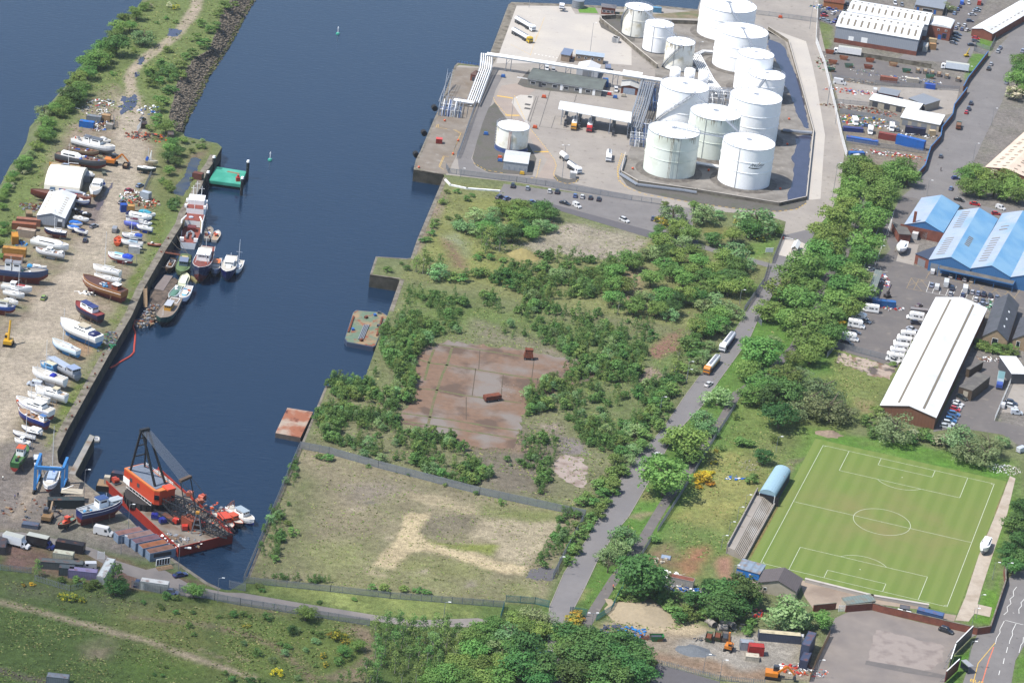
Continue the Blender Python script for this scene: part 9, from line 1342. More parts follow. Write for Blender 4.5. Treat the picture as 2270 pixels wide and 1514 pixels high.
for k,x,y,rx,ry,n,mm,lab,hz in(('B',1230,560,4,7,130,(PALEW,WHT,RUST,BLUE,WOOD),'mixed rubbish spilling round the bright blue container',.9),('B',1250,270,6,5,70,(REDP,GREY,WHT,DG1),'red and grey wreckage beside the big puddle',1),('B',1180,370,7,5,70,(WHT,GREY,PALEW),'white scrap mouldings on the grass',.8),('B',1850,370,5,6,70,(BLUE,PALEW,WHT,DG1),'blue and white rubbish under the trees',.8),('B',1850,700,10,5,150,(RUST,DG1,BLK,ORNG),'rusty chains and anchors heaped by the trees',1.1),('B',1350,930,5,4,80,(RUST,WOOD,DG1),'scrap at the bow of the grey trawler',1.2),('B',1680,1440,6,6,110,(GREY,WHT,RUST,GRN),'tangle of grey and white scrap near the quay grass',1.5),('C',1760,60,7,6,120,(PALEW,RUST,GRN,WOOD,ORNG),'junk pile with green and orange pieces beside the cabinets',1.4),('C',400,110,5,4,70,(DG1,GREY,RUST),'cut-up metal left of the pale steel shed',.8),('C',1100,1180,4,2,40,(WHT,DG1),'scattered fittings below the wooden fishing boat',.5),('D',1320,380,3.5,9,130,(DG1,GRN,ST1,WOOD),'long stack of weedy poles on the quay grass',1.2),('D',1130,110,4,3,50,(PALEW,RUST),'rubble under the navy boat',.6),('H',330,1180,14,8,50,(DG1,RUST,WOOD),'dark bits of scrap strewn on the apron slab',.3),('H',830,1080,5,2,60,(GREY,BLUE,WHT,REDP),'machinery piled in the skip boat',1.2),('C',250,560,3,3,30,(mat('tarp_blue',(70,160,226),rough=.7),BLUE),'crumpled blue tarpaulins by the yellow container',.7),('P',100,700,5,12,90,(RUST,GRN,PALEW),'rusty scrap along the white fence',1),('P',540,800,8,5,80,(GRN,BLUE,DG1,WHT),'green and blue litter between the skips',.8),('P',1050,880,14,4,120,(WHT,BLUE,PALEW,GREY),'stacked doors and blue frames in the skip yard',1.4),('P',360,1000,12,4,100,(REDP,BLUE,ORNG,WHT),'red and blue plastic pipes on the brick-coloured ground',.8),('P',400,890,12,3,90,(PALEW,WOOD),'pallets of yellow stone along the fence',1),('P',430,1190,18,3,130,(WOOD,PALEW,RUST),'stacks of timber and planks',1.2),('P',740,1250,6,3,60,(RUST,ORNG,GREY),'rusty machine parts in the timber yard',1),('Q',560,350,14,8,260,(WHT,YELW,BLUE,GRN,REDP,GREY),'chaotic multicoloured scrap filling the breaker yard',1.3),('Q',1120,500,10,3,80,(WHT,GREY,WOOD),'white junk behind the big blue container',1),('Q',780,700,16,3,90,(WHT,GREY,REDP),'white and red odds and ends in the lowest yard',.8),('Q',1000,740,10,3,60,(REDP,ORNG,YELW),'orange and red fish boxes',.7),('P',150,100,10,5,70,(BLUE,GRN,WHT,DG1),'car parts in the breakers corner',1),('R',740,1100,2.2,6,50,(BLUE,WHT,REDP),'bags and crates beside the green shed',.8),('R',820,1400,5,2,50,(REDP,GREY,WHT),'red and white bits in front of the blue container',.7),('S',1930,830,6,2,60,(WHT,WOOD,RUST),'rubbish under the school hedge',.7),('R',1920,1400,2,10,70,(WHT,GRN,GREY),'narrow strip of junk behind the long warehouse',.9),('U',1080,660,6,3.4,130,(WHT,PALEW,BLUE,GREY),'heap of white rubbish in front of the rust-roofed container',1),('U',930,540,4,2.5,50,(WHT,PALEW),'white rubbish behind the big dark tree',.7),('U',820,410,5,2,30,(PALEW,WOOD),'broken boards on the red earth',.4),('U',1460,980,6,5,40,(CON2,DG1),'tumbled concrete pieces by the pipes',.7),('U',2140,1400,8,3,110,(REDP,ORNG,GREY,WHT),'red and white road barriers heaped by the fence',.8),('U',1220,1120,2,1,10,(DG1,),'dark scrap near the skips',.4),('U',730,1110,3,1.6,30,(DG1,RUST),'bundle of thin bars beside the green skip',.4),('U',470,1050,7,4,60,(mat('slate_sheet',(84,92,112)),),'stack of dark corrugated sheets',.5),('U',620,1060,5,3.6,40,(mat('sheet_blue',(56,150,230),rough=.6),),'bright blue plastic sheeting over stacked goods',.6),('U',1700,880,4,3,50,(REDP,ORNG,NAVY),'red and blue vehicles wrecked under the trees',1),('T',230,515,4,1.5,20,(BLUE,WHT),'blue and white scrap boat pieces on the rough grass',.4),('T',330,420,4,4,60,(CON2,PALEW),'pale rubble patch on the rough grass',.3),('T',2130,450,6,4,200,(WHT,PALEW),'heap of white rubble at the corner of the pitch',1.5),('W',1500,600,30,8,600,(CON2,PALEW,CON3),'crushed concrete rubble spread over the north plot',.2),('W',1600,400,22,6,260,(CON2,CON3),'pale rubble below the car park lane',.3),('a',330,640,6,6,70,(CON2,CON3),'pale litter on the factory slab',.1)):
 junk('scrap_pile' if 'rubb' not in lab else 'rubbish_pile',k,x,y,rx,ry,n,mm,lab,'scrap',1,hz,sz=(.12,.5)if 'rubble' in lab or 'litter' in lab else(.3,1.2))
for x,y,lab in((1325,1000,'single concrete pipe lying nearest the skips'),(1415,950,'concrete pipe leaning on the pile'),(1480,945,'concrete pipe end facing the camera'),(1440,990,'concrete pipe in the middle of the pile'),(1500,1010,'wide concrete ring flat on the ground'),(1420,1040,'concrete ring at the front of the pile')):
 p=G('U',x,y);n=16;r0,r1,l_=1.0,.78,1.3;mb=MB();vs=[(rr*cos(2*PI*i/n),yy,r0+rr*sin(2*PI*i/n))for yy in(-l_,l_)for rr in(r0,r1)for i in range(n)];mb.add(vs,[(i,(i+1)%n,2*n+(i+1)%n,2*n+i)for i in range(n)]+[(n+i,3*n+i,3*n+(i+1)%n,n+(i+1)%n)for i in range(n)]+[(i,n+i,n+(i+1)%n,(i+1)%n)for i in range(n)]+[(2*n+i,2*n+(i+1)%n,3*n+(i+1)%n,3*n+i)for i in range(n)]);o=mb.bd('concrete_pipe',CON2,None);o.location=(p.x,p.y,0);o.rotation_euler=(0,0,x%7*.3);tag(o,lab,'pipe','concrete pipes in the spoil yard')
heap('sand_heap','U',700,880,14,9,2.2,mat('sand',SAND,sc=1,var=.1,rough=.95),'big mound of pale sand behind the scrub');heap('gravel_heap','U',1170,1225,6.5,3.6,1.2,mat('blue_gravel',(122,128,134),sc=2,var=.15),'low mound of blue-grey gravel');heap('earth_mound','W',1170,625,7,5,2.4,mat('dry_earth',(170,158,104),sc=1,var=.15,rough=.95),'grassy earth mound beside the rubble');heap('spoil_heap','T',895,200,5,3,1.4,mat('brown_spoil',(160,140,120),sc=1,var=.2),'brown spoil heap above the pitch')
def skip(k,x,y,a,cc,lab,fill=WOOD,L_=4.2):
 p,rz=at(k,x,y,a);t=thg('skip',lab,'skip',p,rz,'waste skips');q=MB();q.add([(-L_/2+.6,-.9,.1),(L_/2-.6,-.9,.1),(L_/2-.6,.9,.1),(-L_/2+.6,.9,.1),(-L_/2,-1,1.7),(L_/2,-1,1.7),(L_/2,1,1.7),(-L_/2,1,1.7)],[(0,1,5,4),(1,2,6,5),(2,3,7,6),(3,0,4,7),(3,2,1,0)]);q.bd('body',mat('skip_%02x%02x%02x'%cc,cc,rough=.7,var=.15,rgb2=(150,90,62),sc2=.8,th=.55),t)
 q=MB();q.box((0,0,.9),(L_-.7,1.8,.5),0,.8,.7);q.bd('load',fill,t);return t
for i,(k,x,y,a,cc,lab)in enumerate((('P',140,590,-8,(176,96,62),'rust skip in the top left corner of the skip yard'),('P',175,700,-8,(190,120,90),'tall rust skip beside the white fence'),('P',295,655,-10,(184,120,84),'rust skip behind the green-tarped one'),('P',350,740,-4,(120,160,130),'skip with a green tarpaulin'),('P',580,680,-8,(182,104,70),'rusty skip with cream ribs near the yard middle'),('P',560,752,-6,(170,92,66),'dark rust skip below it'),('P',835,725,-10,(190,150,110),'cream skip by the concrete wall'),('P',1105,795,80,(230,222,200),'first cream skip of the slanted row'),('P',1185,805,80,(228,218,200),'second cream skip of the slanted row'),('P',1262,818,80,(232,222,204),'third cream skip of the slanted row'),('P',1335,835,78,(226,200,180),'fourth skip of the slanted row, full of boards'),('P',1420,855,78,(232,226,210),'fifth skip of the slanted row'),('P',1545,890,60,(230,224,208),'last white skip by the brick wall'),('P',980,795,-8,(50,130,96),'long green skip left of the cream row'),('P',1235,858,-8,(60,140,104),'green skip under the slanted row'),('P',150,785,-4,(40,110,80),'dark green skip by the fence'),('U',1300,1125,75,(96,130,96),'left green skip full of rusty earth'),('U',1378,1118,80,(110,124,90),'middle skip full of rusty earth'),('U',1445,1125,85,(160,150,140),'small pale skip right of the green ones'),('U',830,1128,0,(56,150,84),'bright green skip alone in the spoil yard'),('B',1560,1080,60,(60,60,62),'dark empty boat trailer frame'))):skip(k,x,y,a,cc,lab,RUST if 'rust' in lab else(WOOD if 'green' not in lab else DG1))
for k,x,y,a,c_,L_,H_,lab in(('Q',1080,445,-8,(44,50,84),9,3.2,'dark navy container in front of the garage block'),('Q',790,510,-10,(160,74,66),9,2.8,'red-brown container beside the big blue one'),('Q',1030,570,-14,(44,120,214),13,4.2,'big bright blue double container'),('Q',500,550,-9,(56,120,210),14,1.8,'long low blue trough'),('Q',400,430,-5,(60,80,150),9,1.8,'low blue container in the breaker yard'),('P',790,870,-8,(170,104,80),8,2.4,'rust-coloured container in the skip yard'),('P',1190,520,80,(220,222,216),7,3,'white container standing in the works yard'),('P',1270,510,-5,(206,160,110),3.2,3,'tan timber crates stacked by the white container'),('P',1270,450,-10,(214,190,150),4,2.4,'pile of cream crates behind the white container'),('P',1240,945,-8,(46,104,214),5,2.2,'blue frame container near the wall'),('P',1050,880,-6,(224,214,196),6,2,'stack of cream door panels in the skip yard'),('Q',440,695,0,(56,120,200),7,1.6,'blue covered trailer in the lowest yard'),('Q',1265,470,-5,(222,200,160),3,2.6,'cream box by the wall corner'),('R',735,1345,-6,(52,120,190),9,2.6,'bright blue site cabin behind the motorhomes'),('R',605,1310,-8,(96,112,140),5,2.4,'grey-blue canopy box beside the blue cabin'),('R',1080,600,60,(236,236,236),4,2.6,'white box beside the brick store'),('R',1125,1420,-6,(160,156,156),7,1.4,'grey mesh compound by the long warehouse'),('U',1935,1095,-5,(90,98,118),12.5,2.7,'long slate-blue store container with a cream roof'),('U',2190,1180,62,(84,96,124),9,5.2,'tall slate-blue stacked containers by the car park fence'),('U',2165,1310,65,(72,82,110),6,3,'small slate-blue container below the stacked pair'),('U',1725,1210,-5,(196,56,52),4.5,3,'red container with a rusty top'),('U',1640,1170,-5,(170,178,188),4,2.6,'pale ribbed container beside the red one'),('U',1050,600,-12,(200,196,190),8,2.8,'white container with a rust-red roof'),('U',1295,675,-8,(60,66,96),4,2.4,'small dark blue container on the grass'),('U',1690,1280,-6,(226,216,196),4,1.5,'cream flatbed load in the spoil yard'),('U',2112,1110,85,(230,230,230),1.6,2.4,'white portable toilet by the slate-blue store'),('U',915,385,-10,(166,184,206),3,.4,'pale blue flat panel on the red earth'),('V',1425,900,-14,(86,116,166),8,2.4,'long blue dugout behind the brick wall'),('V',1195,850,-10,(110,112,118),3,1.6,'small grey dugout behind the brick wall')):
 cont(k,x,y,a,c_,lab,L_,H_,top=(228,214,180)if 'cream roof' in lab else((150,90,70)if 'rust-red' in lab else None),group='containers and cabins east of the road')
blr('P',340,565,172,(236,236,236),(236,234,232),'white curtain-sided lorry with faded red lettering along the warehouse wall',13,3.8);blr('P',1515,735,172,(238,238,238),(214,222,230),'white removal lorry inside the works gate',13,3.8);blr('e',862,915,-100,(60,90,180),(206,222,222),'blue-fronted box lorry with a glassy roof alone in the back yard',9,3.6,roofc=(120,160,160))
p,rz=at('Q',1550,415,80);t=thg('skip_lorry','brown skip lorry driving on the estate road','lorry',p,rz);cab(t,3.2,(120,130,120),2.3,2.6,1.7);q=MB();q.box((-1,0,.7),(5,2.2,.5));q.bd('chassis',RUST,t);q=MB();q.box((-1.2,0,1.2),(3.4,1.9,1.2),0,1.15,1);q.bd('skip_body',mat('brown_skip',(150,110,84)),t);whl(t,[2.2,-1.8],2.2,.45)
for i,(k,x,y,a,lab)in enumerate((('R',590,1400,172,'motorhome furthest up on the left side, beside the blue cabin'),('S',480,355,-15,'second motorhome down on the left side'),('S',440,435,-10,'third motorhome down on the left side, door open'),('S',370,575,-10,'lowest motorhome on the left side'),('S',1080,350,170,'motorhome furthest up beside the long warehouse'),('S',985,555,172,'second motorhome beside the long warehouse'),('S',940,620,172,'third motorhome beside the long warehouse'),('S',905,690,172,'fourth motorhome beside the long warehouse'),('S',870,745,172,'fifth motorhome beside the long warehouse'),('S',855,800,172,'lowest motorhome beside the long warehouse'),('Q',425,340,-60,'old camper in the scrap of the breaker yard'),('Q',590,440,-85,'white camper shell in the breaker yard'),('Q',825,405,-85,'cream caravan beside a grey car'))):mhm(k,x,y,a,lab,6.4 if i<10 else 5.6,'white motorhomes on the hire yard' if i<10 else 'campers in the breaker yard')
for s in("P 340 45 -60 hatch 40,40,44 black car at the top by the orange-fronted unit;P 180 145 40 hatch 236,236,236 white car in the breakers yard;P 90 170 0 hatch 214,40,50 red car in the breakers yard;P 85 140 10 hatch 40,50,90 dark blue car behind the red one;P 240 190 60 hatch 40,44,60 black car in the breakers yard;P 210 232 20 suv 40,70,170 blue car in the breakers yard;P 130 235 -20 saloon 150,160,176 silver wreck in the breakers yard;P 80 212 -10 saloon 160,166,180 grey wreck in the breakers yard;P 150 100 0 hatch 50,90,190 bright blue wreck beside the fence","P 860 35 -70 suv 238,238,238 white car at the top edge between units;P 935 50 -70 hatch 150,154,160 grey car at the top edge;P 1090 80 -80 hatch 150,180,214 pale blue car outside the tan unit;P 1150 90 -80 hatch 60,60,66 dark car outside the tan unit;P 1205 105 -80 hatch 200,40,50 red car outside the tan unit;P 1270 118 -80 hatch 44,60,120 navy car outside the tan unit;P 1590 30 80 van 50,110,220 blue van at the top edge;P 1665 30 -80 hatch 236,236,236 white car at the top edge;P 1780 35 80 bigvan 190,60,40 red van at the top edge;P 1570 70 70 hatch 60,50,80 dark purple car;P 1545 100 70 hatch 70,100,160 blue car;P 1510 145 60 hatch 150,180,220 sky blue car beside the grey tree;P 1760 100 10 saloon 140,180,200 pale teal car;P 1750 120 0 saloon 190,194,200 silver car beside the teal one;P 1705 158 0 saloon 220,222,226 white estate car below the silver one;P 1680 228 -5 hatch 50,66,100 dark blue car in the upper car park;P 1550 270 60 hatch 236,236,236 white car by the red paving;P 1620 275 60 hatch 236,238,240 second white car by the red paving;P 1525 305 60 hatch 150,160,190 lilac-grey car on the paving;P 1592 318 60 hatch 80,96,150 blue car on the paving;P 1650 328 20 hatch 222,222,226 white car at the end of the paving","P 1540 375 -10 suv 44,56,90 navy car uppermost of the row by the brick block;P 1535 405 -10 hatch 40,50,80 dark blue car second in the row;P 1515 435 -10 hatch 36,44,60 black car third in the row;P 1500 468 -15 hatch 90,96,110 grey car lowest in the row;P 1745 415 -10 hatch 220,50,60 red car on the works forecourt;P 1740 447 -5 hatch 110,116,130 grey car below the red one;P 1700 490 -5 saloon 40,46,60 black car by the mesh gate;P 2250 40 80 suv 60,80,120 blue car at the top of the estate road;P 2235 85 80 saloon 160,170,180 silver car near the top of the estate road;P 2205 155 75 hatch 240,240,240 white car parked on the estate road;P 2182 205 75 hatch 220,50,60 red car parked on the estate road;P 2160 250 70 saloon 90,110,150 blue-grey car parked on the estate road;P 2135 285 70 suv 46,56,90 navy car lowest of the parked line;P 2010 520 60 saloon 130,144,170 blue-grey car by the gate;P 1985 560 65 suv 190,194,200 silver car by the gate;P 1910 698 60 hatch 200,204,210 silver car driving down the estate road;P 1885 750 60 suv 40,42,48 black car driving down the estate road;P 2255 555 70 suv 170,176,196 lilac car at the right edge;P 2148 752 70 hatch 190,194,200 silver car on the right kerb;P 2078 900 70 saloon 160,166,176 grey car on the right kerb","Q 1690 140 70 suv 46,50,70 black off-roader by the blue-topped wall;Q 1665 200 70 suv 60,70,100 dark blue car by the wall;Q 1640 238 70 hatch 220,50,60 red car by the wall;Q 1360 718 75 hatch 90,96,104 dark grey car below the wall corner;Q 1525 958 0 hatch 60,80,150 blue car at the hedge corner;Q 1472 1070 65 hatch 120,140,180 blue-grey car at the junction;Q 1562 1195 -15 saloon 44,44,50 black saloon turning at the junction;Q 1735 1240 -10 saloon 200,40,48 red car on the side road;Q 2015 1285 -20 smallvan 238,238,238 white van on the side road;Q 1550 1272 -10 hatch 60,64,70 dark car behind the blue shed;Q 1965 1345 -5 hatch 200,44,50 red car behind the third blue shed;Q 2155 1365 -15 saloon 236,236,236 white car behind the third blue shed;Q 890 430 75 hatch 100,104,112 grey car beside the cream caravan;Q 640 5 85 van 238,238,238 white van in the brick yard;Q 255 -80 -10 bigvan 238,238,238 white lorry-sized van by the pallets;Q 455 730 10 van 236,236,232 white van under the avenue trees;Q 550 382 0 saloon 110,140,190 blue estate car in the breaker yard","R 585 965 15 saloon 230,230,232 white car beside the green shed;R 1270 995 80 smallvan 238,238,238 white van under the end of the canopy;R 1470 1040 80 hatch 214,210,204 pale car first under the canopy;R 1562 1055 80 hatch 190,60,50 red car under the canopy;R 1622 1080 80 hatch 200,196,192 silver car under the canopy;R 1695 1090 80 hatch 206,190,160 gold car under the canopy;R 1262 1138 75 saloon 150,160,180 blue-grey car at the left end of the bays;R 1318 1165 75 van 238,238,238 white van in the bays;R 1418 1130 80 bigvan 238,240,240 tall white camper van in the bays;R 1485 1172 75 suv 40,56,80 dark car beside the camper van;R 1465 1235 75 hatch 190,192,196 silver car in the lower bays;R 1625 1195 82 bigvan 240,240,240 white box van in the bays;R 1600 1248 78 hatch 60,76,120 navy car in the lower bays;R 1705 1215 75 hatch 200,200,204 pale hatchback right of the box van;R 1768 1228 75 hatch 150,166,196 blue-grey hatchback in the bays;R 1830 1240 72 suv 40,46,70 navy off-roader in the bays;R 1900 1260 72 suv 44,48,60 black car in the bays;R 1975 1272 72 hatch 130,140,160 slate car in the bays;R 2045 1290 72 hatch 230,230,232 white car at the right end of the bays;R 1745 1295 75 hatch 238,238,238 white hatchback in the lower bays;R 1820 1310 75 hatch 80,90,110 grey car in the lower bays;R 1820 1345 10 saloon 180,190,210 silver car on a low loader;R 1122 1365 30 hatch 90,40,46 dark red car in the mesh compound;R 640 845 70 hatch 50,60,80 dark car under the trees","S 1095 420 -5 suv 50,56,76 dark car between motorhomes;S 1045 485 -20 saloon 200,204,210 silver estate car;S 1030 515 -10 hatch 190,196,210 pale blue car half hidden by a motorhome;S 850 830 -20 suv 240,240,240 white car lowest beside the warehouse;S 545 400 -20 hatch 150,160,170 grey car beside the second motorhome;S 420 520 -10 saloon 70,76,96 dark car above the lowest motorhome;S 340 640 -15 suv 50,54,66 dark off-roader below the lowest motorhome;S 2130 1290 -15 suv 44,56,80 dark car in the right-edge yard;S 2130 1330 -15 suv 236,238,240 white off-roader in the right-edge yard;S 2190 1400 -5 smallvan 230,236,244 pale van in the right-edge yard;S 2040 1320 70 smallvan 238,238,238 white van end-on by the red block;e 590 1030 -30 suv 50,60,64 dark green car highest in the warehouse row;e 560 1070 -20 saloon 238,238,238 white estate car in the warehouse row;e 550 1092 -15 hatch 236,238,240 white hatchback in the warehouse row;e 540 1112 -15 hatch 210,50,56 red car in the warehouse row;e 530 1148 -12 suv 80,130,190 blue off-roader in the warehouse row;e 520 1172 -12 hatch 60,80,120 navy car in the warehouse row;e 505 1192 -12 suv 70,130,190 bright blue car in the warehouse row;e 490 1215 -12 suv 230,236,240 white car in the warehouse row;e 470 1235 -10 hatch 220,226,230 pale car lowest in the warehouse row;e 1020 1405 20 van 220,226,236 white and blue van at the right edge;V 1570 1035 -20 suv 40,44,52 black car parked alone by the brick wall;P 405 560 0 smallvan 220,220,220 pale van behind the lorry"):
 for it in s.split(';'):
  k,x,y,a,ty,c_,lab=it.split(' ',6);car(k,float(x),float(y),float(a),ty,tuple(int(v)for v in c_.split(',')),lab if len(lab.split())>3 else lab+' among the parked cars')
WB=mat('blue_wall_top',(74,130,190),rough=.7)
wth('P',[(1870,620),(1650,905),(1600,1000)],2.6,.3,'brick wall round the skip yard corner',BR1,WB);wth('Q',[(1640,30),(1500,215),(1480,320),(1365,460),(1350,560),(1240,680),(1215,760),(1180,880),(1090,975)],2.6,.3,'stepped brick wall with a blue sheeted top along the estate road',BR1,WB)
wth('P',[(480,625),(900,690),(1250,750)],2.0,.25,'concrete panel wall between warehouse and skip yard',CONC);fnc('P',[(640,930),(1560,1000)],2.4,'mesh fence between the skip yard and the brick yard',ST1,.35);fnc('P',[(170,865),(640,935)],2.2,'fence behind the yellow stone pallets',ST1,.35);fnc('Q',[(210,140),(900,210)],2.0,'fence above the timber stacks',ST1,.35);fnc('Q',[(250,255),(740,340),(900,410)],2.4,'grey sheet fence round the breaker yard',ST1,.2);fnc('Q',[(320,580),(1190,700)],2.2,'fence below the blue containers',ST1,.35)
fnc('P',[(1870,620),(1720,560),(1740,500)],2.2,'mesh gate and fence at the works entrance',ST1,.3);fnc('P',[(1740,510),(1895,560),(1960,420)],2.2,'mesh fence round the grass corner',ST1,.3);fnc('S',[(110,810),(205,690),(870,860)],2.4,'palisade fence below the motorhome yard',ST1,.28);fnc('R',[(490,1050),(560,870),(720,420)],2.2,'fence between the avenue and the car bays',ST1,.35);fnc('e',[(820,1200),(960,870)],2.2,'white fence on the right of the back yard',WHT,.3)
q=fnc('c',[(195,285),(390,322),(720,415),(1400,592),(2110,745)],2.6,'long steel palisade fence dividing the derelict plot from the bare field',ST1,.2,slat=.15);fnc('c',[(-185,1185),(400,1245),(800,1290),(1560,1350)],2.2,'palisade fence along the bottom of the bare field',ST1,.25);fnc('c',[(2110,745),(1890,1160)],2.4,'palisade fence behind the hedge of the bare field',ST1,.3);fnc('c',[(190,290),(-180,1170)],2.2,'palisade fence along the dock edge of the bare field',ST1,.3)
fnc('d',[(1000,440),(1030,345)],2.4,'open green palisade gate by the wood',mat('green_steel',(70,140,150),rough=.6),.25);fnc('d',[(1500,395),(1520,395),(1620,410)],2.6,'green gate at the end of the footpath verge',MC['green_steel'],.25);fnc('d',[(1040,305),(1250,320),(1350,345)],2.4,'green mesh fence at the corner of the bare field',MC['green_steel'],.3)
fnc('f',[(1445,-5),(1190,400),(1050,640),(900,875),(785,1055)],2.0,'grey palisade fence along the footpath',ST1,.3);fnc('f',[(740,1120),(630,1290)],2.0,'short lower piece of the footpath fence',ST1,.3);fnc('d',[(1885,205),(1800,370),(1690,440)],2.0,'curving green fence below the dark tree',MC['green_steel'],.3)
fnc('K',[(-420,690),(-100,770),(130,815),(640,895),(1290,1000)],2.4,'palisade fence along the harbour lane',ST1,.22);fnc('J',[(310,595),(630,690),(740,660)],2.0,'wire fence below the long dark-roofed hut',ST1,.5);fnc('J',[(1180,655),(1440,710),(1660,735)],2.4,'palisade fence below the white refrigerated container',ST1,.25);fnc('J',[(0,500),(280,530)],2,'fence behind the birch at the left edge',ST1,.4);fnc('J',[(875,400),(935,405)],2.6,'open mesh gate on the lane',WHT,.3);fnc('J',[(2055,660),(2200,690)],2.6,'mesh gate with a no-entry notice at the dock corner',ST1,.3);fnc('B',[(1420,590),(1410,500)],3,'mesh gate post fence beside the scrap',ST1,.3);fnc('B',[(1700,640),(1760,560)],2.6,'pale mesh gate across the track',WHT,.3);fnc('B',[(1900,1130),(1800,1340),(1780,1400)],2.2,'wire fence along the quay grass',ST1,.4);fnc('U',[(830,1345),(1400,1490),(1800,1530)],1.8,'broken mesh fence along the lower road',ST1,.5);fnc('V',[(520,1100),(400,1340),(340,1500)],2.4,'dark panel fence between car park and spoil yard',WOOD,.2);fnc('V',[(600,870),(670,870)],2.2,'white iron gate in the brick wall',WHT,.3)
wth('V',[(375,870),(570,850)],2.2,.3,'brick wall beside the round tree');wth('V',[(665,875),(900,855),(1010,885),(1840,1078),(1955,1062),(2095,640),(2085,520)],2.3,.3,'red brick boundary wall of the football ground');wth('T',[(725,1245),(1190,1360),(1580,1425)],1.1,.9,'low pale concrete wall behind the near goal line',CON1,CON1,'goal_wall')
for x,y,i in((1145,912,0),(1222,930,1)):p=G('V',x,y);t=thg('blue_gate',['left','right'][i]+' narrow blue door set in the brick wall','door',(p.x,p.y-.1,0),HD('V',x,y,-13));q=MB();q.box((0,0,0),(1.3,.25,2.3));q.bd('door',BLUE,t);q=MB();q.box((0,0,2.3),(1.5,.35,.12));q.bd('lintel',WHT,t)
B_('stand','curved blue-roofed spectator stand beside the pitch','stand','T',(392,612),(508,640),(602,462),3.4,'barrel',1.7,1,mat('stand_blue',(50,76,120)),mat('stand_roof',(178,214,230),rough=.6,var=.06,rgb2=(186,104,76),sc2=.35,th=.68,soft=.03,bands=(1,.8,.15)),0,wins=[('opening',0,.5,.2,8,3,BLK),('opening',1,.5,.8,17,1.8,BLK),('frame',0,.04,0,.25,3.4,WHT),('frame',0,.96,0,.25,3.4,WHT)])
P=[G('T',*q_)for q_ in((372,645),(498,712),(285,1098),(160,1042))];t=thg('terrace','open concrete terrace of steps below the blue-roofed stand','terrace',(P[0]+P[2])/2);q=MB();A_,D_=P[0],P[3];acr=(P[1]-P[0]);q2=lambda f_:[A_+acr*f_,D_+(P[2]-D_)*f_]
q.psm([q2(0)[0],q2(.42)[0],q2(.42)[1],q2(0)[1]],0,2.3);q.bd('landing',CON2,t,1)
for i in range(8):f0,f1=.42+i*.0725,.42+(i+1)*.0725;q=MB();q.psm([q2(f0)[0],q2(f1)[0],q2(f1)[1],q2(f0)[1]],0,2.1-i*.26);q.bd('step',mat('terrace_step',(176,166,152),sc=.5,var=.15,rgb2=(206,200,190),sc2=.12),t,1)
q=MB();q.strip([A_,D_],.35,0,3.4);q.bd('back_wall',CON2,t,1);q=MB();q.strip([P[1],P[2]],.35,0,1.2);q.bd('front_wall',CON2,t,1)
B_('changing_hut','bright blue hut with a striped rusty roof','hut','T',(235,1145),(395,1190),(440,1138),2.4,'mono',.5,0,pnt((44,128,214)),mat('striped_roof',(150,168,186),bands=(0,2.2,.35),rgb2=(160,140,124),sc2=.5),.15,wins=[('window',0,.6,1,.6,.6,WHT),('panel',0,.15,.3,2,1.2,GREY)])
B_('club_house','grey-roofed rendered club house at the corner of the pitch','club house','T',(385,1248),(652,1312),(692,1222),3,'gable',2.2,1,PALEW,mat('club_tiles',(112,104,104),sc=1,var=.08,bands=(0,.6,.2)),.3,wins=[('door',1,.5,0,1.4,2.2,DG1),('window',0,.2,1,1.2,1,WHT)])
B_('ticket_store','low white store with a grey-green roof behind the brick wall','store','V',(680,808),(935,778),(895,728),2.4,'mono',.4,0,PALEW,mat('store_roof',(134,150,146),bands=(0,1.0,.2),rgb2=(150,138,120),sc2=.4),.15)
for i,(k,x,y,h_,lab)in enumerate((('f',1318,1205,5,'lowest floodlight pole left of the terrace'),('f',1380,1090,5,'second floodlight pole left of the terrace'),('f',1452,965,5,'third floodlight pole left of the terrace'),('f',1518,862,5,'floodlight pole nearest the stand'),('f',1778,392,6,'pole beside the big round dark tree'),('f',1410,1480,6,'pole beside the bright blue hut'),('V',1982,585,6,'white pole on the grass right of the pitch'),('V',1838,930,8,'white pole beside the T-shaped slab'),('V',1798,1000,6,'pole in the grass corner behind the brick wall'),('V',2095,590,6,'pole by the dark bank trees'),('U',1395,1500,7,'lamp post beside the lower road'),('U',1250,1420,6,'thin pole in the broken fence'),('V',405,1470,6,'pole beside the dark panel fence'),('V',1755,1380,9,'street lamp behind the billboards'),('R',665,950,9,'lamp post by the avenue fence'),('Q',1205,1160,7,'street lamp at the junction'),('Q',1710,775,8,'street lamp on the estate road kerb'),('Q',1912,385,8,'upper street lamp on the estate road kerb'),('P',1635,930,9,'lamp post by the brick wall corner'),('P',1408,200,6,'lamp post by the grey tree'),('H',1045,1005,9,'lamp post on the dock apron beside the hoist'),('J',1150,150,9,'lamp post beside the barge'),('J',1600,500,10,'lamp post by the end cabin'),('J',1085,355,6,'short lamp post before the cabins'),('K',-75,790,8,'lamp post on the bend of the harbour lane'),('C',1695,810,6,'pole by the little box caravan'),('C',1505,1080,9,'bare pole behind the wooden fishing boat'),('D',1095,515,7,'slim pole with a red foot beside the sky-blue yacht'),('D',645,1310,8,'slim pole right of the blue-striped cruiser'),('H',400,450,7,'pole behind the green workboat'))):lpost(k,x,y,h_,lab,-5,1,'poles and lamps',.07)
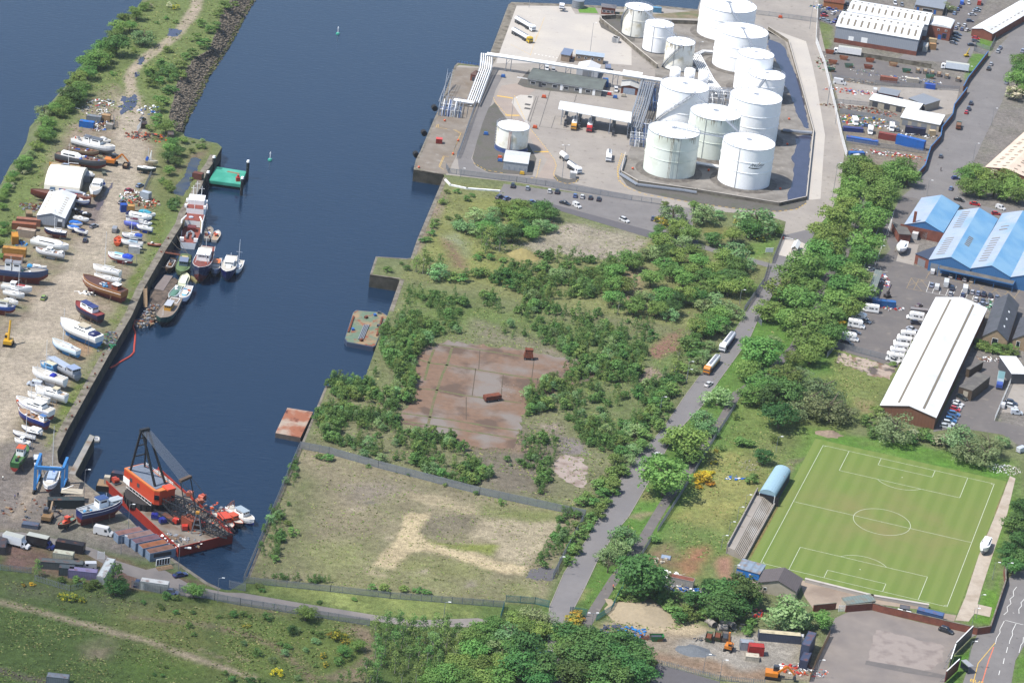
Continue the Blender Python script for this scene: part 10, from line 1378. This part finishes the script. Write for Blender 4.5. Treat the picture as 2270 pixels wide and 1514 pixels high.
for x0,y0,x1,y1,lab,cc in((1640,1262,1790,1112,'upper advertising hoarding seen from behind',(60,66,74)),(1590,1410,1635,1275,'middle advertising hoarding seen from behind',(84,86,90)),(1552,1520,1668,1410,'lowest hoarding with a dark red back',(110,50,56))):
 a_,b_=GP('V',[(x0,y0),(x1,y1)]);t=thg('billboard',lab,'billboard',a_,0,'roadside hoardings');q=MB();q.bar(a_+V3((0,0,2.4)),b_+V3((0,0,2.4)),.25,3.6);q.bd('board',pnt(cc),t,1);q=MB();q.bar(a_+V3((0,0,4.3)),b_+V3((0,0,4.3)),.25,.15);q.bd('top_rail',WHT,t,1);q=MB();[q.bar(a_.lerp(b_,f_)+V3((-1.6,.6,0)),a_.lerp(b_,f_)+V3((0,0,3.6)),.15,.15)for f_ in(.1,.5,.9)];q.bd('struts',ST1,t,1)
t=thg('bus_shelter','grey bus shelter beside the main road','bus shelter',G('V',1748,1400),.5);q=MB();q.box((0,0,2.4),(1.8,4,.12));q.bd('roof',mat('shelter_roof',(176,180,186)),t);q=MB();[q.box((-.8,s*1.9,0),(.1,.1,2.4))for s in(-1,0,1)];q.bd('posts',DG1,t);q=MB();q.box((-.85,0,.3),(.05,3.8,1.9));q.bd('back_glass',GLS,t)
boat('V',(1900,310),(1950,205),.34,0,.2,W_,GY,W_,[('c',.1,.7,.8,.8,W_,W_)],'white boat-shaped dugout cover on the terrace path',1,props=False);boat('R',(915,755),(965,665),.42,.7,.16,W_,GY,W_,[('c',.3,.7,.7,.8,W_,W_)],'white motor boat on a trailer beside the brick store',.5)
for x,y,lab,a in((1225,750,'tall rusty hopper on wheels on the factory slab',.2),):
 p=G('Y',2160,740);t=thg('rusty_hopper',lab,'hopper',p,.1);q=MB();q.box((0,0,.8),(3.4,2.6,2.4),0,.75,.75);q.bd('body',RUST,t);q=MB();q.box((0,0,3.2),(2.6,1.9,.6),0,1.1,1.1);q.bd('top',RUST,t);whl(t,[-1.2,1.2],2.6,.45)
p=G('Y',1855,1090);t=thg('rusty_wagon','rusty box wagon on wheels standing on the factory slab','wagon',p,HD('Y',1855,1090,8));q=MB();q.box((0,0,.7),(6,2.3,1.5));q.bd('body',RUST,t);q=MB();q.box((3.05,0,.7),(.1,2.1,1.4));q.bd('pale_end',GREY,t);whl(t,[-2,2],2.2,.42)
def person(k,x,y,top,leg,lab,a=0.,bike=False):
 """standing or cycling figure grown from a skeleton with the skin modifier"""
 p,rz=at(k,x,y,a);J=[(0,0,.95),(0,0,1.2),(0,0,1.42),(0,0,1.52),(.01,0,1.68),(0,.1,.9),(.05,.11,.5),(0,.12,.06),(.14,.12,.03),(0,-.1,.9),(-.08,-.11,.5),(-.12,-.12,.06),(.02,-.12,.03),(0,.2,1.4),(.02,.26,1.12),(.1,.24,.88),(0,-.2,1.4),(.02,-.26,1.12),(.1,-.24,.88)]
 if bike:J=[(-.1,0,.98),(.0,0,1.2),(.15,0,1.42),(.2,0,1.5),(.25,0,1.64),(-.05,.1,.93),(.25,.12,.75),(.1,.12,.35),(.22,.12,.3),(-.05,-.1,.93),(.2,-.12,.6),(.0,-.12,.2),(.12,-.12,.16),(.15,.2,1.38),(.35,.24,1.2),(.55,.2,1.05),(.15,-.2,1.38),(.35,-.24,1.2),(.55,-.2,1.05)]
 E_=[(0,1),(1,2),(2,3),(3,4),(0,5),(5,6),(6,7),(7,8),(0,9),(9,10),(10,11),(11,12),(2,13),(13,14),(14,15),(2,16),(16,17),(17,18)];Rr=[.14,.15,.14,.06,.1,.1,.07,.05,.04,.1,.07,.05,.04,.07,.05,.035,.07,.05,.035]
 me=D.meshes.new('body');me.from_pydata(J,E_,[]);o=D.objects.new('tmp',me);COL.objects.link(o);mo=o.modifiers.new('s','SKIN')
 for i,r_ in enumerate(Rr):me.skin_vertices[0].data[i].radius=(r_,r_)
 me.skin_vertices[0].data[0].use_root=1;o.modifiers.new('u','SUBSURF').levels=1;dg=bpy.context.evaluated_depsgraph_get();m2=D.meshes.new_from_object(o.evaluated_get(dg));D.objects.remove(o);m2 .materials.clear()
 for c_ in(top,leg,(206,160,130)):m2 .materials.append(pnt(c_,rough=.8))
 for f_ in m2 .polygons:z=f_.center.z;f_.material_index=2 if z>1.47 else(0 if z>.93 else 1)
 b=D.objects.new('person',m2);COL.objects.link(b);b.location=p;b.rotation_euler=(0,0,rz);tag(b,lab,'person');q=MB();q.dome((.0 if not bike else.24,0,1.7),.105,.09,10,3);o=q.bd('hair',pnt((60,46,38)),b);return b
person('H',185,1040,(44,60,170),(40,44,70),'person in a bright blue top standing on the dock apron',0);person('H',222,1015,(54,60,80),(40,40,50),'person in dark clothes standing beside the one in blue',40);person('H',35,810,(230,230,220),(60,60,60),'person in a white top walking near the green workboat',20);person('M',1928,200,(120,200,150),(50,60,90),'person in a green-white jacket by the far boundary fence');person('R',785,1430,(230,120,90),(220,220,220),'person in orange in front of the blue site cabin',10);person('R',770,1415,(150,200,90),(60,70,100),'person in a lime jacket in front of the blue site cabin',0)
for k,x,y,a,top,lab in(('U',440,670,75,(220,120,100),'cyclist in a pink top riding down the footpath'),('Q',1357,885,80,(40,44,54),'dark-clothed rider on the estate road')):
 person(k,x,y,top,(40,40,50),lab,a,1);p,rz=at(k,x,y,a);t=thg('bicycle','bicycle under the '+lab,'bicycle',p,rz);q=MB();q.path([(-.5,0,.34),(0,0,.3),(-.1,0,.9),(.4,0,.85),(0,0,.3)],.03,5);q.path([(.4,0,.85),(.55,0,1.0),(.6,0,.34)],.03,5);q.bd('frame',REDP,t)
 for x_ in(-.5,.6):q=MB();q.wheel((x_,0,.34),.34,.05,0,14);q.bd('wheel',BLK,t)
#  AIR
mh=D.materials.new('haze_air');mh.use_nodes=1;n_=mh.node_tree;n_.nodes.remove(n_.nodes['Principled BSDF']);pv=n_.nodes.new('ShaderNodeVolumePrincipled');pv.inputs['Color'].default_value=(.82,.9,1,1);pv.inputs['Density'].default_value=.000028;pv.inputs['Anisotropy'].default_value=.2
n_.links.new(pv.outputs[0],n_.nodes['Material Output'].inputs['Volume']);mb=MB();mb.box((-300,1650,-10.2),(4400,4100,440));strc('haze',mb,mh,'stuff')
import bmesh
bm=bmesh.new();bmesh.ops.create_icosphere(bm,subdivisions=4,radius=1)
for v in bm.verts:f_=1+.35*(fbm(np.array([v.co.x*9+40]),np.array([v.co.y*9+v.co.z*7+40]),5.)[0]-.5);v.co=v.co*f_
me=D.meshes.new('cloud');bm.to_mesh(me);mc=D.materials.new('cloud_vapour');mc.use_nodes=1;n_=mc.node_tree;n_.nodes.remove(n_.nodes['Principled BSDF']);pv=n_.nodes.new('ShaderNodeVolumePrincipled');pv.inputs['Color'].default_value=(1,1,1,1);pv.inputs['Density'].default_value=.008
n_.links.new(pv.outputs[0],n_.nodes['Material Output'].inputs['Volume']);me.materials.append(mc);o=D.objects.new('cloud',me);COL.objects.link(o);g_=G('_',40,1530);o.location=g_+SUNV*(760/SUNV.z);o.scale=(118,100,42);o['kind']='structure'
#  labels shared by many trees: say which part of their stand
LG={}
for o in COL.objects:
 if o.parent is None and 'label' in o.keys():LG.setdefault(o['label'],[]).append(o)
for lb,L_ in LG.items():
 if len(L_)<3 or len(lb.split())>13:continue
 pr=[]
 for o in L_:v=V3(o.location)-V3((0,0,CH));pr.append((v.dot(RT)/v.dot(FW),v.dot(UP)/v.dot(FW)))
 x0,x1=min(p[0]for p in pr),max(p[0]for p in pr);y0,y1=min(p[1]for p in pr),max(p[1]for p in pr);nx_=4 if len(L_)>40 else 3
 for o,p in zip(L_,pr):
  o['label']=lb+', '+('far left','left','right','far right')[min(3,int((p[0]-x0)/(x1-x0+1e-9)*4))]+' '+('bottom','middle','top')[min(2,int((p[1]-y0)/(y1-y0+1e-9)*3))]if len(lb.split())<13 else lb+', '+('left','right')[int((p[0]-x0)*2>x1-x0)]
